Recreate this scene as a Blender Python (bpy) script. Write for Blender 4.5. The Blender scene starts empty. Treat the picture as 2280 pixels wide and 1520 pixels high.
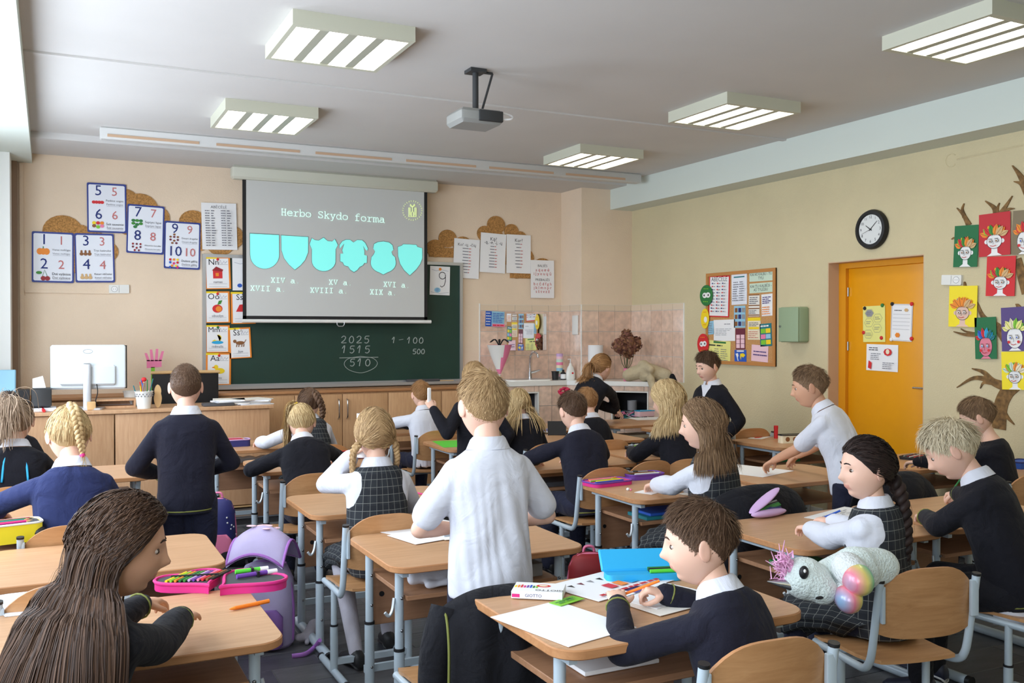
import bpy, math, random
import numpy as np
from mathutils import Vector, Matrix
random.seed(7); rng = np.random.default_rng(7)
sc = bpy.context.scene
COL = sc.collection

# ------------------------------------------------------------------ camera (2280 x 1520 frame)
FPX, CX, CY, HC = 2095.0, 1140.0, 760.0, 1.5
YAW = math.radians(26.2); PIT = math.atan(22 / 2095.0)
cam = bpy.data.cameras.new('camera'); cam_o = bpy.data.objects.new('camera', cam); COL.objects.link(cam_o)
cam_o.location = (0, 0, HC); cam_o.rotation_euler = (math.pi / 2 - PIT, 0, -YAW)
cam.sensor_width = 36; cam.lens = 36 * FPX / 2280; cam.clip_start = .05; cam.clip_end = 200
sc.camera = cam_o
# ------------------------------------------------------------------ world, daylight, exposure
sc.view_settings.view_transform = 'Standard'; sc.view_settings.look = 'None'
sc.view_settings.exposure = 0.0; sc.view_settings.gamma = 1.0; sc.view_settings.use_curve_mapping = False
wd = bpy.data.worlds.new('world'); sc.world = wd; wd.use_nodes = True
wn = wd.node_tree.nodes['Background']; wn.inputs[0].default_value = (.80, .90, 1.0, 1); wn.inputs[1].default_value = 3.0
WX = -0.78                                   # window wall
for wy in (-0.3, 2.0, 4.3, 6.6):             # daylight entering by the four windows
    L = bpy.data.lights.new('window_daylight', 'AREA'); L.shape = 'RECTANGLE'; L.size = 1.7; L.size_y = 1.75
    L.energy = 76; L.color = (.78, .88, 1.0)
    lo = bpy.data.objects.new('window_daylight', L); COL.objects.link(lo)
    lo.location = (WX - .05, wy, 1.8); lo.rotation_euler = (0, -math.pi / 2, 0)

F_ = np.array([math.sin(YAW) * math.cos(PIT), math.cos(YAW) * math.cos(PIT), -math.sin(PIT)])
R_ = np.array([math.cos(YAW), -math.sin(YAW), 0]); U_ = np.cross(R_, F_); C_ = np.array([0, 0, HC])
def ray(x, y): return F_ + R_ * (x - CX) / FPX - U_ * (y - CY) / FPX
def Pz(x, y, z): d = ray(x, y); return C_ + d * (z - HC) / d[2]
def Py(x, y, Y): d = ray(x, y); return C_ + d * Y / d[1]
def Px(x, y, X): d = ray(x, y); return C_ + d * X / d[0]
def A(*p): return np.array(p, float)
def nrm(v): v = np.asarray(v, float); return v / (np.linalg.norm(v) + 1e-12)

# ------------------------------------------------------------------ materials
def lin(c):
    c = [x / 255. for x in c[:3]]
    return tuple([(x / 12.92 if x <= .04045 else ((x + .055) / 1.055) ** 2.4) for x in c]) + (1,)
MATS = {}
def nt(name):
    m = bpy.data.materials.new(name); m.use_nodes = True; MATS[name] = m
    return m, m.node_tree.nodes, m.node_tree.links, m.node_tree.nodes['Principled BSDF']
def mk(name, col, rough=.6, metal=0., var=0., vs=6., bump=0., bs=60., spec=.5, emit=0., stretch=None, trans=0., alpha=1., sheen=0.):
    m, N, Lk, b = nt(name)
    b.inputs['Base Color'].default_value = lin(col); b.inputs['Roughness'].default_value = rough
    b.inputs['Metallic'].default_value = metal; b.inputs['Specular IOR Level'].default_value = spec
    if trans: b.inputs['Transmission Weight'].default_value = trans
    if alpha < 1: b.inputs['Alpha'].default_value = alpha
    if sheen: b.inputs['Sheen Weight'].default_value = sheen; b.inputs['Sheen Roughness'].default_value = .5
    if emit: b.inputs['Emission Color'].default_value = lin(col); b.inputs['Emission Strength'].default_value = emit
    if var or bump:
        tc = N.new('ShaderNodeTexCoord'); mp = N.new('ShaderNodeMapping'); Lk.new(tc.outputs['Object'], mp.inputs[0])
        if stretch: mp.inputs['Scale'].default_value = stretch
    if var:
        n = N.new('ShaderNodeTexNoise'); n.inputs['Scale'].default_value = vs; n.inputs['Detail'].default_value = 4; Lk.new(mp.outputs[0], n.inputs[0])
        r = N.new('ShaderNodeValToRGB'); c = lin(col)
        r.color_ramp.elements[0].position = .3; r.color_ramp.elements[1].position = .7
        r.color_ramp.elements[0].color = tuple([x * (1 - var) for x in c[:3]]) + (1,)
        r.color_ramp.elements[1].color = tuple([min(1, x * (1 + var)) for x in c[:3]]) + (1,)
        Lk.new(n.outputs[0], r.inputs[0]); Lk.new(r.outputs[0], b.inputs['Base Color'])
    if bump:
        n2 = N.new('ShaderNodeTexNoise'); n2.inputs['Scale'].default_value = bs; n2.inputs['Detail'].default_value = 3; Lk.new(mp.outputs[0], n2.inputs[0])
        bm = N.new('ShaderNodeBump'); bm.inputs['Strength'].default_value = bump; bm.inputs['Distance'].default_value = .01
        Lk.new(n2.outputs[0], bm.inputs['Height']); Lk.new(bm.outputs[0], b.inputs['Normal'])
    return m
def wood(name, c1, c2, rough=.38, scale=(1.2, 14, 14)):
    m, N, Lk, b = nt(name)
    tc = N.new('ShaderNodeTexCoord'); mp = N.new('ShaderNodeMapping'); mp.inputs['Scale'].default_value = scale
    Lk.new(tc.outputs['Object'], mp.inputs[0])
    n = N.new('ShaderNodeTexNoise'); n.inputs['Scale'].default_value = 3.5; n.inputs['Detail'].default_value = 7; n.inputs['Roughness'].default_value = .65; n.inputs['Distortion'].default_value = .6
    Lk.new(mp.outputs[0], n.inputs[0])
    r = N.new('ShaderNodeValToRGB'); r.color_ramp.elements[0].position = .33; r.color_ramp.elements[1].position = .68
    r.color_ramp.elements[0].color = lin(c1); r.color_ramp.elements[1].color = lin(c2)
    Lk.new(n.outputs[0], r.inputs[0]); Lk.new(r.outputs[0], b.inputs['Base Color'])
    b.inputs['Roughness'].default_value = rough; b.inputs['Specular IOR Level'].default_value = .45
    return m
wood('desk_wood', (184, 140, 102), (203, 160, 122)); wood('shelf_wood', (150, 108, 78), (168, 124, 92), .5)
wood('panel_wood', (148, 106, 78), (165, 122, 92), .5)
wood('chair_wood', (176, 128, 84), (198, 150, 104), .35); wood('cabinet_wood', (196, 150, 108), (214, 170, 126), .45, (14, 14, 1.2))
wood('teacher_wood', (190, 146, 108), (208, 166, 128), .45, (14, 14, 1.2)); wood('edge_wood', (170, 118, 76), (188, 136, 92), .5)
mk('wall_peach', (232, 211, 187), .9, var=.03, vs=3, bump=.25, bs=90); mk('wall_cream', (209, 196, 160), .9, var=.03, vs=3, bump=.35, bs=90)
mk('ceiling_white', (208, 206, 204), .9, var=.02, vs=2, bump=.05, bs=40); mk('beam_white', (214, 222, 214), .85)
mk('white_paint', (232, 232, 228), .6); mk('pier_white', (240, 242, 240), .8); mk('pier_shade_brown', (150, 125, 105), .7)
mk('grout', (214, 208, 200), .95); mk('floor_grout', (128, 126, 124), .9)
for i, c in enumerate([(84, 84, 88), (78, 79, 84), (92, 91, 93), (74, 74, 79)]): mk('slate%d' % i, c, .36, var=.22, vs=5, bump=.12, bs=14, stretch=(1, 3, 1))
for i, c in enumerate([(224, 194, 174), (219, 188, 168), (228, 200, 181)]): mk('pink_tile%d' % i, c, .25, var=.16, vs=16, spec=.5)
mk('border_tile', (224, 204, 180), .25); mk('podium', (70, 68, 70), .5, var=.15, vs=6); mk('alu', (190, 192, 196), .35, .7)
mk('chalkboard', (22, 56, 46), .55, var=.10, vs=3); mk('chalk', (196, 206, 200), .9, spec=0, alpha=.55)
mk('steel_paint', (188, 202, 212), .32, .1); mk('black_plastic', (24, 24, 26), .45); mk('chrome', (205, 208, 212), .16, 1.); mk('bolt', (140, 142, 146), .3, 1)
mk('hook_grey', (190, 196, 200), .4, .3)
mk('door_orange', (232, 158, 14), .32, var=.05, vs=2); mk('door_frame', (224, 150, 22), .35); mk('reveal', (206, 176, 146), .9)
mk('screen_cloth', (205, 206, 204), .9); mk('screen_case', (206, 206, 192), .5); mk('slide_cyan', (132, 240, 232), .9, emit=.42); mk('slide_text', (214, 246, 236), .9, emit=.45); mk('slide_yellow', (226, 240, 176), .9, emit=.35); mk('slide_grey', (120, 150, 150), .9)  # slide cyan, text and yellow glow, standing in for the projector's light
mk('fixture', (200, 200, 182), .5); mk('fixture_in', (176, 176, 160), .4)
mk('tube_light', (255, 250, 240), .5, emit=15.)
mk('projector', (150, 152, 150), .5); mk('projector_dark', (52, 54, 56), .5); mk('slot_tan', (200, 168, 140), .7); mk('rail_white', (206, 206, 204), .6)
mk('paper', (240, 240, 242), .8); mk('paper_warm', (238, 234, 226), .8); mk('print_black', (38, 38, 46), .8); mk('print_grey', (120, 120, 130), .8); mk('print_red', (190, 40, 46), .8)
mk('print_blue', (36, 52, 120), .8); mk('poster_blue', (44, 62, 140), .5); mk('poster_face', (234, 238, 248), .5); mk('print_lightred', (200, 120, 120), .8)
mk('cork', (176, 128, 72), .9, var=.40, vs=90, bump=.4, bs=120); mk('cork_board', (196, 146, 92), .9, var=.16, vs=90); mk('cork_frame', (190, 130, 70), .6)
for n, c in dict(orange=(240, 140, 40), red=(214, 40, 46), darkred=(150, 30, 40), green=(40, 120, 60), leafgreen=(60, 140, 50), lime=(130, 200, 50), yellow=(246, 214, 30), blue=(40, 90, 190), skyblue=(40, 170, 224), lightblue=(150, 200, 226), purple=(110, 60, 160), magenta=(216, 40, 130), pink=(238, 130, 170), lilac=(206, 170, 216), palepink=(240, 200, 210), brown=(140, 90, 50), tan=(214, 176, 124), maroon=(110, 40, 60), teal=(30, 120, 130), navy=(40, 44, 110), white=(240, 240, 240), cream=(238, 226, 196), black=(22, 22, 26), grey=(150, 150, 154), darkgrey=(74, 74, 78), mint=(206, 226, 206), paleyellow=(236, 232, 140), violetpaper=(88, 70, 130), artred=(196, 40, 50), artgreen=(24, 110, 64), artbrown=(130, 116, 90), artyellow=(248, 226, 40), flesh=(232, 196, 178), artpink=(226, 130, 150), boxgreen=(150, 170, 138), orange_pen=(250, 130, 30), neon=(90, 210, 60)).items():
    mk(n, c, .55)
mk('branch', (122, 92, 54), .85, var=.5, vs=30); mk('mirror', (235, 238, 240), .02, 1.); mk('ceramic', (238, 238, 234), .25); mk('monitor_back', (214, 222, 228), .4); mk('glass_face', (225, 228, 228), .2)
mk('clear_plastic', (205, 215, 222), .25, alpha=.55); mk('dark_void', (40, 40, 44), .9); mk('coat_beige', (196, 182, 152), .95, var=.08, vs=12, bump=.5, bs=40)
mk('dried', (116, 74, 62), .9, var=.4, vs=60); mk('dried2', (136, 96, 70), .9, var=.4, vs=60); mk('rose', (196, 40, 80), .7, var=.2, vs=40); mk('stem', (70, 84, 50), .8)
mk('bag_lilac', (188, 176, 214), .7, var=.12, vs=5, bump=.1, bs=200); mk('bag_violet', (136, 96, 168), .7); mk('bag_trim', (172, 112, 196), .6); mk('plush', (220, 232, 228), .95, var=.08, vs=9, bump=.8, bs=130, sheen=.4); mk('plush_white', (228, 232, 232), .95, bump=.8, bs=130); mk('mane', (236, 180, 216), .95)
mk('felt_grey', (66, 66, 70), .95)
# garments
def cloth(name, col, wr=.5, fine=.25, sheen=.04):
    m, N, Lk, b = nt(name)
    b.inputs['Base Color'].default_value = lin(col); b.inputs['Roughness'].default_value = .9; b.inputs['Specular IOR Level'].default_value = .2
    b.inputs['Sheen Weight'].default_value = sheen
    tc = N.new('ShaderNodeTexCoord')
    n1 = N.new('ShaderNodeTexNoise'); n1.inputs['Scale'].default_value = 9; n1.inputs['Detail'].default_value = 3; n1.inputs['Distortion'].default_value = 1.2; Lk.new(tc.outputs['Object'], n1.inputs[0])
    n2 = N.new('ShaderNodeTexNoise'); n2.inputs['Scale'].default_value = 260; Lk.new(tc.outputs['Object'], n2.inputs[0])
    b1 = N.new('ShaderNodeBump'); b1.inputs['Strength'].default_value = wr; b1.inputs['Distance'].default_value = .03; Lk.new(n1.outputs[0], b1.inputs['Height'])
    b2 = N.new('ShaderNodeBump'); b2.inputs['Strength'].default_value = fine; b2.inputs['Distance'].default_value = .004; Lk.new(n2.outputs[0], b2.inputs['Height']); Lk.new(b1.outputs[0], b2.inputs['Normal'])
    Lk.new(b2.outputs[0], b.inputs['Normal']); return m
cloth('knit_black', (27, 27, 34)); cloth('knit_navy', (31, 31, 44)); cloth('knit_blue', (42, 50, 90)); cloth('white_cotton', (214, 216, 226), .3, .1); cloth('trousers_navy', (38, 40, 58), .9); cloth('trousers_black', (30, 30, 36), .8); cloth('tights_dark', (36, 36, 48), .2); cloth('tights_grey', (176, 172, 182), .3); cloth('coat_black', (26, 26, 31), .7)
mk('hem_olive', (120, 124, 60), .8); mk('shoe_dark', (34, 38, 58), .5); mk('shoe_white', (222, 224, 228), .5); mk('shoe_black', (28, 28, 30), .5)
def plaid(name):
    m, N, Lk, b = nt(name)
    uv = N.new('ShaderNodeUVMap'); uv.uv_map = 'plaid'; sp = N.new('ShaderNodeSeparateXYZ'); Lk.new(uv.outputs[0], sp.inputs[0])
    def line(o, per, w, off):
        a = N.new('ShaderNodeMath'); a.operation = 'MULTIPLY_ADD'; a.inputs[1].default_value = 1 / per; a.inputs[2].default_value = off; Lk.new(o, a.inputs[0])
        f = N.new('ShaderNodeMath'); f.operation = 'FRACT'; Lk.new(a.outputs[0], f.inputs[0])
        l = N.new('ShaderNodeMath'); l.operation = 'LESS_THAN'; l.inputs[1].default_value = w; Lk.new(f.outputs[0], l.inputs[0]); return l.outputs[0]
    def mx(a, c):
        q = N.new('ShaderNodeMath'); q.operation = 'MAXIMUM'; Lk.new(a, q.inputs[0]); Lk.new(c, q.inputs[1]); return q.outputs[0]
    l1 = mx(line(sp.outputs[0], .034, .05, .2), line(sp.outputs[1], .034, .05, .3))
    l2 = mx(line(sp.outputs[0], .068, .30, .6), line(sp.outputs[1], .068, .30, .1))
    m1 = N.new('ShaderNodeMix'); m1.data_type = 'RGBA'; m1.inputs[6].default_value = lin((36, 40, 46)); m1.inputs[7].default_value = lin((28, 31, 38)); Lk.new(l2, m1.inputs[0])
    m2 = N.new('ShaderNodeMix'); m2.data_type = 'RGBA'; m2.inputs[7].default_value = lin((124, 126, 122)); Lk.new(l1, m2.inputs[0]); Lk.new(m1.outputs[2], m2.inputs[6])
    Lk.new(m2.outputs[2], b.inputs['Base Color']); b.inputs['Roughness'].default_value = .9; return m
plaid('plaid_cloth')
def skin(name, col):
    m, N, Lk, b = nt(name)
    at = N.new('ShaderNodeAttribute'); at.attribute_name = 'lip'
    mx = N.new('ShaderNodeMix'); mx.data_type = 'RGBA'; mx.inputs[6].default_value = lin(col); mx.inputs[7].default_value = lin((190, 96, 92)); Lk.new(at.outputs['Fac'], mx.inputs[0])
    Lk.new(mx.outputs[2], b.inputs['Base Color']); b.inputs['Roughness'].default_value = .55; b.inputs['Subsurface Weight'].default_value = .12; b.inputs['Subsurface Radius'].default_value = (.02, .008, .005); b.inputs['Subsurface Scale'].default_value = .3
    return m
skin('skin_fair', (230, 186, 164)); skin('skin_warm', (206, 156, 126)); mk('eye_white', (196, 182, 174), .4); mk('iris', (70, 50, 36), .2)
def hairm(name, c1, c2):
    m, N, Lk, b = nt(name)
    at = N.new('ShaderNodeAttribute'); at.attribute_name = 'rnd'
    r = N.new('ShaderNodeValToRGB'); r.color_ramp.elements[0].color = lin(c1); r.color_ramp.elements[1].color = lin(c2); Lk.new(at.outputs['Fac'], r.inputs[0])
    Lk.new(r.outputs[0], b.inputs['Base Color']); b.inputs['Roughness'].default_value = .55; b.inputs['Specular IOR Level'].default_value = .22; return m
hairm('hair_dark', (44, 30, 23), (84, 60, 44)); hairm('hair_vdark', (30, 23, 22), (56, 42, 38)); hairm('hair_brown', (74, 54, 42), (112, 86, 66)); hairm('hair_lightbrown', (104, 80, 60), (156, 126, 96)); hairm('hair_sandy', (140, 110, 76), (196, 164, 120)); hairm('hair_blond', (168, 138, 96), (226, 200, 152)); hairm('hair_paleblond', (186, 170, 140), (236, 224, 196)); hairm('hair_ginger', (136, 96, 60), (186, 142, 96)); hairm('hair_ashen', (128, 106, 88), (192, 168, 144))

# ------------------------------------------------------------------ mesh building
def put(o, parent=None, label=None, cat=None, group=None, kind=None):
    if label: o['label'] = label
    if cat: o['category'] = cat
    if group: o['group'] = group
    if kind: o['kind'] = kind
    if parent is not None: o.parent = parent
    return o
def thing(name, label, cat, loc=(0, 0, 0), rz=0., group=None, kind=None):
    o = bpy.data.objects.new(name, None); COL.objects.link(o); o.empty_display_size = .05
    o.location = loc; o.rotation_euler = (0, 0, rz); return put(o, None, label, cat, group, kind)
def copytree(o, parent=None):
    c = o.copy(); COL.objects.link(c); c.parent = parent
    for ch in list(o.children): copytree(ch, c)
    return c
class MB:
    def __init__(s, mat='white'): s.v = []; s.f = []; s.m = []; s.n = 0; s.mat = mat; s.T = None
    def add(s, V, Fc, mat=None):
        V = np.asarray(V, float)
        if s.T is not None: V = V @ s.T[:3, :3].T + s.T[:3, 3]
        s.v.append(V); s.f += [tuple(int(i) + s.n for i in f) for f in Fc]; s.m += [mat or s.mat] * len(Fc); s.n += len(V); return s
    def box(s, a, b, mat=None, bev=0.):
        x0, y0, z0 = [min(p, q) for p, q in zip(a, b)]; x1, y1, z1 = [max(p, q) for p, q in zip(a, b)]
        if bev <= 0:
            V = [(x, y, z) for z in (z0, z1) for y in (y0, y1) for x in (x0, x1)]
            return s.add(V, [(0, 2, 3, 1), (4, 5, 7, 6), (0, 1, 5, 4), (2, 6, 7, 3), (0, 4, 6, 2), (1, 3, 7, 5)], mat)
        e = min(bev, (x1 - x0) / 2.01, (y1 - y0) / 2.01, (z1 - z0) / 2.01)
        P = []
        for q in range(4):
            cx = x1 - e if q in (0, 3) else x0 + e; cy = y1 - e if q in (0, 1) else y0 + e
            for k in range(3):
                an = math.pi / 2 * q + k * math.pi / 4; P.append((cx, cy, math.cos(an), math.sin(an)))
        V = []; n = len(P)
        for z, r in ((z0, 0), (z0 + e, 1), (z1 - e, 1), (z1, 0)): V += [(cx + e * r * c, cy + e * r * sn, z) for cx, cy, c, sn in P]
        Fc = [tuple(range(n - 1, -1, -1)), tuple(range(3 * n, 4 * n))]
        for k in range(3): Fc += [(k * n + i, k * n + (i + 1) % n, (k + 1) * n + (i + 1) % n, (k + 1) * n + i) for i in range(n)]
        return s.add(V, Fc, mat)
    def obox(s, c, ex, ey, ez, sx, sy, sz, mat=None, bev=0.):
        T = s.T; M = np.eye(4); M[:3, 0] = ex; M[:3, 1] = ey; M[:3, 2] = ez; M[:3, 3] = c
        s.T = M if T is None else T @ M; s.box((-sx / 2, -sy / 2, -sz / 2), (sx / 2, sy / 2, sz / 2), mat, bev); s.T = T; return s
    def tube(s, pts, r, n=10, mat=None, cap=True, closed=False):
        P = np.asarray(pts, float); K = len(P); rr = np.full(K, r, float) if np.isscalar(r) else np.asarray(r, float)
        T = np.gradient(P, axis=0) if not closed else np.roll(P, -1, 0) - np.roll(P, 1, 0)
        T /= np.linalg.norm(T, axis=1)[:, None] + 1e-12
        up = A(0, 0, 1) if abs(T[0][2]) < .9 else A(1, 0, 0)
        a = np.arange(n) * 2 * math.pi / n; V = []; nv = None
        for i in range(K):
            if nv is None: nv = nrm(np.cross(T[i], up))
            else: nv = nrm(nv - T[i] * (nv @ T[i]))
            b = np.cross(T[i], nv); V.append(P[i] + rr[i] * (np.cos(a)[:, None] * nv + np.sin(a)[:, None] * b))
        V = np.concatenate(V); Fc = []
        for i in range(K if closed else K - 1):
            j = (i + 1) % K
            Fc += [(i * n + k, i * n + (k + 1) % n, j * n + (k + 1) % n, j * n + k) for k in range(n)]
        if cap and not closed: Fc += [tuple(range(n - 1, -1, -1)), tuple((K - 1) * n + k for k in range(n))]
        return s.add(V, Fc, mat)
    def cyl(s, a, b, r, n=14, mat=None, r2=None):
        return s.tube([a, b], [r, r if r2 is None else r2], n, mat)
    def lathe(s, c, prof, n=20, mat=None, ax=None):   # prof (r, z)
        a = np.arange(n) * 2 * math.pi / n; V = []
        M = np.eye(3) if ax is None else basis(ax)
        for r, z in prof: V.append(np.stack([r * np.cos(a), r * np.sin(a), np.full(n, z)], 1))
        V = np.concatenate(V) @ M.T + np.asarray(c, float); K = len(prof); Fc = []
        for i in range(K - 1): Fc += [(i * n + k, i * n + (k + 1) % n, (i + 1) * n + (k + 1) % n, (i + 1) * n + k) for k in range(n)]
        if prof[0][0] > 1e-6: Fc.append(tuple(range(n - 1, -1, -1)))
        if prof[-1][0] > 1e-6: Fc.append(tuple((K - 1) * n + k for k in range(n)))
        return s.add(V, Fc, mat)
    def ell(s, c, r, n=14, mat=None, M=None):
        k = max(6, n // 2 + 1); th = np.linspace(0, math.pi, k + 1); ph = np.arange(n) * 2 * math.pi / n
        V = [(0, 0, -1)]; 
        for t in th[1:-1]: V += [(math.sin(t) * math.cos(p), math.sin(t) * math.sin(p), -math.cos(t)) for p in ph]
        V.append((0, 0, 1)); V = np.array(V) * np.asarray(r, float)
        if M is not None: V = V @ np.asarray(M).T
        V = V + np.asarray(c, float); Fc = []; R = k - 1
        for i in range(n): Fc.append((0, 1 + (i + 1) % n, 1 + i)); Fc.append((len(V) - 1, 1 + (R - 1) * n + i, 1 + (R - 1) * n + (i + 1) % n))
        for j in range(R - 1): Fc += [(1 + j * n + i, 1 + j * n + (i + 1) % n, 1 + (j + 1) * n + (i + 1) % n, 1 + (j + 1) * n + i) for i in range(n)]
        return s.add(V, Fc, mat)
    def prism(s, poly, n0, n1, fr=None, mat=None):     # poly 2-D in frame (o, ex, ey, ez); extruded n0..n1 along ez
        o, ex, ey, ez = fr if fr is not None else (A(0, 0, 0), A(1, 0, 0), A(0, 1, 0), A(0, 0, 1))
        K = len(poly); ar = sum(poly[i][0] * poly[(i + 1) % K][1] - poly[(i + 1) % K][0] * poly[i][1] for i in range(K))
        if ar < 0: poly = poly[::-1]
        V = [o + ex * p[0] + ey * p[1] + ez * n for n in (n0, n1) for p in poly]
        return s.add(V, [tuple(range(K - 1, -1, -1)), tuple(range(K, 2 * K))] + [(i, (i + 1) % K, K + (i + 1) % K, K + i) for i in range(K)], mat)
    def build(s, name, parent=None, smooth=35, base=False, **kw):
        V = np.concatenate(s.v) if s.v else np.zeros((0, 3)); off = np.zeros(3)
        if base: off = A((V[:, 0].min() + V[:, 0].max()) / 2, (V[:, 1].min() + V[:, 1].max()) / 2, V[:, 2].min())
        keys = list(dict.fromkeys(s.m))
        o = mesh_obj(name, V - off, s.f, [keys.index(k) for k in s.m], keys, smooth)
        o.location = off; return put(o, parent, **kw)
def mesh_obj(name, V, Fc, mi, keys, smooth=35):
    me = bpy.data.meshes.new(name)
    if isinstance(Fc, np.ndarray):
        n = len(Fc); me.vertices.add(len(V)); me.vertices.foreach_set('co', np.ascontiguousarray(V, dtype=np.float32).ravel()); w = Fc.shape[1]
        me.loops.add(n * w); me.loops.foreach_set('vertex_index', Fc.astype(np.int32).ravel()); me.polygons.add(n)
        me.polygons.foreach_set('loop_start', np.arange(n, dtype=np.int32) * w); me.update(calc_edges=True)
    else:
        me.from_pydata([tuple(v) for v in V], [], Fc); me.update()
    for k in keys: me.materials.append(MATS[k])
    if mi is not None and len(keys) > 1: me.polygons.foreach_set('material_index', np.asarray(mi, dtype=np.int32))
    if smooth:
        me.polygons.foreach_set('use_smooth', np.ones(len(me.polygons), dtype=bool))
        if smooth < 180: me.set_sharp_from_angle(angle=math.radians(smooth))
    o = bpy.data.objects.new(name, me); COL.objects.link(o); return o
def basis(z, x=None):
    z = nrm(z); x = A(1, 0, 0) if x is None else np.asarray(x, float)
    if abs(nrm(x) @ z) > .95: x = A(0, 1, 0)
    x = nrm(x - z * (x @ z)); return np.stack([x, np.cross(z, x), z], 1)
def rrect(x0, y0, x1, y1, r, k=5):
    P = []
    for q, (cx, cy) in enumerate(((x1 - r, y1 - r), (x0 + r, y1 - r), (x0 + r, y0 + r), (x1 - r, y0 + r))):
        for i in range(k + 1):
            a = math.pi / 2 * (q + i / k); P.append((cx + r * math.cos(a), cy + r * math.sin(a)))
    return P
def bez(pts, n=8):     # Catmull-Rom through the points
    P = np.asarray(pts, float); P = np.vstack([2 * P[0] - P[1], P, 2 * P[-1] - P[-2]]); out = []
    for i in range(1, len(P) - 2):
        for t in np.arange(n) / n:
            a, b, c, d = P[i - 1:i + 3]; out.append(.5 * (2 * b + (c - a) * t + (2 * a - 5 * b + 4 * c - d) * t * t + (3 * b - a - 3 * c + d) * t ** 3))
    out.append(P[-2]); return np.array(out)
_tx = {}; TMP = bpy.data.scenes.new('scratch')      # scratch scene, removed at the end
def text2d(st, sp=1.0):                       # unit-size flat lettering, centred: (verts, faces, width)
    if (st, sp) not in _tx:
        cu = bpy.data.curves.new('t', 'FONT'); cu.body = st; cu.align_x = 'CENTER'; cu.align_y = 'CENTER'; cu.resolution_u = 2; cu.space_character = sp; cu.size = 1
        ob = bpy.data.objects.new('t', cu); TMP.collection.objects.link(ob)
        with bpy.context.temp_override(scene=TMP, view_layer=TMP.view_layers[0]): dgt = bpy.context.evaluated_depsgraph_get(); dgt.update(); ev = ob.evaluated_get(dgt); me = ev.to_mesh()
        V = np.array([v.co[:2] for v in me.vertices]).reshape(-1, 2); Fc = [tuple(p.vertices) for p in me.polygons]; ev.to_mesh_clear()
        bpy.data.objects.remove(ob); bpy.data.curves.remove(cu); _tx[(st, sp)] = (V, Fc)
    return _tx[(st, sp)]
class Sheet:
    """flat thing on a plane: origin TL, u right, v down, in metres"""
    def __init__(s, name, label, cat, plane, tl, tr, bl, mat='paper', off=.004, th=.0015, group=None, part=None, kind=None, rr=0.):
        # plane: ('Y', Y) front wall, ('X', X) right wall, ('Z', z) a table top, or None when tl, tr, bl are points
        f = {'Y': Py, 'X': Px, 'Z': Pz}
        tl, tr, bl = [np.asarray(p, float) if plane is None else f[plane[0]](p[0], p[1], plane[1]) for p in (tl, tr, bl)]
        s.eu = nrm(tr - tl); s.w = np.linalg.norm(tr - tl); ev = bl - tl; s.n = nrm(np.cross(ev, s.eu)); s.ev = nrm(np.cross(s.eu, s.n)); s.h = abs(ev @ s.ev)
        if plane is not None and plane[0] == 'Y' and s.n[1] > 0 or plane is not None and plane[0] == 'X' and s.n[0] > 0 or plane is not None and plane[0] == 'Z' and s.n[2] < 0: s.n = -s.n
        s.o = tl + s.n * off; s.lay = th; s.pr = MB()
        base = s.o + s.eu * s.w / 2 + s.ev * s.h * (1 if abs(s.n[2]) < .5 else .5)
        if part is None: s.root = thing(name, label, cat, tuple(base), 0, group, kind); s.base = base
        else: s.root = part[0]; s.base = part[1]
        m = MB(mat); fr = (s.o - s.base, s.eu, s.ev, s.n)
        m.prism(rrect(0, 0, s.w, s.h, rr, 3) if rr else [(0, 0), (s.w, 0), (s.w, s.h), (0, s.h)], 0, th, fr)
        s.sheet = m.build('paper' if part is None else name, s.root, 30)
    def P(s, u, v): return s.o - s.base + s.eu * (u * s.w) + s.ev * (v * s.h) + s.n * s.lay
    def nx(s): s.lay += .0004
    def poly(s, pts, mat):
        s.nx(); V = [s.P(u, v) for u, v in pts]; s.pr.add(V, [tuple(range(len(V)))], mat); return s
    def rect(s, u0, v0, u1, v1, mat): return s.poly([(u0, v0), (u1, v0), (u1, v1), (u0, v1)], mat)
    def ell(s, u, v, ru, rv, mat, n=18): return s.poly([(u + ru * math.cos(2 * math.pi * i / n), v + rv * math.sin(2 * math.pi * i / n)) for i in range(n)], mat)
    def stroke(s, pts, w, mat, cl=False):
        s.nx(); P = [s.P(*p) for p in pts]; K = len(P)
        if cl: P.append(P[0]); K += 1
        L, Rr = [], []
        for i in range(K):
            t = nrm(P[min(i + 1, K - 1)] - P[max(i - 1, 0)]) if not (cl and i in (0, K - 1)) else nrm(P[1] - P[-2]); b = np.cross(s.n, t)
            L.append(P[i] + b * w / 2); Rr.append(P[i] - b * w / 2)
        s.pr.add(L + Rr, [(i, i + 1, K + i + 1, K + i) for i in range(K - 1)], mat); return s
    def text(s, st, u, v, size, mat, sp=1.0, maxw=None, rot=0.):
        V, Fc = text2d(st, sp)
        if not len(V): return s
        s.nx(); k = size
        if maxw and (V[:, 0].max() - V[:, 0].min()) * k > maxw * s.w: k = maxw * s.w / (V[:, 0].max() - V[:, 0].min())
        o = s.P(u, v); c, sn = math.cos(rot), math.sin(rot)
        s.pr.add([o + s.eu * (x * c - y * sn) * k - s.ev * (x * sn + y * c) * k for x, y in V], Fc, mat); return s
    def bars(s, u0, v0, u1, v1, rows, mat, fill=.45, jag=.35, words=3):
        for r in range(rows):
            vv = v0 + (v1 - v0) * (r + .5) / rows; hh = (v1 - v0) / rows * fill / 2; u = u0; e = u1 - random.random() * jag * (u1 - u0)
            while u < e:
                w = (u1 - u0) / words * (.5 + random.random() * .7); s.rect(u, vv - hh, min(u + w * .85, e + .01), vv + hh, mat); u += w
        return s
    def done(s, name='print'):
        if s.pr.f: s.pr.build(name, s.root, 0)
        return s.root
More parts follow.
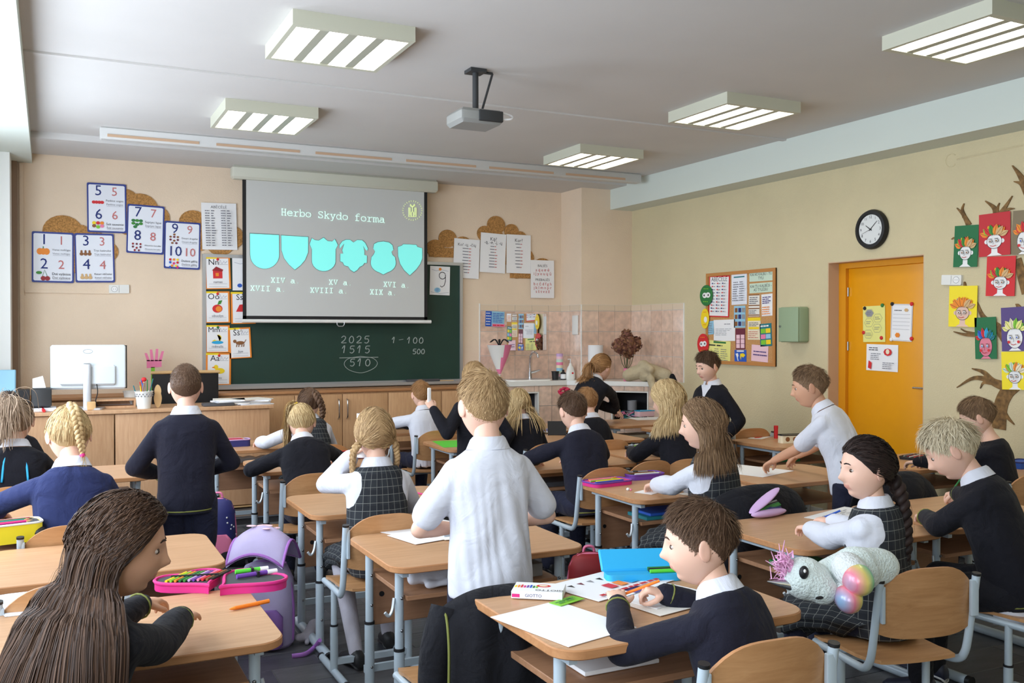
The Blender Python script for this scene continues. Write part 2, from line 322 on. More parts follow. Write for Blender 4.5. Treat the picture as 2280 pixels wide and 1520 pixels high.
# ================================================================== THE SETTING
XR, YF, ZC, YB = 5.57, 8.86, 3.04, -1.6
def struct(mb, name, parent=None, **kw): return mb.build(name, parent, 30, kind='structure', **kw)
fl = struct(MB('floor_grout').box((WX - .2, YB - .2, -.10), (XR + .35, YF + .2, -.004)), 'floor')
me_cache = {}
rest = MB()
for j in range(-9, 46):
    for i in range(-2, 15):
        x0 = i * .45 + (j % 2) * .225 - .02; y0 = j * .2; x1 = x0 + .4465; y1 = y0 + .1965
        if x1 < WX or x0 > XR or y1 > YF: continue
        xa, xb = max(x0, WX), min(x1, XR)
        if 2.2 < y0 < 6.2 and xb - xa > .05:
            k = (round(xb - xa, 3), (i * 7 + j * 3 + (i * j) % 5) % 4)
            if k not in me_cache:
                o = MB('slate%d' % k[1]).box((0, 0, -.006), (xb - xa, .1965, .0), bev=.0012).build('floor_tile', fl, 30); me_cache[k] = o.data
            else:
                o = bpy.data.objects.new('floor_tile', me_cache[k]); COL.objects.link(o); o.parent = fl
            o.location = (xa, y0, random.uniform(-.0006, .0004))
        elif xb - xa > .02: rest.box((xa, y0, -.006), (xb, y1, 0), 'slate%d' % ((i * 7 + j * 3) % 4))
rest.build('floor_tiling', fl, 30, kind='stuff')
struct(MB('ceiling_white').box((WX - .2, YB - .2, ZC), (XR + .35, YF + .2, ZC + .1)), 'ceiling')
wf = struct(MB('wall_peach').box((WX - .2, YF, -.1), (XR + .35, YF + .15, ZC)).box((4.95, 8.43, 0), (XR, YF, ZC)), 'wall_front')
wr = struct(MB('wall_cream').box((XR, 5.62, -.1), (XR + .3, YF, ZC)).box((XR, YB, -.1), (XR + .3, 4.70, ZC)).box((XR, 4.70, 2.05), (XR + .3, 5.62, ZC)), 'wall_right')
struct(MB('wall_cream').box((WX - .2, YB - .15, -.1), (XR + .35, YB, ZC)), 'wall_back')
wl = MB('wall_peach')
wins = [(-1.15, .55), (1.15, 2.85), (3.45, 5.15), (5.75, 7.45)]
ys = [YB] + [q for w in wins for q in w] + [YF]
for k in range(0, len(ys), 2): wl.box((WX - .22, ys[k], .9), (WX, ys[k + 1], 2.7))
wl.box((WX - .22, YB, -.1), (WX, YF, .9)).box((WX - .22, YB, 2.7), (WX, YF, ZC)); struct(wl, 'wall_left')
for k, (a, b) in enumerate(wins):
    w = MB('white_paint'); x = WX - .17
    for y0, y1, z0, z1 in ((a, b, .9, .97), (a, b, 2.63, 2.7), (a, a + .07, .97, 2.63), (b - .07, b, .97, 2.63), ((a + b) / 2 - .05, (a + b) / 2 + .05, .97, 2.63)): w.box((x - .03, y0, z0), (x + .03, y1, z1))
    wo = struct(w, 'window_%d' % (k + 1))
    for y0, y1 in ((a + .07, (a + b) / 2 - .05), ((a + b) / 2 + .05, b - .07)): MB('clear_plastic').box((x - .004, y0, .97), (x + .004, y1, 2.63)).build('pane', wo, 0)
    MB('white_paint').box((WX - .14, a - .03, .86), (WX + .06, b + .03, .9), bev=.005).build('window_sill', wo, 30)
struct(MB('beam_white').box((WX, YB, 2.91), (-.12, YF, ZC)), 'trim_1')                    # beam over the windows
struct(MB('beam_white').box((5.30, YB, 2.78), (XR, 8.43, ZC)), 'trim_2')                   # beam on the right
struct(MB('pier_white').box((WX, 8.40, 0), (-.272, YF, 2.91)), 'wall_pier')
struct(MB('pier_shade_brown').box((-.272, 8.80, .0), (-.232, YF, 2.91)), 'pier_shade_strip')  # brown strip colours in the pier's shaded side
struct(MB('ceiling_white').box((WX, 8.12, ZC - .05), (XR, YF, ZC)).box((WX, 5.80, ZC - .012), (XR, 5.84, ZC)), 'trim_4')   # dropped strip along the front, ceiling joint
struct(MB('white_paint').box((XR - .012, YB, .0), (XR, 4.66, .08)).box((XR - .012, 5.66, 0), (XR, 7.5, .08)), 'baseboard_right')
# cable ducts on the wall
d = MB('wall_peach').box((-.215, YF - .018, 0), (-.185, YF, 2.9)); a = Py(55, 648, YF); b = Py(245, 648, YF); d.box((a[0], YF - .012, a[2] - .012), (b[0], YF, a[2] + .012)); struct(d, 'trim_5')
a = Px(2118, 357, XR); b = Px(2300, 318, XR)
rg = MB('wall_cream'); cc = a; rg.tube([cc + A(0, .045 * math.cos(t), .045 * math.sin(t)) for t in np.linspace(math.pi * 1.25, math.pi * 2.75, 14)], .004, 6); rg.cyl(a - A(.0, .045, 0), b, .007, 6); struct(rg, 'trim_6')
# podium under the teacher's desk
pd = struct(MB('podium').box((WX, 7.42, 0), (2.3, YF, .075)), 'floor_podium'); MB('alu').box((WX, 7.405, .06), (2.31, 7.43, .08)).box((WX, 7.405, 0), (2.31, 7.42, .012)).build('edge_strip', pd, 30)

# door
do = thing('door_1', None, None, (XR + .14, 5.16, 0)); put(do, kind='structure')
MB('door_orange').box((0, -.46, .005), (.045, .38, 2.0), bev=.004).build('door_leaf', do, 30)
fm = MB('door_frame').box((-.03, .38, 0), (.06, .46, 2.05)).box((-.03, -.46, 2.0), (.06, .38, 2.05)); fm.build('door_frame', do, 30)
h = MB('chrome'); h.tube(bez([(0, -.40, 1.09), (-.04, -.40, 1.09), (-.05, -.385, 1.09), (-.05, -.29, 1.09)], 4), .009, 8); h.lathe((0, -.40, 1.09), [(.022, 0), (.022, .006)], 14, ax=(-1, 0, 0)); h.build('door_handle', do, 40)
for z in (.25, 1.35, 1.78): MB('bolt').cyl((-.004, .378, z), (-.004, .378, z + .07), .007, 8).build('hinge', do, 40)
struct(MB('reveal').box((XR + .001, 5.612, 0), (XR + .30, 5.62, 2.05)).box((XR + .001, 4.708, 2.042), (XR + .3, 5.612, 2.05)).box((XR + .001, 4.70, 0), (XR + .3, 4.708, 2.05)), 'trim_7')

# tiles
tile_me = {}
def tiles(parent, o, ex, ez, w, h, tw=.2, th=.25, holes=(), top=None, seed=0):
    n = nrm(np.cross(ex, ez)); ii = 0                                  # outward normal
    def piece(u0, v0, u1, v1, mat):
        if u1 - u0 < .012 or v1 - v0 < .012: return
        MB(mat).prism([(u0 + .003, v0 + .003), (u1 - .003, v0 + .003), (u1 - .003, v1 - .003), (u0 + .003, v1 - .003)], .003, .008, (o, ex, ez, n)).build('tile', parent, 30)
    v = 0
    while v < h - .01:
        v1 = min(v + th, h); mt = None
        if top and v1 > h - top - .005 and v < h - top - .005: v1 = h - top
        if top and v >= h - top - .005: v1 = h; mt = 'border_tile'
        u = 0
        while u < w - .01:
            u1 = min(u + tw, w); ii += 1; mat = mt or 'pink_tile%d' % ((ii * 5 + ii // 3 + seed) % 3)
            pcs = [(u, v, u1, v1)]
            for (a, b, c, d_) in holes:
                out = []
                for (p, q, r, s_) in pcs:
                    if r <= a or p >= c or s_ <= b or q >= d_: out.append((p, q, r, s_)); continue
                    if p < a: out.append((p, q, a, s_))
                    if r > c: out.append((c, q, r, s_))
                    if q < b: out.append((max(p, a), q, min(r, c), b))
                    if s_ > d_: out.append((max(p, a), d_, min(r, c), s_))
                pcs = out
            for p in pcs: piece(*p, mat)
            u = u1
        v = v1
X3, Z3, TZ = A(1, 0, 0), A(0, 0, 1), 1.78
struct(MB('grout').box((3.99, YF - .003, 1), (4.95, YF, TZ)).box((4.947, 8.43, 1), (4.95, YF, TZ)).box((4.947, 8.427, 1), (XR, 8.43, TZ)).box((XR - .003, 7.51, 1), (XR, 8.427, TZ)), 'trim_9')
tiles(wf, A(3.99, YF, 1.0), X3, Z3, .96, TZ - 1.0, top=.065)
tiles(wf, A(4.95, YF, 1.0), A(0, -1, 0), Z3, .43, TZ - 1.0, top=.065, seed=1)
tiles(wf, A(4.95, 8.43, 1.0), X3, Z3, .62, TZ - 1.0, top=.065, seed=2)
tiles(wr, A(XR, 8.43, 1.0), A(0, -1, 0), Z3, .92, TZ - 1.0, tw=.185, top=.065, seed=1)
struct(MB('ceramic').box((3.98, YF - .011, 1), (3.99, YF, TZ + .01)).box((4.944, 8.424, 1), (4.952, 8.432, TZ)).box((XR - .011, 7.5, 1), (XR, 7.51, TZ)), 'trim_8')

# tiled sink counter across the corner
ct = thing('sink_counter', 'pink tiled corner counter with a white top and two open niches', 'counter', (4.7, 8.4, 0))
LO = A(4.7, 8.4, 0)
def loc(mb): mb.T = np.eye(4); mb.T[:3, 3] = -LO; return mb
m = loc(MB('ceramic')); m.prism([(3.97, YF - .012), (3.97, 8.38), (4.75, 8.38), (5.555, 7.575), (XR - .012, 7.58), (XR - .012, 8.42), (4.938, 8.42), (4.938, YF - .012)], .955, 1.0); m.build('worktop', ct, 30)
nA = (.10, .60, .44, .88); dg = nrm(A(1, -1, 0)); dl = 1.13
def face(o, ex, w, hole, nm):
    b = loc(MB('grout')); n = np.cross(ex, Z3); fr = (o, ex, Z3, n)
    b.prism([(0, 0), (hole[0], 0), (hole[0], .955), (0, .955)], -.06, 0, fr); b.prism([(hole[2], 0), (w, 0), (w, .955), (hole[2], .955)], -.06, 0, fr)
    b.prism([(hole[0], 0), (hole[2], 0), (hole[2], hole[1]), (hole[0], hole[1])], -.06, 0, fr); b.prism([(hole[0], hole[3]), (hole[2], hole[3]), (hole[2], .955), (hole[0], .955)], -.06, 0, fr)
    p = b.build(nm, ct, 30)
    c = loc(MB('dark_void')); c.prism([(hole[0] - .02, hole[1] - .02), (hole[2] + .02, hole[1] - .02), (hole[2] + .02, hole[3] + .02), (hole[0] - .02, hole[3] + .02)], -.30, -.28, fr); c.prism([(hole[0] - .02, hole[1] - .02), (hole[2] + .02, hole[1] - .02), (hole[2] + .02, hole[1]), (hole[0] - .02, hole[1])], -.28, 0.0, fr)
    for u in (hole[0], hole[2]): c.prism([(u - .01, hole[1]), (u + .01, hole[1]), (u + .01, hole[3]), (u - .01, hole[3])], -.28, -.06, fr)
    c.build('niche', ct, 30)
    e = loc(MB('ceramic'))
    for q in ((hole[0] - .012, hole[1] - .012, hole[0], hole[3] + .012), (hole[2], hole[1] - .012, hole[2] + .012, hole[3] + .012), (hole[0], hole[3], hole[2], hole[3] + .012), (hole[0], hole[1] - .012, hole[2], hole[1])): e.prism([(q[0], q[1]), (q[2], q[1]), (q[2], q[3]), (q[0], q[3])], 0, .012, fr)
    e.build('niche_edge', ct, 30)
    tiles(p, o - LO, ex, Z3, w, .955, holes=[(hole[0] - .012, hole[1] - .012, hole[2] + .012, hole[3] + .012)])
face(A(3.98, 8.40, 0), X3, .78, (.10, .58, .44, .88), 'front_panel')
face(A(4.76, 8.40, 0), dg, dl, (.48, .58, .83, .89), 'front_panel')
sk = loc(MB('ceramic')); sk.prism(rrect(4.15, 8.45, 4.62, 8.78, .05), 1.0, 1.012); sk.build('sink_rim', ct, 30)
sk = loc(MB('alu')); sk.prism(rrect(4.19, 8.49, 4.58, 8.72, .05), 1.012, 1.0125); sk.build('sink_bowl', ct, 30)
q = Py(1180, 843, 8.74); f = MB('chrome'); x = q[0]
f.tube(bez([(x, 8.74, 1.012), (x, 8.74, 1.16), (x, 8.73, 1.24), (x + .01, 8.69, 1.285), (x + .025, 8.63, 1.27), (x + .03, 8.61, 1.23)], 6), .011, 10); f.cyl((x, 8.74, 1.012), (x, 8.74, 1.08), .02, 12); f.tube([(x, 8.74, 1.07), (x + .05, 8.71, 1.085), (x + .09, 8.69, 1.10)], [.014, .012, .008], 8)
f.build('faucet', None, 40, base=True, label='chrome swan-neck faucet over the sink', cat='faucet')

# cabinets under the board
for i, (xa, xb) in enumerate(((-.2, .7), (.7, 1.43), (1.43, 1.98), (1.98, 2.42), (2.42, 2.86), (2.86, 3.4), (3.4, 3.96))):
    lab = ['wall cabinet hidden behind monitor at window end', 'wooden cabinet behind the teacher\'s chair', 'wooden cabinet just right of the desk papers', 'wooden cabinet door with handle on its right edge', 'wooden cabinet door with handle on its left edge', 'plain wooden cabinet behind the short-haired boy in white shirt', 'wooden cabinet at the board\'s right end beside the tiles'][i]
    c = thing('low_cabinet', lab, 'cabinet', ((xa + xb) / 2, 8.45, .0), 0, 'cabinets under the blackboard'); w = (xb - xa) / 2
    zb = .075 if xa < 2.25 else 0.0
    MB('cabinet_wood').box((-w, .02, zb), (w, .40, .94)).build('body', c, 30)
    dr = MB('cabinet_wood').box((-w + .003, 0, zb + .03), (w - .003, .019, .925), bev=.003).build('door', c, 30)
    if i in (3, 4):
        hx = (w - .04) * (1 if i == 3 else -1); MB('chrome').tube(bez([(hx, 0, .70), (hx, -.03, .72), (hx, -.034, .78), (hx, -.03, .86), (hx, 0, .88)], 5), .007, 8).build('handle', dr, 60)
MB('edge_wood').box((-.2, 8.435, .94), (3.97, YF, .965), bev=.004).build('cabinet_worktop', None, 30, base=True, label='long wooden worktop over the row of low cabinets', cat='worktop')

# blackboard
bb = thing('blackboard', 'large dark green chalkboard in an aluminium frame with chalk sums', 'blackboard', (2.51, YF, .99))
MB('chalkboard').box((-1.24, -.03, .03), (1.24, -.01, 1.18)).build('writing_surface', bb, 30)
MB('alu').box((-1.27, -.045, 0), (-1.24, 0, 1.21)).box((1.24, -.045, 0), (1.27, 0, 1.21)).box((-1.24, -.045, 1.18), (1.24, 0, 1.21)).box((-1.24, -.045, 0), (1.24, 0, .03)).build('frame', bb, 30)
MB('alu').box((-1.2, -.12, -.012), (1.25, -.04, 0)).box((-1.2, -.12, 0), (1.25, -.112, .015)).build('chalk_tray', bb, 30)
BO = A(2.51, YF, .99)
def chalk(pts, w=.007, sm=True):
    P = [Py(x, y, YF - .0335) for x, y in pts]; P = bez(P, 5) if sm and len(P) > 2 else np.array(P)
    return MB('chalk').tube(P - BO, w / 2, 4).build('chalk_stroke', bb, 0)
c2 = lambda L, dx=0, dy=0: [(420 + (x + dx) / 2.814, 340 + (y + dy) / 2.814) for x, y in L]
Dg = {'2': [(0, 12), (14, 2), (26, 10), (18, 28), (0, 44), (30, 44)], '0': [(14, 2), (2, 18), (4, 40), (18, 44), (28, 28), (24, 8), (14, 2)], '5': [(30, 2), (8, 4), (4, 20), (20, 20), (26, 34), (14, 46), (0, 42)], '1': [(0, 18), (16, 0), (10, 46)]}
def num(s, x, y, k=1., st=48):
    for ch in s: chalk(c2([(x + a * k, y + b * k) for a, b in Dg[ch]]), .009); x += st * k
num('2025', 958, 1146); num('1515', 962, 1208); num('510', 1012, 1290); chalk(c2([(945, 1285), (1188, 1280)]), .007, False)
chalk(c2([(1075, 1275), (1000, 1290), (975, 1325), (1010, 1362), (1085, 1378), (1160, 1350), (1182, 1315), (1150, 1285), (1075, 1275)]), .006)
num('1', 1275, 1155, .8); chalk(c2([(1318, 1172), (1345, 1168)]), .006, False); num('100', 1370, 1155, .85, 44); num('500', 1405, 1228, .7, 38)
q = Py(905, 852, 8.76); r = Py(985, 845, 8.76); MB('darkgrey').box((q[0], 8.745, 1.003), (r[0] - .03, 8.785, 1.03), bev=.006).box((r[0] - .03, 8.75, 1.003), (r[0] + .12, 8.78, 1.012), 'tan').build('board_wiper', None, 30, base=True, label='long dark board wiper lying on the chalk tray', cat='wiper')

# projection screen
SY = 8.70; ps = thing('projection_screen', 'pulled-down projection screen showing six cyan shields and a title', 'projection screen', (2.45, SY, 1.55)); SO = A(2.45, SY, 1.55)
a, b, c, d = [Py(*p, SY) for p in ((540, 395), (946, 410), (951, 712), (543, 712))]
x0, x1, z0, z1 = a[0], c[0], c[2], 2.93
def sm(mat): m = MB(mat); m.T = np.eye(4); m.T[:3, 3] = -SO; return m
sm('screen_cloth').box((x0, SY, z0), (x1, SY + .004, z1)).build('cloth', ps, 0)
sm('black').box((x0 - .002, SY - .002, z0 - .004), (x0 + .03, SY + .001, z1)).box((x1 - .03, SY - .002, z0 - .004), (x1 + .002, SY + .001, z1)).box((x0 - .002, SY - .002, z0 - .004), (x1 + .002, SY + .001, z0 + .028)).build('border', ps, 0)
sm('white_paint').cyl((x0 - .01, SY, z0 - .018), (x1 + .04, SY, z0 - .018), .017, 12).build('bottom_bar', ps, 40)
sm('screen_case').box((x0 - .1, SY - .06, 2.87), (x1 + .1, SY + .06, 2.99), bev=.02).build('case', ps, 40)
q = Py(758, 722, SY); sm('alu').tube([q + A(-.035, -.01, .03), q + A(-.035, -.01, .0), q + A(-.02, -.01, -.018), q + A(.02, -.01, -.018), q + A(.035, -.01, 0), q + A(.035, -.01, .03)], .005, 6).build('pull_handle', ps, 40)
lay = [.0]
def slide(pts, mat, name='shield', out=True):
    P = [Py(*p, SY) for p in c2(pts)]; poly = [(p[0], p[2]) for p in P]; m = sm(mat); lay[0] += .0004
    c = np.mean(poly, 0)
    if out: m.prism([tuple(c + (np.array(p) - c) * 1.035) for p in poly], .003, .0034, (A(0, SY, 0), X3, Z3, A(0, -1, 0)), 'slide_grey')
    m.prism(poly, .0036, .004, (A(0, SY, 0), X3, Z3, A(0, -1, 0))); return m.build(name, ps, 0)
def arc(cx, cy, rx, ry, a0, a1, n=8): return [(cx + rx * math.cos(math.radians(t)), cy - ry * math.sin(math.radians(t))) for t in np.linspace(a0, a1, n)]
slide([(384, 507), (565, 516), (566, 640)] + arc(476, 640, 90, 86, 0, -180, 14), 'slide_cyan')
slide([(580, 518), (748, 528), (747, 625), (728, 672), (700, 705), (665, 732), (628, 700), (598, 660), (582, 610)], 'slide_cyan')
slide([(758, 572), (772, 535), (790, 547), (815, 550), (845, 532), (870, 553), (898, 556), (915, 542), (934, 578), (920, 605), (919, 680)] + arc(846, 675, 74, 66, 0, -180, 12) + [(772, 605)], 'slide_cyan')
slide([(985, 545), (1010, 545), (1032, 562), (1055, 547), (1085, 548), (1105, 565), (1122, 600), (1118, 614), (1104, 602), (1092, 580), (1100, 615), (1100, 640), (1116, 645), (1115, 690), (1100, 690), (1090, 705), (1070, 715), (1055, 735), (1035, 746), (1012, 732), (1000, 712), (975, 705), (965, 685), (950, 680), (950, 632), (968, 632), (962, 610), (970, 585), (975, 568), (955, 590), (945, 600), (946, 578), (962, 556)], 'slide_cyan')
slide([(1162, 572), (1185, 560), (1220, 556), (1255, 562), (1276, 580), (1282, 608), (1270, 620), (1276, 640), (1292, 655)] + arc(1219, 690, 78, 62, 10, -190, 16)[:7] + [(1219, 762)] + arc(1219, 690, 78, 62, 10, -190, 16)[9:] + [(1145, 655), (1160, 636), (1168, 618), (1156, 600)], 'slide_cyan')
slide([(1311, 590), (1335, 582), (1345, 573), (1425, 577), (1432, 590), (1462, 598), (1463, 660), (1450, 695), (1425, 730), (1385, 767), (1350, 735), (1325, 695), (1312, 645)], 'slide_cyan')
# typewriter lettering (strokes on a 10 x 16 cell, baseline y = 0)
G = {'H': [[(1, 0), (4, 0)], [(6, 0), (9, 0)], [(1, 14), (4, 14)], [(6, 14), (9, 14)], [(2.3, 0), (2.3, 14)], [(7.7, 0), (7.7, 14)], [(2.3, 7), (7.7, 7)]],
 'e': [[(1, 5.5), (9, 5.5), (8.6, 8), (7, 9.7), (5, 10), (2.5, 9.3), (1, 6.5), (1, 3.5), (2.6, .8), (5, 0), (9, 1.3)]], 'r': [[(1, 10), (4, 10), (4, 0)], [(1, 0), (7, 0)], [(4, 6.5), (6, 9.3), (8, 10), (9, 9.2)]],
 'b': [[(.6, 15), (2, 15), (2, 0), (.6, 0)], [(2, 5), (3, 8.8), (5.3, 10), (8, 9), (9.2, 5), (8, 1), (5.3, 0), (3, 1.2), (2, 5)]], 'o': [[(5, 10), (2, 8.8), (1, 5), (2, 1.2), (5, 0), (8, 1.2), (9, 5), (8, 8.8), (5, 10)]],
 'S': [[(8, 11), (8, 14)], [(8, 11.5), (7, 13.6), (5, 14.2), (2.6, 13.4), (1.8, 11), (2.8, 8.6), (5, 7.5), (7.6, 6), (8.5, 3.5), (7.5, 1), (5, 0), (2.8, .6), (1.6, 3)], [(1.6, 0), (1.6, 3.4)]],
 'k': [[(.8, 15), (2.5, 15), (2.5, 0)], [(.8, 0), (4, 0)], [(6, 10), (9, 10)], [(7.6, 10), (2.5, 4.5)], [(4.4, 6.2), (8.2, 0)], [(6, 0), (9.4, 0)]], 'y': [[(.5, 10), (4, 10)], [(6, 10), (9.5, 10)], [(2, 10), (5, 1)], [(8, 10), (4, -4), (1.2, -4)]],
 'd': [[(6, 15), (8, 15), (8, 0), (9.6, 0)], [(8, 5), (7, 8.8), (4.7, 10), (2, 9), (.8, 5), (2, 1), (4.7, 0), (7, 1.2), (8, 5)]], 'f': [[(8.6, 14.6), (6, 15), (4, 13.5), (4, 0)], [(1.4, 10), (8, 10)], [(1.4, 0), (7.4, 0)]],
 'm': [[(0, 10), (1.5, 10), (1.5, 0)], [(0, 0), (2.8, 0)], [(1.5, 8), (3, 10), (4.6, 9.6), (5, 8), (5, 0)], [(4.2, 0), (6.2, 0)], [(5, 8), (6.8, 10), (8.2, 9.6), (8.7, 8), (8.7, 0), (10, 0)]], 'a': [[(2, 9), (4.6, 10), (7, 9.2), (7.6, 7), (7.6, 1), (8.2, 0), (9.4, 0)], [(7.6, 5.6), (4, 5.8), (1.6, 4.6), (1, 2.6), (2, .6), (4, 0), (6.4, 1), (7.6, 3)]],
 'X': [[(.8, 0), (4, 0)], [(6, 0), (9.2, 0)], [(1, 14), (4, 14)], [(6, 14), (9, 14)], [(2, 0), (8, 14)], [(8, 0), (2, 14)]], 'V': [[(.4, 14), (4, 14)], [(6, 14), (9.6, 14)], [(1.8, 14), (5, 0), (8.2, 14)]], 'I': [[(2, 0), (8, 0)], [(2, 14), (8, 14)], [(5, 0), (5, 14)]], '.': [[(4.6, .3), (5.4, .3)], [(4.6, 1), (5.4, 1)]], ' ': []}
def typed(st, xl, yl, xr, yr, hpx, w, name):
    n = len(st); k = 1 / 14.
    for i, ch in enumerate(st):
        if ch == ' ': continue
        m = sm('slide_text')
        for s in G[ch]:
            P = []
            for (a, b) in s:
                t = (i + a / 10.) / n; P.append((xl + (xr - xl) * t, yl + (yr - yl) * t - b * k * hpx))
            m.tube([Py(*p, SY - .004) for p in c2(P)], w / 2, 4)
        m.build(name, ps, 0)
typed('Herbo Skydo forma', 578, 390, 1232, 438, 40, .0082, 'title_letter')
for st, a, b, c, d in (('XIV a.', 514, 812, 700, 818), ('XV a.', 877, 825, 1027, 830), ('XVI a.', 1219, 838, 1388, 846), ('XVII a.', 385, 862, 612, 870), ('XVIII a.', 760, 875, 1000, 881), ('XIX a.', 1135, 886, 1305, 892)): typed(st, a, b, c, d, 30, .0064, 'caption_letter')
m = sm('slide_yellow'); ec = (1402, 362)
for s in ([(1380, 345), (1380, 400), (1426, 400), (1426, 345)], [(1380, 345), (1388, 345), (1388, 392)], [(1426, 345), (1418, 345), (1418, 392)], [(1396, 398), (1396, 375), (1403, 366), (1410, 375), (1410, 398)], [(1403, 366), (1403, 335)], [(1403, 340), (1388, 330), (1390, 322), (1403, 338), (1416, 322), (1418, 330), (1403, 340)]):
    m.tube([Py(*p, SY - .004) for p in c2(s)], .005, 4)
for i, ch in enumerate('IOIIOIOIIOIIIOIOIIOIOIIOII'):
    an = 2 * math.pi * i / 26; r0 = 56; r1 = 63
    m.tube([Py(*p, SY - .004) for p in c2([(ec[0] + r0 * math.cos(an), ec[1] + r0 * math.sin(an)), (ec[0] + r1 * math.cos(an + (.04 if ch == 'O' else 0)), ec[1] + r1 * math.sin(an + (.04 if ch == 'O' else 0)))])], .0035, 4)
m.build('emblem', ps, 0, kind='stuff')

# ceiling lights
for i, (xa, ya) in enumerate(((1.05, 4.50), (1.05, 6.41), (3.91, 2.93), (3.91, 4.82), (3.91, 6.68))):
    lab = ['square ceiling light nearest the windows, large and above the aisle', 'square ceiling light between rail and window-side lamp', 'square ceiling light cut off by the upper right corner', 'square ceiling light in the middle of the right-hand row', 'small-looking ceiling light of the right-hand row nearest the sink'][i]
    t = thing('ceiling_light', lab, 'ceiling light', (xa + .31, ya + .32, ZC - .075), 0, 'square ceiling lights')
    fx = MB('fixture')
    for q in (((-.31, -.32, 0), (-.285, .32, .075)), ((.285, -.32, 0), (.31, .32, .075)), ((-.285, -.32, 0), (.285, -.285, .075)), ((-.285, .285, 0), (.285, .32, .075)), ((-.285, -.285, .06), (.285, .285, .075))): fx.box(*q)
    fx.build('housing', t, 30)
    for k in (-1, 0, 1): MB('fixture_in').box((k * .143 - .024, -.285, .004), (k * .143 + .024, .285, .06)).build('divider', t, 30)
    for k in range(4): MB('tube_light').box((-.262 + k * .143, -.27, .03), (-.167 + k * .143, .27, .05), bev=.012).build('lamp_tube', t, 30)

# projector
pj = thing('projector', 'ceiling-mounted projector on a dark bracket', 'projector', (2.28, 5.05, 2.70)); 
MB('projector').box((-.17, -.11, .0), (.10, .13, .085), bev=.02).build('body', pj, 40)
MB('projector_dark').box((-.06, -.122, .012), (.09, -.1, .075), bev=.004).box((-.1, -.02, .08), (.07, .1, .10)).build('rear_panel', pj, 30)
MB('projector_dark').cyl((-.02, .03, .1), (-.02, .03, .34), .018, 10).box((-.07, -.02, .32), (.03, .08, .34)).cyl((.02, .03, .1), (.09, .03, .33), .007, 6).cyl((.09, .03, .33), (-.02, .03, .33), .008, 6).build('bracket', pj, 40)
MB('white').tube(bez([(.09, -.1, .03), (.15, -.11, .04), (.17, -.06, .07), (.12, -.03, .09)], 5), .006, 6).build('cable', pj, 60)
MB('projector_dark').lathe((.02, .13, .045), [(.03, 0), (.034, .02), (.02, .022)], 14, ax=(0, 1, 0)).build('lens', pj, 40)
# board lamp rail
rl = thing('board_lamp_rail', 'long white lamp rail with tan slots hung below the ceiling', 'lamp rail', (2.8, 7.75, 2.92))
a = Pz(215, 270, 3.0); MB('rail_white').box((-2.45, -.05, .03), (2.4, .05, .12), bev=.01).build('rail', rl, 30)
for k in range(6): MB('slot_tan').box((-2.40 + k * .79, -.054, .045), (-2.40 + k * .79 + .66, -.048, .065)).build('slot', rl, 0)
# ================================================================== DESKS AND CHAIRS
DW, DD, DH = .80, .60, .66
def make_desk():
    t = thing('school_desk', 'x', 'desk'); w, d = DW / 2, DD / 2
    m = MB('desk_wood'); P = rrect(-w, -d, w, d, .075, 6); K = len(P)
    def ring(k, z): return [(x * (1 - k / w), y * (1 - k / d), z) for x, y in P]
    V = ring(.003, DH - .024) + ring(0, DH - .021) + ring(0, DH - .003) + ring(.003, DH)
    Fc = []
    for r in range(3): Fc += [(r * K + i, r * K + (i + 1) % K, (r + 1) * K + (i + 1) % K, (r + 1) * K + i) for i in range(K)]
    m.add(V, Fc, 'edge_wood'); m.add(V, [tuple(range(3 * K, 4 * K)), tuple(range(K - 1, -1, -1))], 'desk_wood'); m.build('tabletop', t, 30)
    MB('shelf_wood').box((-w + .085, -d + .10, DH - .150), (w - .085, d - .05, DH - .132), bev=.002).build('book_shelf', t, 30)
    p = MB('panel_wood').box((-w + .085, d - .068, DH - .36), (w - .085, d - .05, DH - .15), bev=.002).build('modesty_panel', t, 30)
    for sx in (-1, 1): MB('black').cyl((sx * (w - .13), d - .069, DH - .235), (sx * (w - .13), d - .071, DH - .235), .011, 10).build('hole', p, 0)
    for sx in (-1, 1):
        for sy, y in ((-1, -d + .13), (1, d - .11)):
            l = MB('steel_paint'); x = sx * (w - .065); l.cyl((x, y, .02), (x, y, .325), .0200, 12); l.cyl((x, y, .325), (x, y, DH - .024), .0165, 12); l.cyl((x, y, .322), (x, y, .333), .0212, 12, 'black'); lg = l.build('leg', t, 40)
            for z in (.15, .40, .52): MB('bolt').ell((x - .004 * sx, y - .0185, z), (.006, .005, .006), 8).build('bolt', lg, 60)
        x = sx * (w - .065); fb = MB('steel_paint').cyl((x, -d - .03, .022), (x, d - .02, .022), .0215, 12).build('foot_bar', t, 40)
        for y0, y1 in ((-d - .05, -d - .028), (d - .022, d)): MB('black_plastic').cyl((x, y0, .022), (x, y1, .022), .0225, 12).build('end_cap', fb, 40)
        MB('steel_paint').box((x - .012, -d + .06, DH - .05), (x + .012, d - .06, DH - .025)).build('side_rail', t, 30)
        hk = bez([(x + sx * .02, -d + .13, .52), (x + sx * .03, -d + .12, .48), (x + sx * .045, -d + .115, .46), (x + sx * .06, -d + .115, .475)], 4); MB('hook_grey').tube(hk, .006, 6).build('bag_hook', t, 60)
    MB('steel_paint').box((-w + .065, d - .045, .10), (w - .065, d - .03, .13)).build('cross_bar', t, 30)
    return t
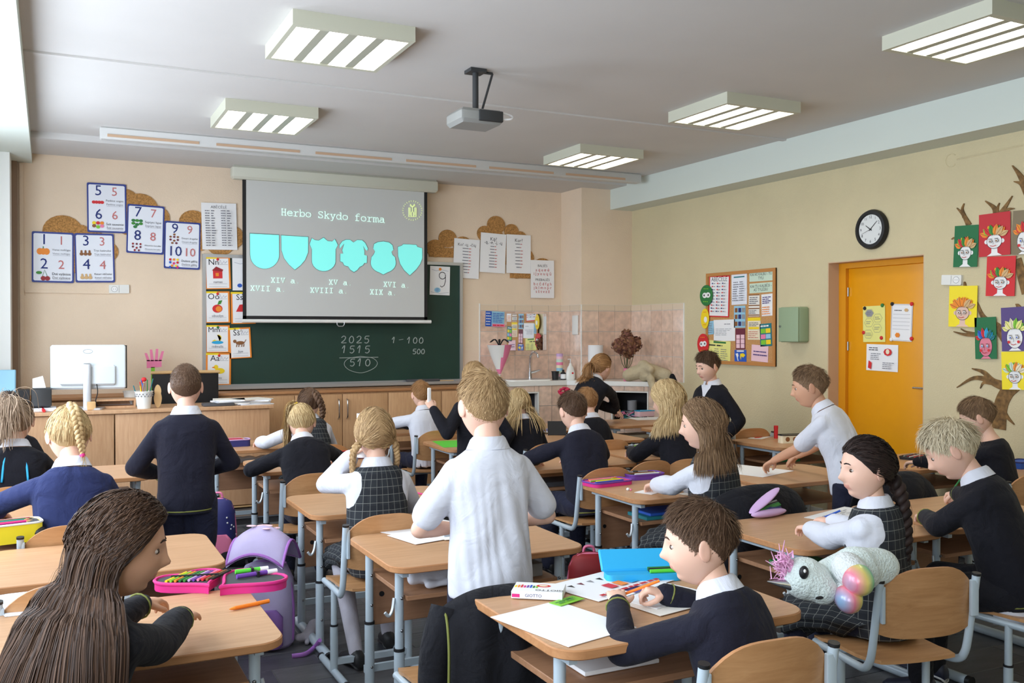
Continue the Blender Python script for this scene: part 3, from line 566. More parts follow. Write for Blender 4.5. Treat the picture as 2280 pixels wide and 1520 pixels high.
def make_chair():
    t = thing('school_chair', 'x', 'chair'); W = .172
    # seat: curved ply
    nu, nv = 9, 8; V = []; 
    for side in (0, 1):
        for j in range(nv):
            for i in range(nu):
                u = -1 + 2 * i / (nu - 1); v = j / (nu - 2); y = -.19 + .37 * v; tap = W * (1 - .08 * (1 - v)) ; 
                x = u * tap * (1 - (.10 if j in (0, nv - 1) else 0) * (abs(u) > .9)); z = .405 + .006 * u * u - .018 * max(0, v - .7) / .3 + .010 * max(0, .3 - v) / .3 - side * .012
                V.append((x, y, z))
    n = nu * nv; Fc = []
    for j in range(nv - 1):
        for i in range(nu - 1):
            a = j * nu + i; Fc += [(a, a + 1, a + nu + 1, a + nu), (n + a, n + a + nu, n + a + nu + 1, n + a + 1)]
    bd = [i for i in range(nu)] + [j * nu + nu - 1 for j in range(1, nv)] + [(nv - 1) * nu + i for i in range(nu - 2, -1, -1)] + [j * nu for j in range(nv - 2, 0, -1)]
    for k in range(len(bd)): a, b = bd[k], bd[(k + 1) % len(bd)]; Fc.append((b, a, n + a, n + b))
    MB('chair_wood').add(V, Fc).build('seat', t, 50)
    # backrest
    nu, nv = 17, 8; V = []
    for side in (0, 1):
        for j in range(nv):
            for i in range(nu):
                u = -1 + 2 * i / (nu - 1); v = j / (nv - 1); hh = .235 - .075 * abs(u) ** 3.2; lo = .02 * abs(u) ** 4
                z = .50 + lo + (hh - lo) * v; x = u * .180 * (1 - .05 * abs(v - .45)); y = -.200 - .028 * (1 - u * u) - .10 * (z - .5) - side * .011 * 1
                V.append((x, y, z))
    n = nu * nv; Fc = []
    for j in range(nv - 1):
        for i in range(nu - 1):
            a = j * nu + i; Fc += [(a, a + nu, a + nu + 1, a + 1), (n + a, n + a + 1, n + a + nu + 1, n + a + nu)]
    bd = [i for i in range(nu)] + [j * nu + nu - 1 for j in range(1, nv)] + [(nv - 1) * nu + i for i in range(nu - 2, -1, -1)] + [j * nu for j in range(nv - 2, 0, -1)]
    for k in range(len(bd)): a, b = bd[k], bd[(k + 1) % len(bd)]; Fc.append((a, b, n + b, n + a))
    mb = MB('chair_wood'); mb.add(V, Fc); mb.m[-len(bd):] = ['edge_wood'] * len(bd); mb.build('backrest', t, 50)
    for sx in (-1, 1):
        x = sx * .184
        fr = MB('steel_paint').tube(bez([(x, -.238, .695), (x, -.222, .60), (x, -.20, .47), (x, -.185, .42), (x, -.16, .392), (x * .95, -.11, .382), (x * .93, .0, .380), (x * .93, .15, .380)], 5), .0135, 10).build('side_frame', t, 60)
        MB('black_plastic').cyl((x, -.238, .694), (x, -.239, .702), .0145, 10).build('end_cap', fr, 40)
        MB('steel_paint').box((x - .004 - sx * .02, -.246, .56), (x + .004, -.232, .68), bev=.002).build('bracket', fr, 30)
        lx = x * .93; l = MB('steel_paint').cyl((lx, -.01, .02), (lx, -.01, .22), .0175, 12); l.cyl((lx, -.01, .22), (lx, -.01, .378), .0140, 12); l.cyl((lx, -.01, .218), (lx, -.01, .226), .0185, 12, 'black'); l.build('leg', t, 40)
        fb = MB('steel_paint').cyl((lx, -.20, .02), (lx, .19, .02), .0165, 10).build('foot_bar', t, 40)
        for y0, y1 in ((-.215, -.198), (.188, .205)): MB('black_plastic').cyl((lx, y0, .02), (lx, y1, .02), .018, 10).build('end_cap', fb, 40)
    MB('steel_paint').box((-.171, -.03, .368), (.171, .01, .382)).build('cross_bar', t, 30); MB('steel_paint').box((-.171, -.022, .05), (.171, .002, .075)).build('cross_bar', t, 30)
    return t
desk0 = make_desk(); chair0 = make_chair(); used = set()
def place(proto, x, y, rz, label, group, sz=1.):
    o = proto if proto.name not in used else copytree(proto); used.add(proto.name)
    o.location = (x, y, 0); o.rotation_euler = (0, 0, rz); o.scale = (1, 1, sz); o['label'] = label; o['group'] = group; return o
def desk(x0, y0, label, rz=0., sz=1.): return place(desk0, x0 + DW / 2, y0 + DD / 2, rz, label, 'pupils\' single desks', sz)
def chair(x, y, rz, label, sz=1.): return place(chair0, x, y, rz, label, 'wooden school chairs', sz)
desk(-.22, 2.56, 'wooden school desk with the pink heart-shaped pencil case')
desk(-.22, 3.50, 'wooden school desk with the yellow pencil case at left edge')
desk(-.33, 4.66, 'wooden school desk under the blue-sweater girl\'s elbows')
desk(-.27, 5.82, 'wooden school desk of the girl with cyan straps, at far left')
desk(1.11, 1.98, 'front wooden school desk with the crayon box and drawings', 0., .72 / DH)
desk(1.09, 3.16, 'wooden school desk with spread white papers before the boy in white polo')
desk(1.07, 4.22, 'wooden school desk of the girl with two braids and plaid vest')
desk(1.12, 5.68, 'wooden school desk the blonde ponytail girl leans on')
desk(1.00, 6.80, 'wooden school desk with the navy oval pencil case by teacher\'s desk')
desk(2.58, 2.72, 'wooden school desk with the open lilac pencil case')
desk(2.62, 3.90, 'wooden school desk with the open purple pencil case')
desk(2.60, 5.03, 'wooden school desk under the dark-sweater boy\'s folded arms')
desk(2.55, 6.18, 'wooden school desk with the green sheet')
desk(2.50, 7.36, 'wooden school desk of the boy in white shirt near the cabinets')
desk(3.42, 2.74, 'wooden school desk of the pale blond boy writing')
desk(3.50, 3.97, 'wooden school desk the standing white-polo boy rests his hands on')
desk(3.46, 5.13, 'wooden school desk of the long-haired blonde girl in black sweater')
desk(3.40, 6.12, 'wooden school desk with the blue printed picture')
desk(3.34, 7.00, 'wooden school desk with the black see-through bag')
desk(4.70, 4.02, 'wooden school desk with the red and black pencil case')
desk(4.72, 5.22, 'wooden school desk with the dog-pattern pencil case and glue stick')
desk(4.62, 6.30, 'wooden school desk behind the long-haired blonde girl\'s head')
desk(4.50, 7.05, 'wooden school desk before the sink niche with pink-blue case')
desk(4.885, 3.12, 'wooden school desk turned sideways along right wall with blue case', math.pi / 2)
CH = {}
for k, x, y, rz, lab in (
    ('K1', .06, 2.26, -.5, 'wooden chair under the girl with long dark hair'), ('e1', .02, 3.42, .1, 'empty wooden chair at left edge before the yellow pencil case'),
    ('K2', .08, 4.36, 0, 'wooden chair of the girl in blue sweater'), ('K6', 1.20, 2.81, 0, 'wooden chair draped with a black jacket in the foreground'),
    ('K20', 1.51, 1.92, -.06, 'wooden chair in the lower right foreground behind the boy drawing'), ('K5', 1.28, 4.02, 0, 'wooden chair of the girl with two braids'),
    ('K7', 1.30, 5.28, 0, 'wooden chair of the blonde ponytail girl'), ('K19', 2.62, 2.38, -.2, 'wooden chair of the girl holding the toy unicorn'),
    ('K16', 3.02, 3.72, -.1, 'wooden chair with a black jacket behind the plaid-vest girl'), ('K12', 2.83, 4.76, 0, 'wooden chair of the dark-sweater boy resting on his arms'),
    ('K21', 3.46, 2.40, .05, 'wooden chair of the pale blond boy'), ('K18', 3.90, 3.72, 0, 'wooden chair with black jacket before the standing white-polo boy'),
    ('e2', 3.08, 5.92, 0, 'empty wooden chair behind the dark-sweater boy\'s left shoulder'), ('K13', 3.58, 5.92, 0, 'wooden chair behind the dark-sweater boy\'s right shoulder'),
    ('e3', 3.19, 4.88, .1, 'empty wooden chair just beyond the open purple pencil case'), ('K15', 3.56, 4.84, -.3, 'wooden chair under the blonde girl in black sweater'),
    ('e4', 5.04, 6.09, -.1, 'wooden chair beyond the dog-pattern pencil case'), ('K22', 4.79, 3.54, -.1, 'wooden chair of the boy in black by the painted tree'),
    ('K8', 1.69, 6.53, 0, 'wooden chair of the plaid-vest girl with one dark braid'), ('K9', 2.71, 7.04, 0, 'wooden chair of the boy in white shirt'),
    ('K3', -.15, 5.51, 0, 'wooden chair of the girl with cyan straps')): CH[k] = chair(x, y, rz, lab, {'K20': 1.08, 'K6': .95}.get(k, 1.))
# ================================================================== PEOPLE
def remesh(V, Fc, vox, it=3):
    me = bpy.data.meshes.new('r'); me.from_pydata([tuple(v) for v in V], [], Fc); me.update()
    ob = bpy.data.objects.new('r', me); TMP.collection.objects.link(ob)
    md = ob.modifiers.new('r', 'REMESH'); md.mode = 'VOXEL'; md.voxel_size = vox
    s = ob.modifiers.new('s', 'SMOOTH'); s.factor = .5; s.iterations = it
    with bpy.context.temp_override(scene=TMP, view_layer=TMP.view_layers[0]): dg_ = bpy.context.evaluated_depsgraph_get(); dg_.update()
    ev = ob.evaluated_get(dg_); m2 = ev.to_mesh()
    n = len(m2.vertices); co = np.empty(n * 3, np.float32); m2.vertices.foreach_get('co', co); no = np.empty(n * 3, np.float32); m2.vertices.foreach_get('normal', no)
    q = np.empty(len(m2.loops), np.int32); m2.loops.foreach_get('vertex_index', q)
    Q = q.reshape(-1, 4) if len(q) == 4 * len(m2.polygons) else None
    FF = Q if Q is not None else [tuple(p.vertices) for p in m2.polygons]
    ev.to_mesh_clear(); bpy.data.objects.remove(ob); bpy.data.meshes.remove(me)
    return co.reshape(-1, 3).astype(float), FF, no.reshape(-1, 3).astype(float)
def tcap(a, b, ra, rb, n=12):
    a, b = np.asarray(a, float), np.asarray(b, float); d = nrm(b - a); M = basis(d); an = np.arange(n) * 2 * math.pi / n; c = np.stack([np.cos(an), np.sin(an), 0 * an], 1)
    V = [a - d * ra]; 
    for k in (-60, -30, 0): V += list(a + (c * math.cos(math.radians(k)) * ra) @ M.T + d * math.sin(math.radians(k)) * ra)
    for k in (0, 30, 60): V += list(b + (c * math.cos(math.radians(k)) * rb) @ M.T + d * math.sin(math.radians(k)) * rb)
    V.append(b + d * rb); Fc = [(0, 1 + (i + 1) % n, 1 + i) for i in range(n)]
    for j in range(5): Fc += [(1 + j * n + i, 1 + j * n + (i + 1) % n, 1 + (j + 1) * n + (i + 1) % n, 1 + (j + 1) * n + i) for i in range(n)]
    L = len(V) - 1; Fc += [(L, 1 + 5 * n + i, 1 + 5 * n + (i + 1) % n) for i in range(n)]
    return np.array(V), Fc
def loft(rings, n=20, closed=True):      # rings: centre, ex, ey, rx, ry
    an = np.arange(n) * 2 * math.pi / n; V = []
    for c, ex, ey, rx, ry in rings:
        ca, sa = np.cos(an), np.sin(an); p = 2.3
        V.append(c + np.outer(np.sign(ca) * abs(ca) ** (2 / p) * rx, ex) + np.outer(np.sign(sa) * abs(sa) ** (2 / p) * ry, ey))
    K = len(rings); V = np.concatenate(V); Fc = []
    for i in range(K - 1): Fc += [(i * n + k, i * n + (k + 1) % n, (i + 1) * n + (k + 1) % n, (i + 1) * n + k) for k in range(n)]
    if closed: Fc += [tuple(range(n - 1, -1, -1)), tuple((K - 1) * n + k for k in range(n))]
    return V, Fc
class Geo:
    def __init__(s): s.V = []; s.F = []; s.n = 0
    def add(s, VF): V, Fc = VF; s.V.append(np.asarray(V)); s.F += [tuple(int(i) + s.n for i in f) for f in Fc]; s.n += len(V); return s
    def cap(s, a, b, ra, rb, n=12): return s.add(tcap(a, b, ra, rb, n))
    def chain(s, pts, rs):
        for i in range(len(pts) - 1): s.cap(pts[i], pts[i + 1], rs[i], rs[i + 1])
        return s
    def rem(s, vox, it=3): return remesh(np.concatenate(s.V), s.F, vox, it)
# ---- hands: wrist at the origin, fingers +Y, back of hand +Z, thumb on +X
_hands = {}
def hand(pose, mirror):
    if (pose, mirror) in _hands: return _hands[(pose, mirror)]
    g = Geo(); ex, ey, ez = A(1, 0, 0), A(0, 1, 0), A(0, 0, 1)
    flex = {'flat': (8, 16, 12), 'relax': (22, 34, 26), 'grip': (52, 66, 38), 'fist': (70, 88, 60)}[pose]
    g.add(loft([(A(0, -.02, 0), ex, ez, .019, .015), (A(0, .004, 0), ex, ez, .021, .014), (A(0, .03, .001), ex, ez, .029, .0125), (A(0, .055, .001), ex, ez, .031, .0115), (A(0, .066, 0), ex, ez, .028, .009)], 16))
    for k, (x, L, sp) in enumerate(((.0215, .050, 5), (.0072, .056, 1), (-.0072, .052, -3), (-.0210, .041, -8))):
        p = A(x, .060 - .003 * abs(k - 1), 0); a = 0; pts = [p - A(0, .012, 0), p]; sd = math.radians(sp)
        for j, fr in enumerate((.46, .30, .24)):
            a += math.radians(flex[j] * (1 + .12 * (k - 1)) * (.8 if (pose == 'grip' and k == 0) else 1)); p = p + L * fr * A(math.sin(sd) * math.cos(a), math.cos(a) * math.cos(sd), -math.sin(a)); pts.append(p)
        g.chain(pts, [.0076, .0074, .0068, .0062, .0054])
    tb = {'flat': [(.020, .012, -.004), (.036, .030, -.008), (.047, .050, -.010), (.052, .066, -.012)], 'relax': [(.020, .012, -.004), (.034, .030, -.014), (.040, .050, -.022), (.036, .064, -.028)], 'grip': [(.020, .012, -.004), (.032, .028, -.020), (.032, .048, -.034), (.022, .062, -.042)], 'fist': [(.020, .012, -.004), (.030, .028, -.022), (.020, .044, -.036), (.004, .05, -.038)]}[pose]
    g.chain([A(*q) for q in tb], [.0105, .0095, .0082, .0066])
    V, Fc, _ = g.rem(.0040, 2)
    if mirror:
        V = V * A(-1, 1, 1); Fc = Fc[:, ::-1] if isinstance(Fc, np.ndarray) else [tuple(reversed(f)) for f in Fc]
    _hands[(pose, mirror)] = (V, Fc); return V, Fc
# ---- head
def headS(D):
    x, y, z = D[:, 0], D[:, 1], D[:, 2]; t = np.clip(-z, 0, 1); bk = np.clip(-y, 0, 1); ft = np.clip(y, 0, 1)
    px = .0735 * x * (1 - .26 * t ** 1.6) * (1 - .07 * ft ** 2); py = np.where(y > 0, .086, .098) * y; pz = .107 * z
    py = py + bk * t ** 1.1 * .060 + ft * 0 + .010 * t ** 2; pz = pz + bk * t * .012
    w = np.clip((y - .15) / .45, 0, 1); ax = abs(px); g = lambda a, b: np.exp(-a * a - b * b)
    f = .019 * g(px / .0105, (pz + .024) / .013) + .008 * g(px / .008, (pz + .004) / .02) - .0065 * g((ax - .029) / .013, (pz - .004) / .010) + .003 * g((ax - .026) / .022, (pz - .022) / .008) + .006 * g(px / .02, (pz + .054) / .009) + .007 * g(px / .02, (pz + .086) / .014) + .004 * g((ax - .036) / .018, (pz + .032) / .02) - .003 * g(px / .025, (pz + .070) / .006)
    py = py + w * f; return np.stack([px, py, pz], 1)
def head_mesh(nu=60, nv=52):
    ph = np.arange(nu) * 2 * math.pi / nu; az = ph - .45 * np.sin(ph); th = np.linspace(0, math.pi, nv + 1)[1:-1]
    D = [np.array([[0, 0, 1.]])] + [np.stack([math.sin(t) * np.sin(az), math.sin(t) * np.cos(az), np.full(nu, math.cos(t))], 1) for t in th] + [np.array([[0, 0, -1.]])]
    V = headS(np.concatenate(D)); Fc = []; R = nv - 1
    for i in range(nu): Fc.append((0, 1 + i, 1 + (i + 1) % nu)); Fc.append((len(V) - 1, 1 + (R - 1) * nu + (i + 1) % nu, 1 + (R - 1) * nu + i))
    for j in range(R - 1): Fc += [(1 + j * nu + i, 1 + (j + 1) * nu + i, 1 + (j + 1) * nu + (i + 1) % nu, 1 + j * nu + (i + 1) % nu) for i in range(nu)]
    Fc = [tuple(reversed(f)) for f in Fc]
    lip = ((V[:, 1] > .05) & (abs(V[:, 0]) < .019) & (abs(V[:, 2] + .055) < .0065)).astype(float) * .5
    return V, Fc, lip
HV, HF, HL = head_mesh()
HZ = ([0, .55, .95, 1.25, 1.45, 1.65, 1.85, 2.3, 2.8, math.pi], [.62, .54, .34, .10, -.10, .05, -.22, -.52, -.62, -.64])
HZB = (HZ[0], [.52, .46, .30, .06, -.10, .16, -.04, -.38, -.52, -.54]); HZC = [HZ]
def zh(az): return np.interp(abs(az), *HZC[0])
def dirs(az, z): r = np.sqrt(np.clip(1 - z * z, 0, 1)); return np.stack([r * np.sin(az), r * np.cos(az), z], 1)
def ribbons(P, wid, cen, name, mat, parent, rl, rnd=None):
    N, K, _ = P.shape; T = np.gradient(P, axis=1); T /= np.linalg.norm(T, axis=2, keepdims=True) + 1e-9
    Nn = P - cen; B = np.cross(T, Nn); B /= np.linalg.norm(B, axis=2, keepdims=True) + 1e-9
    rnd = rng.random(N) if rnd is None else rnd
    tw = (rng.random((N, 1, 1)) - .5) * 1.2; Nn /= np.linalg.norm(Nn, axis=2, keepdims=True) + 1e-9
    B = B * np.cos(tw) + Nn * np.sin(tw)
    tp = np.ones(K); tp[-1] = .15; tp[0] = .6
    if K > 3: tp[-2] = .6
    W = (wid * tp)[None, :, None] * .5 * (.7 + .6 * rng.random((N, 1, 1)))
    V = np.stack([P - B * W, P + B * W], 2).reshape(-1, 3) - rl
    b = (np.arange(N)[:, None] * K * 2 + np.arange(K - 1)[None] * 2).reshape(-1)
    Fc = np.stack([b, b + 1, b + 3, b + 2], 1)
    o = mesh_obj(name, V, Fc, None, [mat], 180); a = o.data.attributes.new('rnd', 'FLOAT', 'POINT'); a.data.foreach_set('value', np.repeat(rnd, K * 2).astype(np.float32))
    return put(o, parent)
def warp(V, N, amp, seed, k=22.):
    r = np.random.default_rng(seed); d = np.zeros(len(V)); Q = V + .03 * np.sin(V[:, [1, 2, 0]] * 17 + seed)
    for i in range(5):
        q = r.normal(size=3); q = q / np.linalg.norm(q) * k * (.6 + .4 * i); d += np.sin(Q @ q + r.random() * 6) / (1 + .5 * i)
    return V + N * (d * amp)[:, None]
PEOPLE = {}
def person(key, label, xy, yaw=0., mode='sit', s=1., seat=.405, lean=8, side=0., twist=0., hy=0., hp=0., hr=0., Lh=None, Rh=None, Lp='relax', Rp='relax', le=None, re=None, top='sweater', topm='knit_black', legs='trousers', legm='trousers_navy', hair=None, hairm_='hair_brown', skn='skin_fair', vox=.009, hem=True, shoe='shoe_black', feet=(0, .02), collar=True, knees=.5, hs=1., hoff=0.):
    """yaw, lean ... in degrees, yaw clockwise from +Y; Lh, Rh wrist targets in the room"""
    rl = A(xy[0], xy[1], 0); root = thing('person', label, 'person', tuple(rl), 0, 'pupils in the classroom')
    th = math.radians(yaw); f = A(math.sin(th), math.cos(th), 0); r = A(math.cos(th), -math.sin(th), 0); u = A(0, 0, 1)
    pz = seat + .085 * s if mode == 'sit' else .655 * s
    P0 = rl + u * pz
    # spine
    ls = math.radians(side); arcs = np.array([-.07, 0, .08, .16, .24, .31, .37, .405, .44, .47]) * s; pts = []; dirs_ = []; p = P0.copy(); last = 0
    def sd(a):
        k = np.clip(a / (.36 * s), 0, 1); l = math.radians(lean) * (.35 + .65 * k) if mode == 'sit' else math.radians(lean) * min(1, .2 + k * 1.1)
        return nrm(u * math.cos(l) + f * math.sin(l) + r * math.sin(ls) * (.3 + .7 * k))
    for i, a in enumerate(arcs):
        if a < 0: pts.append(P0 + sd(0) * a); dirs_.append(sd(0)); continue
        p = p + sd((a + last) / 2) * (a - last); last = a; pts.append(p.copy()); dirs_.append(sd(a))
    tw = math.radians(twist)
    def fr(i):
        k = np.clip(arcs[i] / (.36 * s), 0, 1); d = dirs_[i]; rr = r * math.cos(tw * k) - f * math.sin(tw * k); rr = nrm(rr - d * (rr @ d)); return rr, np.cross(d, rr)      # right, forward
    def torso(g, tab, off=0., i0=0, i1=9):
        g.add(loft([(pts[i] + fr(i)[1] * sh, fr(i)[0], fr(i)[1], (w + off) * s, (dd + off) * s) for i, w, dd, sh in tab], 22))
    tab = [(0, .098, .080, -.01), (1, .116, .090, -.008), (2, .110, .082, 0), (3, .110, .080, .002), (4, .118, .082, .004), (5, .124, .080, 0), (6, .112, .066, -.006), (7, .066, .050, -.006), (8, .043, .042, 0)]
    rS, fS = fr(6); Sh = {1: pts[6] + rS * .112 * s - dirs_[6] * .032 * s, -1: pts[6] - rS * .112 * s - dirs_[6] * .032 * s}
    # head
    nb = pts[8]; hth = th + tw * .6 + math.radians(hy); hf = A(math.sin(hth), math.cos(hth), 0); hp_ = math.radians(hp)
    hF = nrm(hf * math.cos(hp_) - u * math.sin(hp_)); hU = nrm(u * math.cos(hp_) + hf * math.sin(hp_)); hR = np.cross(hF, hU)
    if hr: a = math.radians(hr); hR, hU = hR * math.cos(a) - hU * math.sin(a), hU * math.cos(a) + hR * math.sin(a)
    hk = s * hs * .98; hM = np.stack([hR, hF, hU], 1) * hk
    hc = nb + dirs_[8] * .028 * s + hU * .075 * hk + hF * (.018 + hoff) * hk
    # arms
    l1, l2 = .228 * s, .196 * s; arm = {}
    for sg, tg, hint in ((1, Rh, re), (-1, Lh, le)):
        S = Sh[sg]
        if tg is None: tg = S - u * .34 * s + f * (.06 if mode == 'stand' else .16) * s + r * sg * .05
        tg = np.asarray(tg, float); d = tg - S; L = np.linalg.norm(d)
        if L > (l1 + l2) * .985: tg = S + d / L * (l1 + l2) * .985; L = (l1 + l2) * .985
        e = nrm(d); h = nrm((A(*hint) if hint is not None else -u * .9 + r * sg * .7 - f * .35)); h = nrm(h - e * (h @ e))
        c = (l1 * l1 - l2 * l2 + L * L) / (2 * L); E = S + e * c + h * math.sqrt(max(1e-6, l1 * l1 - c * c)); arm[sg] = (S, E, tg)
    # legs
    leg = {}
    for sg in (1, -1):
        H = P0 + r * sg * .068 * s - u * .02 * s
        if mode == 'sit':
            kn = nrm(f + r * sg * .12 * knees * 2); K_ = H + kn * .30 * s + u * (max(seat + .05 * s, .36) - H[2]); An = K_ + f * (feet[1] if sg > 0 else feet[0]) ; An[2] = .075
            if len(feet) > 2: An[2] = feet[2]
        else:
            K_ = H + f * .02 - u * .30 * s + r * sg * .008; An = A(*(H + r * sg * .014 - f * .01)); An[2] = .07
            if isinstance(feet, tuple) and feet != (0, .02): An = An + f * (feet[1] if sg > 0 else feet[0])
        leg[sg] = (H, K_, An)
    # ---- body (skin)
    g = Geo(); torso(g, tab)
    g.cap(pts[7], hc - hU * .03 * hk - hF * .012 * hk, .046 * s, .041 * s)
    for sg in (1, -1):
        S, E, W = arm[sg]; g.chain([S, (S + E) / 2, E, E * .55 + W * .45, W], [.036 * s, .034 * s, .030 * s, .029 * s, .0195 * s])
        H, K_, An = leg[sg]; g.chain([H, K_, K_ * .6 + An * .4, An], [.062 * s, .044 * s, .040 * s, .028 * s])
    V, Fc, _ = g.rem(min(vox, .008) if top == 'polo' else .014, 3)
    Vs, Fs = [V], [tuple(q) for q in Fc]; n = len(V); lipn = [np.zeros(len(V))]
    for sg, pose in ((1, Rp), (-1, Lp)):
        S, E, W = arm[sg]; hv, hfc = hand(pose, sg > 0)      # the right hand's thumb lies to the left
        d = nrm(W - E); d = nrm(d + (u * -.15 if abs(d[2]) < .6 else 0)); up = u if abs(d[2]) < .8 else -f
        bx = nrm(np.cross(d, up)); bz = np.cross(bx, d); M = np.stack([bx, d, bz], 1)
        Vs.append((hv * .95 * s) @ M.T + W + d * .006); Fs += [tuple(int(i) + n for i in q) for q in hfc]; n += len(hv); lipn.append(np.zeros(len(hv)))
    Vs.append(HV @ hM.T + hc); Fs += [tuple(i + n for i in q) for q in HF]; n += len(HV); lipn.append(HL)
    for sg in (1, -1):
        eg = MB(); a = math.radians(22) * sg; Me = np.array([[math.cos(a), math.sin(a), 0], [-math.sin(a), math.cos(a), 0], [0, 0, 1]]); eg.ell((0, 0, 0), (.006, .0165, .028), 14, M=Me)
        ev = np.concatenate(eg.v); ev[:, 0] -= sg * .0035 * np.exp(-((ev[:, 1]) / .008) ** 2 - (ev[:, 2] / .014) ** 2) * (np.sign(ev[:, 0] * sg) > 0); ev = ev + A(sg * .0755, -.008, -.006)
        Vs.append(ev @ hM.T + hc); Fs += [tuple(i + n for i in q) for q in eg.f]; n += len(ev); lipn.append(np.zeros(len(ev)) + .12)
    o = mesh_obj('body', np.concatenate(Vs) - rl, Fs, None, [skn], 180); at = o.data.attributes.new('lip', 'FLOAT', 'POINT'); at.data.foreach_set('value', np.concatenate(lipn).astype(np.float32)); put(o, root)
    for sg in (1, -1):
        e = MB('eye_white'); e.T = np.eye(4); e.T[:3, :3] = hM; e.T[:3, 3] = hc - rl; y0 = float(HV[np.argmin((HV[:, 0] - .0285) ** 2 + (HV[:, 2] - .004) ** 2 + 9 * (HV[:, 1] < .03)), 1]) - .0052
        e.ell((sg * .0285, y0, .004), (.0108, .0098, .0068), 12); e.ell((sg * .0285, y0 + .0052, .004), (.0074, .0060, .0070), 10, 'iris'); e.build('eye', root, 180)
        b = MB(hairm_); b.T = e.T; az = np.array([.14, .28, .42, .54]) * sg; zz = np.array([.235, .262, .255, .22]); bp = headS(dirs(az, zz)) + A(0, .0015, 0); b.tube(bp, [.0018, .0026, .0022, .001], 5); b.build('eyebrow', root, 180)
    # ---- garments
    gs = Geo(); base = .016 if top in ('sweater', 'cardigan') else .012
    hemi = 0 if mode == 'sit' else 0
    tt = [(0, .104, .084, -.01), (1, .122, .094, -.006), (2, .120, .090, 0), (3, .120, .086, .002), (4, .126, .086, .004), (5, .130, .083, 0), (6, .114, .068, -.006), (7, .062, .052, -.006)]
    if top == 'polo' and mode == 'stand': tt = [(0, .130, .100, -.008), (1, .130, .098, -.006), (2, .124, .092, 0)] + tt[3:]
    torso(gs, tt, base)
    for sg in (1, -1):
        S, E, W = arm[sg]; S2 = S - dirs_[6] * .004
        if top == 'polo': M_ = S * .22 + E * .78; gs.chain([S2, (S + E) / 2, M_], [.047 * s, .050 * s, .050 * s])
        else:
            k = 1.0 if top in ('sweater', 'cardigan') else .92; W2 = W + (W - E) * .0
            if top == 'plaid': gs.chain([S2, (S + E) / 2, E, (E + W) / 2, E * .12 + W * .88, W2], [.046 * s, .047 * s, .046 * s, .047 * s, .042 * s, .027 * s])
            else: gs.chain([S2, (S + E) / 2, E, (E + W) / 2, W2], [.048 * k * s, .048 * k * s, .046 * k * s, .042 * k * s, .033 * k * s])
    V, Fc, N = gs.rem(vox, 5); V = warp(V, N, .0022, sum(map(ord, key)), 26)
    if top == 'polo':
        ang = np.arctan2((V - pts[3]) @ f, (V - pts[3]) @ r); hz = np.clip((pts[6][2] - V[:, 2]) / .25, 0, 1); V = V + N * (.0036 * np.sin(ang * 7 + 4 * np.sin(V[:, 2] * 7 + ang)) * hz + .0018 * np.sin(ang * 17 + V[:, 2] * 22 + 3 * np.sin(ang * 3)) * hz)[:, None]
    tm = {'sweater': topm, 'cardigan': topm, 'polo': 'white_cotton', 'plaid': 'white_cotton'}[top]
    put(mesh_obj({'sweater': 'sweater', 'cardigan': 'cardigan', 'polo': 'polo_shirt', 'plaid': 'blouse'}[top], V - rl, Fc, None, [tm], 180), root)
    def uvs(o, vw):
        me = o.data; uv = me.uv_layers.new(name='plaid'); q = np.empty(len(me.loops), np.int32); me.loops.foreach_get('vertex_index', q); uv.data.foreach_set('uv', vw[q].astype(np.float32).ravel())
    if top == 'plaid':
        gv = Geo(); torso(gv, [(0, .108, .088, -.01), (1, .124, .097, -.006), (2, .121, .092, 0), (3, .118, .088, .002), (4, .116, .086, .004), (5, .108, .083, 0), (6, .098, .070, -.006), (7, .072, .056, -.006)], base + .009)
        V, Fc, N = gv.rem(vox, 3); vw = V - pts[3]; uu = np.arctan2(vw @ r, -(vw @ f)) * .125; o = mesh_obj('plaid_vest', V - rl, Fc, None, ['plaid_cloth'], 180); uvs(o, np.stack([uu, vw @ dirs_[3]], 1)); put(o, root)
    # hem stripe
    def bandring(i, a, off, rad, mat, nm):
        rr, ff = fr(i); q = np.arange(28) * 2 * math.pi / 28; w, d_ = tt[i][1] * s + off, tt[i][2] * s + off; c = pts[i] + dirs_[i] * a + ff * tt[i][3]; ca, sa = np.cos(q), np.sin(q); p = 2 / 2.3
        R = c + np.outer(np.sign(ca) * abs(ca) ** p * w, rr) + np.outer(np.sign(sa) * abs(sa) ** p * d_, ff) - rl; MB(mat).tube(R, rad, 6, closed=True).build(nm, root, 180)
    if top == 'sweater' and hem:
        bandring(0, .002, base - .003, .007, topm, 'hem'); bandring(0, .012, base + .0005, .004, 'hem_olive', 'hem_stripe')
    if top in ('sweater', 'cardigan') and hem:
        for sg in (1, -1):
            S, E, W = arm[sg]; d = nrm(W - E); Mq = basis(d); q = np.arange(14) * 2 * math.pi / 14; MB('hem_olive').tube(W - d * .012 + (np.stack([np.cos(q), np.sin(q), 0 * q], 1) * .0335 * s) @ Mq.T - rl, .003, 5, closed=True).build('cuff_stripe', root, 180)
    if collar:   # folded shirt collar, open at the throat
        rr, ff = fr(8); q = np.radians(np.linspace(100, 440, 26)); n_ = len(q); ca, sa = np.cos(q), np.sin(q); V = []
        for (w, d_, a, fo) in ((.048, .048, -.006, .0), (.052, .052, .008, 0), (.060, .058, .000, 0), (.074, .068, -.030, .0), (.076, .070, -.034, 0), (.070, .064, -.032, 0)):
            dd = dirs_[8] if a > 0 else dirs_[7]; op = 1 + .0 * ca; V.append(pts[8] + np.outer(ca * w * s, rr) + np.outer(sa * d_ * s, ff) + np.outer(np.full(n_, a * s) - np.clip(sa, 0, 1) * .018 * s, dirs_[8]) - ff * .004)
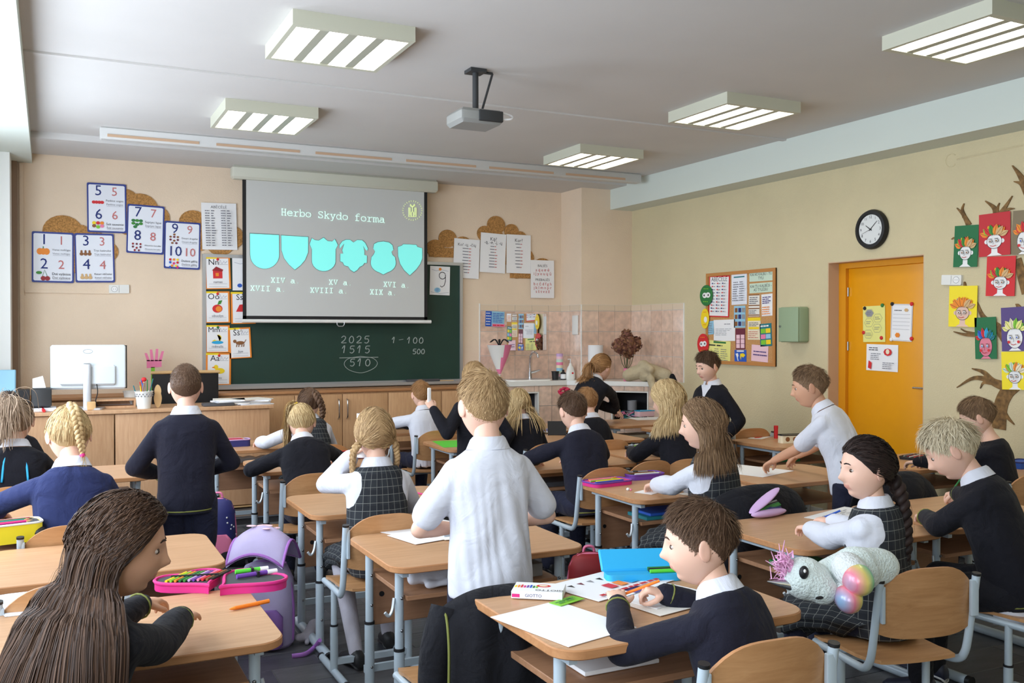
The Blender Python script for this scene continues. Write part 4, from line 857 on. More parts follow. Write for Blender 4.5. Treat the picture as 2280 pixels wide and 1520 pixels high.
        V = np.concatenate(V); K = 6; Fc = [(i * n_ + k, i * n_ + k + 1, (i + 1) * n_ + k + 1, (i + 1) * n_ + k) for i in range(K - 1) for k in range(n_ - 1)]
        mb = MB('white_cotton'); mb.add(V - rl, Fc); mb.build('collar', root, 70)
        if top == 'cardigan':
            cf = pts[6] + fr(6)[1] * .08 * s; a_ = pts[7] + fr(7)[1] * .06 * s; rr = fr(6)[0]; tip = pts[4] + fr(4)[1] * .107 * s
            MB('white_cotton').add([a_ + rr * .05 - rl, a_ - rr * .05 - rl, tip - rl, cf + fr(6)[1] * .016 - rl], [(0, 3, 1), (0, 2, 3), (3, 2, 1)]).build('shirt_front', root, 180)
    # legs
    gl = Geo(); torso(gl, [(0, .110, .092, -.012), (1, .118, .094, -.008), (2, .108, .082, 0)], .006)
    if legs == 'trousers':
        for sg in (1, -1):
            H, K_, An = leg[sg]; gl.chain([H, H * .5 + K_ * .5, K_, K_ * .5 + An * .5, An], [.078 * s, .072 * s, .060 * s, .054 * s, .050 * s])
        V, Fc, N = gl.rem(max(vox, .0125), 4); V = warp(V, N, .0025, 5); put(mesh_obj('trousers', V - rl, Fc, None, [legm], 180), root)
    else:
        for sg in (1, -1):
            H, K_, An = leg[sg]; gl.chain([H, K_, K_ * .6 + An * .4, An], [.066 * s, .048 * s, .044 * s, .032 * s])
        V, Fc, N = gl.rem(max(vox, .010), 3); put(mesh_obj('tights', V - rl, Fc, None, [legm], 180), root)
        # pleated skirt
        Kc = (leg[1][1] + leg[-1][1]) / 2; rings = []; nn = 48; q = np.arange(nn) * 2 * math.pi / nn
        if mode == 'sit': spec = [(pts[2], dirs_[2], .122, .096, 0), (pts[1], u, .140, .112, .2), (P0 - u * .03 + f * .03, nrm(u + f * .9), .152, .118, .5), (P0 * .55 + Kc * .45, nrm(u * .45 + f), .172, .088, .8), (P0 * .2 + Kc * .8, nrm(u * .1 + f), .182, .084, 1), (Kc + f * .03 - u * .03, nrm(f - u * .35), .186, .09, 1.1)]
        else: spec = [(pts[2], u, .120, .094, 0), (pts[1], u, .130, .108, .2), (P0 - u * .10, u, .15, .13, .7), (P0 - u * .2, u, .17, .15, 1.), (P0 - u * .27, u, .18, .16, 1.)]
        V = []
        for (c, ax, w, h, pl) in spec:
            ey_ = nrm(np.cross(ax if mode != 'sit' else ax, r)); 
            pr = 1 + .045 * pl * np.sin(q * 12 + .5)
            V.append(c + np.outer(np.cos(q) * w * s * pr, r) + np.outer(np.sin(q) * h * s * pr, ey_))
        K = len(spec); V = np.concatenate(V); Fc = [(i * nn + k, i * nn + (k + 1) % nn, (i + 1) * nn + (k + 1) % nn, (i + 1) * nn + k) for i in range(K - 1) for k in range(nn)]
        mb = MB('plaid_cloth'); mb.add(V - rl, Fc); o = mb.build('skirt', root, 180)
        uu = np.tile(q * .15, K); vv = np.repeat(np.cumsum([0] + [np.linalg.norm(spec[i + 1][0] - spec[i][0]) for i in range(K - 1)]), nn); uvs(o, np.stack([uu, vv], 1))
    for sg in (1, -1):
        H, K_, An = leg[sg]; sh = MB(shoe); fd = f; to = nrm(fd + r * sg * .15); rt = A(to[1], -to[0], 0)
        rings = []
        for (y, w, h, z) in ((-.055, .020, .026, .030), (-.045, .028, .036, .040), (-.01, .030, .042, .046), (.04, .033, .030, .034), (.09, .036, .022, .026), (.125, .030, .018, .021), (.14, .014, .010, .016)): rings.append((A(An[0], An[1], An[2] - .065) + to * y * s + u * z * s, rt, u, w * s, h * s))
        V, Fc = loft(rings, 14); sh.add(V - rl, Fc); V, Fc = loft([(c - u * .022 * s, a, b, w * 1.05, .009) for c, a, b, w, h in rings], 14); V[:, 2] = np.clip(V[:, 2], An[2] - .075, None); sh.add(V - rl, Fc, 'shoe_white' if shoe != 'shoe_black' else 'black'); sh.build('shoe', root, 50)
    # ---- hair
    info = dict(root=root, rl=rl, hc=hc, hM=hM, hR=hR, hF=hF, hU=hU, pts=pts, dirs=dirs_, f=f, r=r, s=s, hk=hk, arm=arm, Sh=Sh, fr=fr, skin=skn, leg=leg); PEOPLE[key] = info
    if hair: hair_build(info, hair, hairm_)
    return info
def cap_mesh(I, mat, thick, front=0., lump=.0, name='hair_cap'):
    nu, nt_ = 72, 22; az = np.linspace(-math.pi, math.pi, nu, endpoint=False); V = []
    for t in np.linspace(0, 1, nt_):
        z0 = zh(az) + front * np.exp(-(az / .7) ** 2); z = z0 + (1 - z0) * (1 - (1 - t) ** 1.3) if t < 1 else np.ones(nu); z = np.clip(z, -1, .9999 if t < 1 else 1)
        D = dirs(az, z); th_ = thick * (min(1, .15 + t * 5) if HZC[0] is HZ else float(np.interp(t, [0, .15, .4, .65, 1], [.05, .12, .34, .85, 1]))) * (1 + lump * np.sin(az * 9 + t * 6)); V.append(headS(D) + D * th_[:, None])
    V = np.concatenate(V) @ I['hM'].T + I['hc'] - I['rl']; Fc = [(j * nu + i, j * nu + (i + 1) % nu, (j + 1) * nu + (i + 1) % nu, (j + 1) * nu + i) for j in range(nt_ - 1) for i in range(nu)]
    o = mesh_obj(name, V, Fc, None, [mat], 180); a = o.data.attributes.new('rnd', 'FLOAT', 'POINT'); a.data.foreach_set('value', np.full(len(V), .3, np.float32)); put(o, I['root'])
def scalp(N, lo=0., hi=1., amin=0., amax=math.pi):
    az = (rng.random(N) * (amax - amin) + amin) * np.where(rng.random(N) < .5, 1, -1); t = lo + (hi - lo) * rng.random(N); z0 = zh(az); z = z0 + (1 - z0) * t; return dirs(az, np.clip(z, -1, .9995))
def onhead(I, D, off): return (headS(D) + D * off[..., None]) @ I['hM'].T + I['hc']
def braid(I, cur, rad, mat, name='braid', n=150, turns=None, tie=None):
    C = bez(cur, 30); L = np.r_[0, np.cumsum(np.linalg.norm(np.diff(C, axis=0), axis=1))]; tt = np.linspace(0, L[-1], n); C = np.stack([np.interp(tt, L, C[:, k]) for k in range(3)], 1)
    T = np.gradient(C, axis=0); T /= np.linalg.norm(T, axis=1)[:, None]; out = C - I['hc']; out[:, 2] *= .2; N = out - T * (out * T).sum(1)[:, None]; N /= np.linalg.norm(N, axis=1)[:, None] + 1e-9; B = np.cross(T, N)
    w = 2 * math.pi * tt / (rad * 4.6); tap = np.interp(np.linspace(0, 1, n), [0, .1, .8, 1], [.85, 1, .85, .5]); mb = MB(mat)
    for k in range(3):
        ph = w + k * 2 * math.pi / 3; p = C + B * (np.sin(ph) * rad * .95 * tap)[:, None] + N * (np.sin(2 * ph) * rad * .5 * tap)[:, None] - I['rl']; mb.tube(p, rad * .78 * tap, 7)
    o = mb.build(name, I['root'], 180); a = o.data.attributes.new('rnd', 'FLOAT', 'POINT'); nv = len(o.data.vertices); vals = .45 + .45 * np.sin(np.arange(nv) * .9) * np.sin(np.arange(nv) * .013); a.data.foreach_set('value', vals.astype(np.float32))
    # fuzz along the braid
    m = 160; ii = rng.integers(0, n - 12, m); P = C[ii[:, None] + np.array([0, 4, 8, 11])[None]] + (rng.normal(size=(m, 1, 3)) * rad * .75); ribbons(P, .0016, I['hc'], 'stray_hair', mat, I['root'], I['rl'])
    return C
def fall(I, P0, V0, steps, ds, grav=.22, spread=0., back=None, tors=1.06, keep=1.05):
    P = [P0]; p = P0.copy(); v = V0.copy(); hMi = np.linalg.inv(I['hM']); pts = np.array(I['pts'])
    for k in range(steps):
        v = v + A(0, 0, -grav) + (back * (1 - k / steps) if back is not None else 0); v /= np.linalg.norm(v, axis=1)[:, None]; p = p + v * (ds if np.isscalar(ds) else ds[:, None])
        q = (p - I['hc']) @ hMi.T; d = np.linalg.norm(q, axis=1); D = q / (d[:, None] + 1e-9); rad = np.linalg.norm(headS(D), axis=1) * keep + .004; ins = (d < rad) & (d > 1e-6)
        p[ins] = I['hc'] + ((D[ins] * rad[ins, None]) @ I['hM'].T)
        # torso and shoulders
        for i in range(1, 8):
            w, dd = ((0, 0), (.14, .112), (.137, .108), (.136, .104), (.142, .104), (.146, .101), (.135, .088), (.10, .078))[i]; rr, ff = I['fr'](i); dx = p - pts[i]; al = dx @ I['dirs'][i]; m = abs(al) < .045 * I['s']
            a, b = (dx @ rr) / (w * I['s'] * tors), (dx @ ff) / (dd * I['s'] * tors); e = np.sqrt(a * a + b * b); ins = m & (e < 1) & (e > 1e-4); k_ = np.where(ins, 1 / np.maximum(e, .25) - 1, 0)
            p = p + np.outer(a * w * I['s'] * k_, rr) + np.outer(b * dd * I['s'] * k_, ff)
        for sg in (1, -1):
            S, E, W = I['arm'][sg]; ax = E - S; t = np.clip(((p - S) @ ax) / (ax @ ax), 0, 1); c = S + np.outer(t, ax); dx = p - c; d = np.linalg.norm(dx, axis=1); R = .06 * I['s']; ins = d < R; p[ins] = c[ins] + dx[ins] / (d[ins, None] + 1e-9) * R
        v = nrm_rows(p - P[-1]); P.append(p.copy())
    return np.stack(P, 1)
def nrm_rows(x): return x / (np.linalg.norm(x, axis=1)[:, None] + 1e-9)
def hair_build(I, h, mat):
    kind = h['k']; s = I['s']; HZC[0] = HZB if kind == 'short' else HZ; N = int(h.get('n', 2600) * .92); wd = h.get('w', .0026)
    if kind == 'short':
        cap_mesh(I, mat, h.get('th', .010), h.get('front', -.06), .06)
        D = scalp(N); az = np.arctan2(D[:, 0], D[:, 1]); D = dirs(az, np.clip(D[:, 2] - .07 * rng.random(N) ** 2 * (D[:, 2] < zh(az) + .25), -1, 1)); cw = nrm(A(*h.get('crown', (.15, -.55, .82)))); L = h.get('L', .035) * (.6 + .7 * rng.random(N)); zrel = np.clip((D[:, 2] - zh(az)) / (1 - zh(az)), 0, 1); L = L * np.interp(zrel, [0, .25, .6, 1], h.get('fade', [.10, .20, .65, 1])); lift = h.get('lift', .012) * (.5 + rng.random(N))
        tg = D - cw; tg = tg - D * (tg * D).sum(1)[:, None]; tg = nrm_rows(tg) + rng.normal(size=(N, 3)) * h.get('mess', .25); P = []; d = D.copy(); K = 4
        for k in range(K):
            P.append(onhead(I, d, h.get('th', .010) * .75 * np.interp(zrel, [0, .15, .4, .65, 1], [.05, .12, .34, .85, 1]) + lift * (k / (K - 1)) * np.interp(zrel, [0, .3, .6, 1], [.12, .35, .9, 1]))); d = nrm_rows(d + tg * (L / .09 / (K - 1))[:, None])
        ribbons(np.stack(P, 1), wd, I['hc'], 'hair', mat, I['root'], I['rl'])
    elif kind == 'long':
        cap_mesh(I, mat, .010, h.get('front', -.03))
        part = h.get('part', .0); D = scalp(N, .04, 1, 0, math.pi); P = []; side = np.sign(D[:, 0] - part + rng.normal(size=N) * .04); d = D.copy(); KS = 7; tgt = dirs(np.where(side > 0, 1, -1) * h.get('faz', 1.75) + 0 * side + rng.normal(size=N) * .22 + (np.arctan2(D[:, 0], D[:, 1]) - np.where(side > 0, 1, -1) * 1.75) * .62 * (abs(np.arctan2(D[:, 0], D[:, 1])) > 1.2), np.full(N, -.35))
        for k in range(KS):
            P.append(onhead(I, d, np.full(N, .010) + .008 * rng.random(N) + .004 * k / KS)); d = nrm_rows(d + (tgt - d) * (.14 + .06 * k))
        S0 = np.stack(P, 1); Lh = h.get('len', .35); st = h.get('steps', 22); dsv = (Lh / st) * (.75 + .35 * rng.random(N)); Fl = fall(I, S0[:, -1], nrm_rows(S0[:, -1] - S0[:, -2]), st, dsv, h.get('g', .35), tors=h.get('tors', 1.08), back=(-I['f'] * h['back'] if 'back' in h else None)); wob = rng.normal(size=(N, 1, 3)) * np.linspace(0, h.get('wob', .008), st)[None, :, None]
        AP = np.concatenate([S0, Fl[:, 1:] + wob], 1); Q = (AP - I['hc']) @ np.linalg.inv(I['hM']).T; bad = ((Q[..., 1] > .052) & (Q[..., 2] < .045) & (np.linalg.norm(Q, axis=2) < .24)).any(1)
        ribbons(AP[~bad], wd, I['hc'] - A(0, 0, .1), 'hair', mat, I['root'], I['rl'])
    elif kind in ('tied', 'braids'):
        cap_mesh(I, mat, .007, h.get('front', -.03)); ties = h['ties']                     # tie directions on the head (local)
        D = scalp(N, .02, 1); T_ = np.array([nrm(A(*t)) for t in ties])
        if len(T_) > 1: j = np.where(D[:, 0] > 0, 0, 1)
        else: j = np.zeros(N, int)
        tg = T_[j]; d = D.copy(); P = []
        for k in range(8): P.append(onhead(I, d, np.full(N, .006) + .006 * rng.random(N) + .008 * (k / 7) ** 2)); d = nrm_rows(d + (tg - d) * (.16 + .07 * k) + rng.normal(size=(N, 3)) * .012)
        ribbons(np.stack(P, 1), wd, I['hc'], 'hair', mat, I['root'], I['rl'])
        for q, t in enumerate(T_):
            tp = onhead(I, t[None], np.array([.018]))[0]; out = nrm(I['hM'] @ t); 
            if h.get('tiecol'): MB(h['tiecol']).tube([tp + (basis(out) @ A(math.cos(a), math.sin(a), 0)) * .014 - I['rl'] for a in np.arange(12) * math.pi / 6], .006, 6, closed=True).build('hair_tie', I['root'], 180)
            if kind == 'tied':
                n2 = h.get('np', 700); st = 20; p0 = tp + rng.normal(size=(n2, 3)) * .008; v0 = nrm_rows(out * h.get('outk', 1.) + A(0, 0, h.get('upk', .1)) + rng.normal(size=(n2, 3)) * h.get('spr', .25)); L = h.get('len', .25); Fl = fall(I, p0, v0, st, (L / st) * (.7 + .4 * rng.random(n2)), h.get('g', .3)); wob = rng.normal(size=(n2, 1, 3)) * np.linspace(0, .006, st + 1)[None, :, None] + (.006 * np.sin(np.linspace(0, 9, st + 1))[None, :, None]) * rng.normal(size=(n2, 1, 3))
                ribbons(Fl + wob, wd * 1.1, I['hc'] + A(0, 0, .0), 'ponytail', mat, I['root'], I['rl'])
            else:
                cur = h['curves'][q]; pts_ = [tp] + [I['hc'] + I['hR'] * c[0] * s + I['hF'] * c[1] * s + A(0, 0, c[2] * s) for c in cur]; C = braid(I, pts_, h.get('rad', .012), mat, n=h.get('bn', 110)); e = C[-1]; dv = nrm(C[-1] - C[-6])
                n2 = 90; p0 = e + rng.normal(size=(n2, 3)) * .004; L = h.get('tail', .05); P = np.stack([p0 + (dv + rng.normal(size=(n2, 3)) * .12) * L * t for t in (0, .35, .7, 1.)], 1); ribbons(P, .0026, I['hc'], 'braid_tail', mat, I['root'], I['rl'])
                if h.get('endcol'): MB(h['endcol']).ell(e - I['rl'], (.012, .012, .012), 10).build('hair_tie', I['root'], 180)
# ---- the pupils
def T(x, y, z=.695): return Pz(x, y, z)
def Pd(x, y, d): return C_ + ray(x, y) * d
SH = dict(k='short')
person('K1', 'girl with very long dark hair and black sweater reaching over a pencil case', (-.03, 2.24), 50, 'sit', 1.02, lean=31, side=0, hy=46, hp=12, Lh=T(462, 1306), Rh=T(470, 1350), Rp='flat', Lp='relax', re=(-.1, -.7, -1), le=(-.2, .2, -1), topm='knit_black', hair=dict(k='long', len=.56, n=6600, steps=22, w=.0024, faz=2.25, tors=1.1, g=1.0, wob=.006, back=.16), hairm_='hair_dark', skn='skin_warm', vox=.007, collar=False, hs=1.08)
person('K2', 'girl with blonde plaited hair and a blue sweater, pink bow at nape', (.09, 4.36), -4, 'sit', 1.06, lean=14, hp=24, hy=-6, Lh=(-.20, 4.74, .70), Rh=(.16, 4.82, .70), le=(-1, -.2, -.2), re=(1, -.3, -.4), topm='knit_blue', hair=dict(k='braids', n=2400, ties=[(.05, -.55, .80)], curves=[[(.0, -.112, .068), (.01, -.128, .01), (.02, -.122, -.05), (.03, -.112, -.10), (.03, -.115, -.12)]], rad=.013, tail=.13, endcol='magenta', bn=120), hairm_='hair_blond', vox=.008, hem=False, hs=1.08)
person('K3', 'girl at the left edge with ash-blonde ponytail and cyan straps', (-.16, 5.52), 0, 'sit', 1.0, lean=12, hp=14, Lh=(-.25, 5.95, .70), Rh=(.02, 5.95, .70), hair=dict(k='tied', n=1600, ties=[(-.25, -.75, .55)], len=.26, upk=.2, np=600, tiecol='black'), hairm_='hair_ashen', hem=False, hs=1.1)
person('K3b', 'dark-haired child mostly hidden at the far left behind the ponytail girl', (-.22, 6.40), 0, 'sit', 1.0, lean=10, hp=8, hair=dict(SH, n=1500), hairm_='hair_vdark', hem=False)
person('K4', 'standing boy in navy sweater and trousers before the teacher\'s desk', (.62, 4.98), 4, 'stand', 1.02, lean=4, hp=8, Lh=(.52, 5.18, .76), Rh=(.72, 5.18, .76), le=(-1, -.4, -.4), re=(1, -.4, -.4), topm='knit_navy', hair=dict(SH, L=.018, lift=.006, th=.006, n=3400, w=.002), hairm_='hair_brown', vox=.008, hs=1.04)
person('K5', 'girl in plaid vest with two braids holding up a white roll', (1.32, 4.04), 2, 'sit', 1.0, lean=6, hp=4, Lh=Py(786, 1012, 4.20), Rh=(1.52, 4.40, .70), le=(-.6, -.2, -1), top='plaid', legs='tights', legm='tights_grey', feet=(-.30, -.10), hair=dict(k='braids', n=2600, ties=[(.86, -.42, -.30), (-.86, -.42, -.30)], curves=[[(.098, -.03, -.09), (.098, -.03, -.13), (.092, -.03, -.165)], [(-.102, -.03, -.07), (-.108, -.03, -.12), (-.105, -.02, -.19)]], rad=.012, tail=.03, bn=90), hairm_='hair_sandy', vox=.008, hs=1.1)
person('K6', 'standing boy in white polo shirt in the middle of the room', (1.355, 2.93), 2, 'stand', 1.035, lean=3, hp=10, Lh=(1.30, 3.10, .80), Rh=(1.47, 3.12, .80), le=(-1, -.35, -.25), re=(1, -.4, -.55), top='polo', hair=dict(SH, L=.040, n=4200, lift=.010, th=.009, w=.0022), hairm_='hair_sandy', vox=.007, hs=1.10)
person('K7', 'girl with long blonde ponytail and black sweater bent over her desk', (1.34, 5.34), 8, 'sit', .98, lean=32, side=-6, hp=34, hy=10, Lh=(1.12, 5.74, .70), Rh=(1.62, 5.80, .70), le=(-1, -.2, -.4), re=(1, -.2, -.3), hair=dict(k='tied', n=1800, ties=[(-.45, -.45, .80)], len=.36, upk=-.35, np=900, spr=.16, g=.9, tiecol='yellow', w=.0034), hairm_='hair_blond', vox=.008, hem=False, hs=1.06)
person('K8', 'girl with one dark braid and plaid vest in the second row', (1.68, 6.58), 0, 'sit', .96, lean=22, hp=24, hy=6, Lh=(1.36, 6.90, .70), Rh=(1.80, 6.98, .70), le=(-1, -.2, -.4), top='plaid', legs='tights', hair=dict(k='braids', n=1600, ties=[(.25, -.80, .40)], curves=[[(.06, -.135, -.02), (.085, -.125, -.09), (.08, -.11, -.17)]], rad=.017, tail=.03, bn=90), hairm_='hair_brown', hs=1.08)
person('K9', 'boy in short-sleeved white shirt with left arm along his desk', (2.72, 7.08), -6, 'sit', .94, lean=14, hp=10, hy=8, Lh=(2.50, 7.44, .70), Rh=(2.85, 7.46, .70), le=(-1, .1, -.1), top='polo', hair=dict(SH, n=1900, L=.035), hairm_='hair_ginger', hs=1.08)
person('K10', 'standing girl with blonde braids holding a white stick', (2.64, 5.92), 12, 'stand', .985, lean=5, hp=6, hy=-6, Lh=Py(965, 912, 5.98), le=(-.6, -.5, -1), legs='tights', hair=dict(k='braids', n=1800, ties=[(.8, -.5, -.30), (-.8, -.5, -.30)], curves=[[(.10, -.03, -.10), (.10, -.03, -.17)], [(-.10, -.04, -.10), (-.10, -.05, -.18)]], rad=.013, bn=80), hairm_='hair_sandy', hem=False, hs=1.06)
person('K11', 'long-haired blonde child mostly hidden behind the white-polo boy\'s neck', (3.04, 5.94), 0, 'sit', .95, lean=16, hp=16, hair=dict(k='long', n=1300, len=.22, steps=12, w=.004), hairm_='hair_blond', hem=False)
person('K12', 'dark-haired boy in black sweater resting on folded arms', (2.88, 4.81), 0, 'sit', 1.02, lean=24, hp=24, hy=2, Lh=(2.72, 5.19, .70), Rh=(3.0, 5.21, .70), le=(-1, -.15, -.15), re=(1, -.2, -.2), topm='knit_navy', hair=dict(SH, n=3000, L=.034, w=.0024), hairm_='hair_brown', vox=.008, hs=1.10)
person('K13', 'ginger-haired boy half hidden behind the boy resting on folded arms', (3.60, 5.93), 0, 'sit', .93, lean=14, hp=16, hair=dict(SH, n=1900), hairm_='hair_ginger', hem=False, hs=1.06)
person('K14', 'ponytail girl in black sweater leaning over the desk by the sink', (4.22, 7.20), 66, 'stand', 1.06, lean=44, hp=14, hy=8, Rh=Pz(1385, 926, .70), Lh=(4.82, 7.42, .70), re=(0, -.3, 1), top='cardigan', legs='tights', hair=dict(k='tied', n=1500, ties=[(-.1, -.95, -.05)], len=.20, np=650, spr=.4, tiecol='black'), hairm_='hair_ginger', hem=False, hs=1.08)
person('K15', 'girl in black sweater with straight blonde hair to her shoulders', (3.60, 4.85), -14, 'sit', 1.06, lean=14, hp=14, hy=-8, Lh=(3.46, 5.24, .70), Rh=(3.66, 5.28, .70), le=(-.8, -.3, -.5), collar=False, hair=dict(k='long', n=2600, len=.20, steps=12, w=.0036, faz=1.9, g=.5), hairm_='hair_blond', vox=.008, hem=False, hs=1.1)
person('K16', 'girl with brown shoulder-length hair, white blouse and plaid vest', (2.88, 3.60), -16, 'sit', 1.03, lean=10, hp=8, hy=-34, Lh=T(1445, 1082), Rh=(2.98, 4.02, .70), le=(-.5, -.3, -1), top='plaid', legs='tights', hair=dict(k='long', n=3000, len=.20, steps=12, w=.0034, faz=1.85, g=.5), hairm_='hair_lightbrown', vox=.008, hs=1.1)
person('K17', 'standing boy in black cardigan and white collar by the cork board', (4.62, 5.86), -100, 'stand', 1.03, lean=2, hp=14, hy=10, top='cardigan', legm='trousers_black', hair=dict(SH, n=2200, L=.04, lift=.016), hairm_='hair_brown', vox=.009, hem=False, hs=1.06)
person('K18', 'standing boy in white polo leaning with both hands on his desk', (3.98, 3.84), -30, 'stand', 1.03, lean=30, hp=12, hy=-18, Lh=T(1700, 1042), Rh=T(1760, 1030), le=(-.3, -.2, -1), re=(.4, -.5, -1), top='polo', hair=dict(SH, n=2800, L=.03), hairm_='hair_lightbrown', skn='skin_warm', vox=.008, hs=1.06)
person('K19', 'girl with dark braid and plaid pinafore holding a pen, toy unicorn on lap', (2.68, 2.44), -18, 'sit', .95, lean=6, hp=4, hy=-55, Lh=T(1760, 1175), Rh=T(1850, 1160, .73), Rp='grip', Lp='relax', le=(-.4, -.3, -1), re=(.7, -.3, -.8), top='plaid', legs='tights', hair=dict(k='braids', n=3400, ties=[(-.05, -.85, -.28)], curves=[[(-.02, -.125, -.10), (-.05, -.13, -.19), (-.07, -.125, -.28), (-.08, -.115, -.36)]], rad=.020, tail=.07, bn=120), hairm_='hair_vdark', vox=.007, hs=1.12, shoe='shoe_dark')
person('K20', 'boy in navy sweater drawing at the front desk with an orange pencil', (1.585, 1.85), -18, 'sit', .94, seat=.375, lean=22, hp=8, hy=-38, Lh=T(1375, 1345, .755), Rh=T(1482, 1322, .755), Rp='grip', Lp='flat', le=(-.8, -.3, -.5), re=(.8, -.5, -.3), topm='knit_navy', hair=dict(SH, L=.040, n=5000, lift=.012, w=.0022), hairm_='hair_brown', vox=.007, hs=1.1)
person('K21', 'pale blond boy in black sweater writing at the right', (3.42, 2.46), -22, 'sit', 1.05, lean=26, hp=32, hy=-18, Lh=T(2060, 1150), Rh=T(2100, 1100, .72), Rp='grip', le=(-.7, -.3, -.5), re=(.6, -.3, -.8), topm='knit_black', legm='trousers_black', hair=dict(SH, L=.055, n=3600, lift=.02, mess=.35, w=.003), hairm_='hair_paleblond', vox=.008, hs=1.1, shoe='shoe_dark')
person('K22', 'brown-haired boy in black sweater before the painted tree', (4.86, 3.56), -24, 'sit', .98, lean=14, hp=22, hy=-14, collar=False, Lh=(4.6, 4.06, .70), Rh=(4.85, 4.06, .70), hair=dict(SH, L=.045, n=2600, lift=.012), hairm_='hair_lightbrown', vox=.009, hem=False, hs=1.1)
I = PEOPLE['K3']; st = MB('skyblue')
for sx in (-1, 1):
    c = I['pts'][7] - I['f'] * .07 - I['rl']; st.tube(bez([c + I['r'] * sx * .03, c + I['r'] * sx * .05 - A(0, .03, .06), c + I['r'] * sx * .06 - A(0, .06, .16)], 5), .006, 6)
st.build('cyan_strap', I['root'], 180)
I = PEOPLE['K21']; rr, ff = I['fr'](0); c = I['pts'][0] - A(0, 0, .02); q = np.radians(np.linspace(150, 390, 20)); Vq = [c + rr * math.cos(a) * .128 + ff * math.sin(a) * .106 + A(0, 0, dz) - I['rl'] for dz in (.03, -.035) for a in q]
MB('white_cotton').add(Vq, [(i, i + 1, 21 + i, 20 + i) for i in range(19)]).build('shirt_tail', I['root'], 180)
# ================================================================== THINGS ON THE WALLS
FW = ('Y', YF); RW = ('X', XR)
def q1(x, y): return (x / 3.619, 340 + y / 3.619)
def q3(x, y): return (930 + x / 2.814, 400 + y / 2.814)
def q4(x, y): return (1380 + x / 3.04, 380 + y / 3.04)
def q5(x, y): return (1820 + x / 2.374, 340 + y / 2.374)
def q2(x, y): return (420 + x / 2.814, 340 + y / 2.814)
def cloud(label, discs, rects=()):
    m = MB('cork'); fr = (A(0, YF, 0), X3, Z3, A(0, -1, 0)); k = 0
    for (x, y, r) in discs:
        c = Py(x, y, YF); R = r * 9.4 / 2095; k += 1; m.prism([(c[0] + R * 1.1 * math.cos(a), c[2] + R * math.sin(a)) for a in np.arange(20) * math.pi / 10], .001, .010 + k * .0003, fr)
    for (x0, y0, x1, y1) in rects:
        a, b = Py(x0, y0, YF), Py(x1, y1, YF); k += 1; m.prism([(a[0], b[2]), (b[0], b[2]), (b[0], a[2]), (a[0], a[2])], .001, .010 + k * .0003, fr)
    m.build('cork_cloud', None, 30, base=True, label=label, cat='pinboard', group='cork cloud pinboards')
cloud('cork cloud behind the number posters 1 to 4', [(140, 517, 32), (175, 530, 26), (205, 548, 30), (236, 560, 20), (120, 560, 34), (180, 575, 30)])
cloud('cork cloud behind the number posters 5 to 8', [(276, 450, 26), (312, 465, 30), (345, 485, 25), (290, 490, 30), (330, 520, 25)])
cloud('cork cloud behind the alphabet sheet left of the screen', [(430, 496, 25), (470, 505, 30), (512, 528, 25), (440, 530, 26), (490, 540, 26)])
cloud('cork cloud just right of the screen', [(996, 531, 20), (969, 553, 20), (1030, 548, 22), (1050, 556, 18)], [(955, 550, 1050, 575)])
cloud('cork cloud behind the three word lists near the corner', [(1104, 501, 21), (1079, 520, 18), (1138, 515, 17), (1157, 531, 17), (1100, 530, 22), (1165, 575, 25), (1207, 599, 26), (1150, 605, 16)], [(1085, 520, 1165, 590), (1135, 590, 1215, 621)])
def numposter(tl, tr, bl, a, b, wa, wb, pa, pb, lab):
    s = Sheet('number_poster', lab, 'poster', FW, tl, tr, bl, 'poster_blue', .012, .003, 'number posters left of the blackboard', rr=.012)
    s.poly([(.04 + .92 * u, .035 + .93 * v) for u, v in [(.03, 0), (.97, 0), (1, .02), (1, .98), (.97, 1), (.03, 1), (0, .98), (0, .02)]], 'poster_face')
    for k, (n, w, pf) in enumerate(((a, wa, pa), (b, wb, pb))):
        v = .16 + .48 * k; s.text(n, .29, v, .125, 'print_blue'); s.text(n, .70, v + .01, .105, 'print_lightred'); s.text(w, .70, v + .19, .034, 'print_black', maxw=.44); s.text(w, .70, v + .265, .034, 'print_grey', maxw=.42); s.stroke([(.5, v + .30), (.92, v + .30)], .0015, 'print_grey'); pf(s, .27, v + .23)
    s.done()
def dots(L, mats, ru=.03, rv=.024):
    def f(s, u, v):
        for i, (a, b) in enumerate(L): s.ell(u + a, v + b, ru, rv, mats[i % len(mats)], 10)
    return f
def pumpkin(s, u, v):
    for d in (-.08, .08, 0): s.ell(u + d, v, .075, .065, 'orange')
    s.rect(u - .012, v - .10, u + .012, v - .06, 'green')
def cherry(s, u, v):
    s.stroke([(u - .02, v + .02), (u + .03, v - .12), (u + .10, v + .02)], .004, 'green'); s.ell(u - .10, v - .06, .07, .03, 'leafgreen'); s.ell(u - .0, v + .05, .06, .045, 'darkred'); s.ell(u + .10, v + .05, .06, .045, 'darkred')
def animals(m):
    def f(s, u, v):
        for d in (-.1, 0, .1): s.ell(u + d, v + .03, .05, .035, m); s.ell(u + d, v - .02, .028, .028, m)
    return f
def wiggle(s, u, v):
    for d in (-.10, -.03, .04, .11): s.ell(u + d, v, .05, .032, 'red')
grid = [(-.10, -.06), (0, -.06), (.10, -.06), (-.10, 0), (0, .02), (.10, 0), (-.05, .07), (.06, .07)]
numposter(q1(256, 632), q1(595, 648), q1(262, 1042), '1', '2', 'Vienas moliūgas', 'Dvi vyšnios', pumpkin, cherry, 'blue-framed poster with numbers 1 and 2, pumpkin and cherries')
numposter(q1(597, 648), q1(915, 655), q1(602, 1045), '3', '4', 'Trys katinukai', 'Keturi viščiukai', animals('brown'), animals('tan'), 'blue-framed poster with numbers 3 and 4')
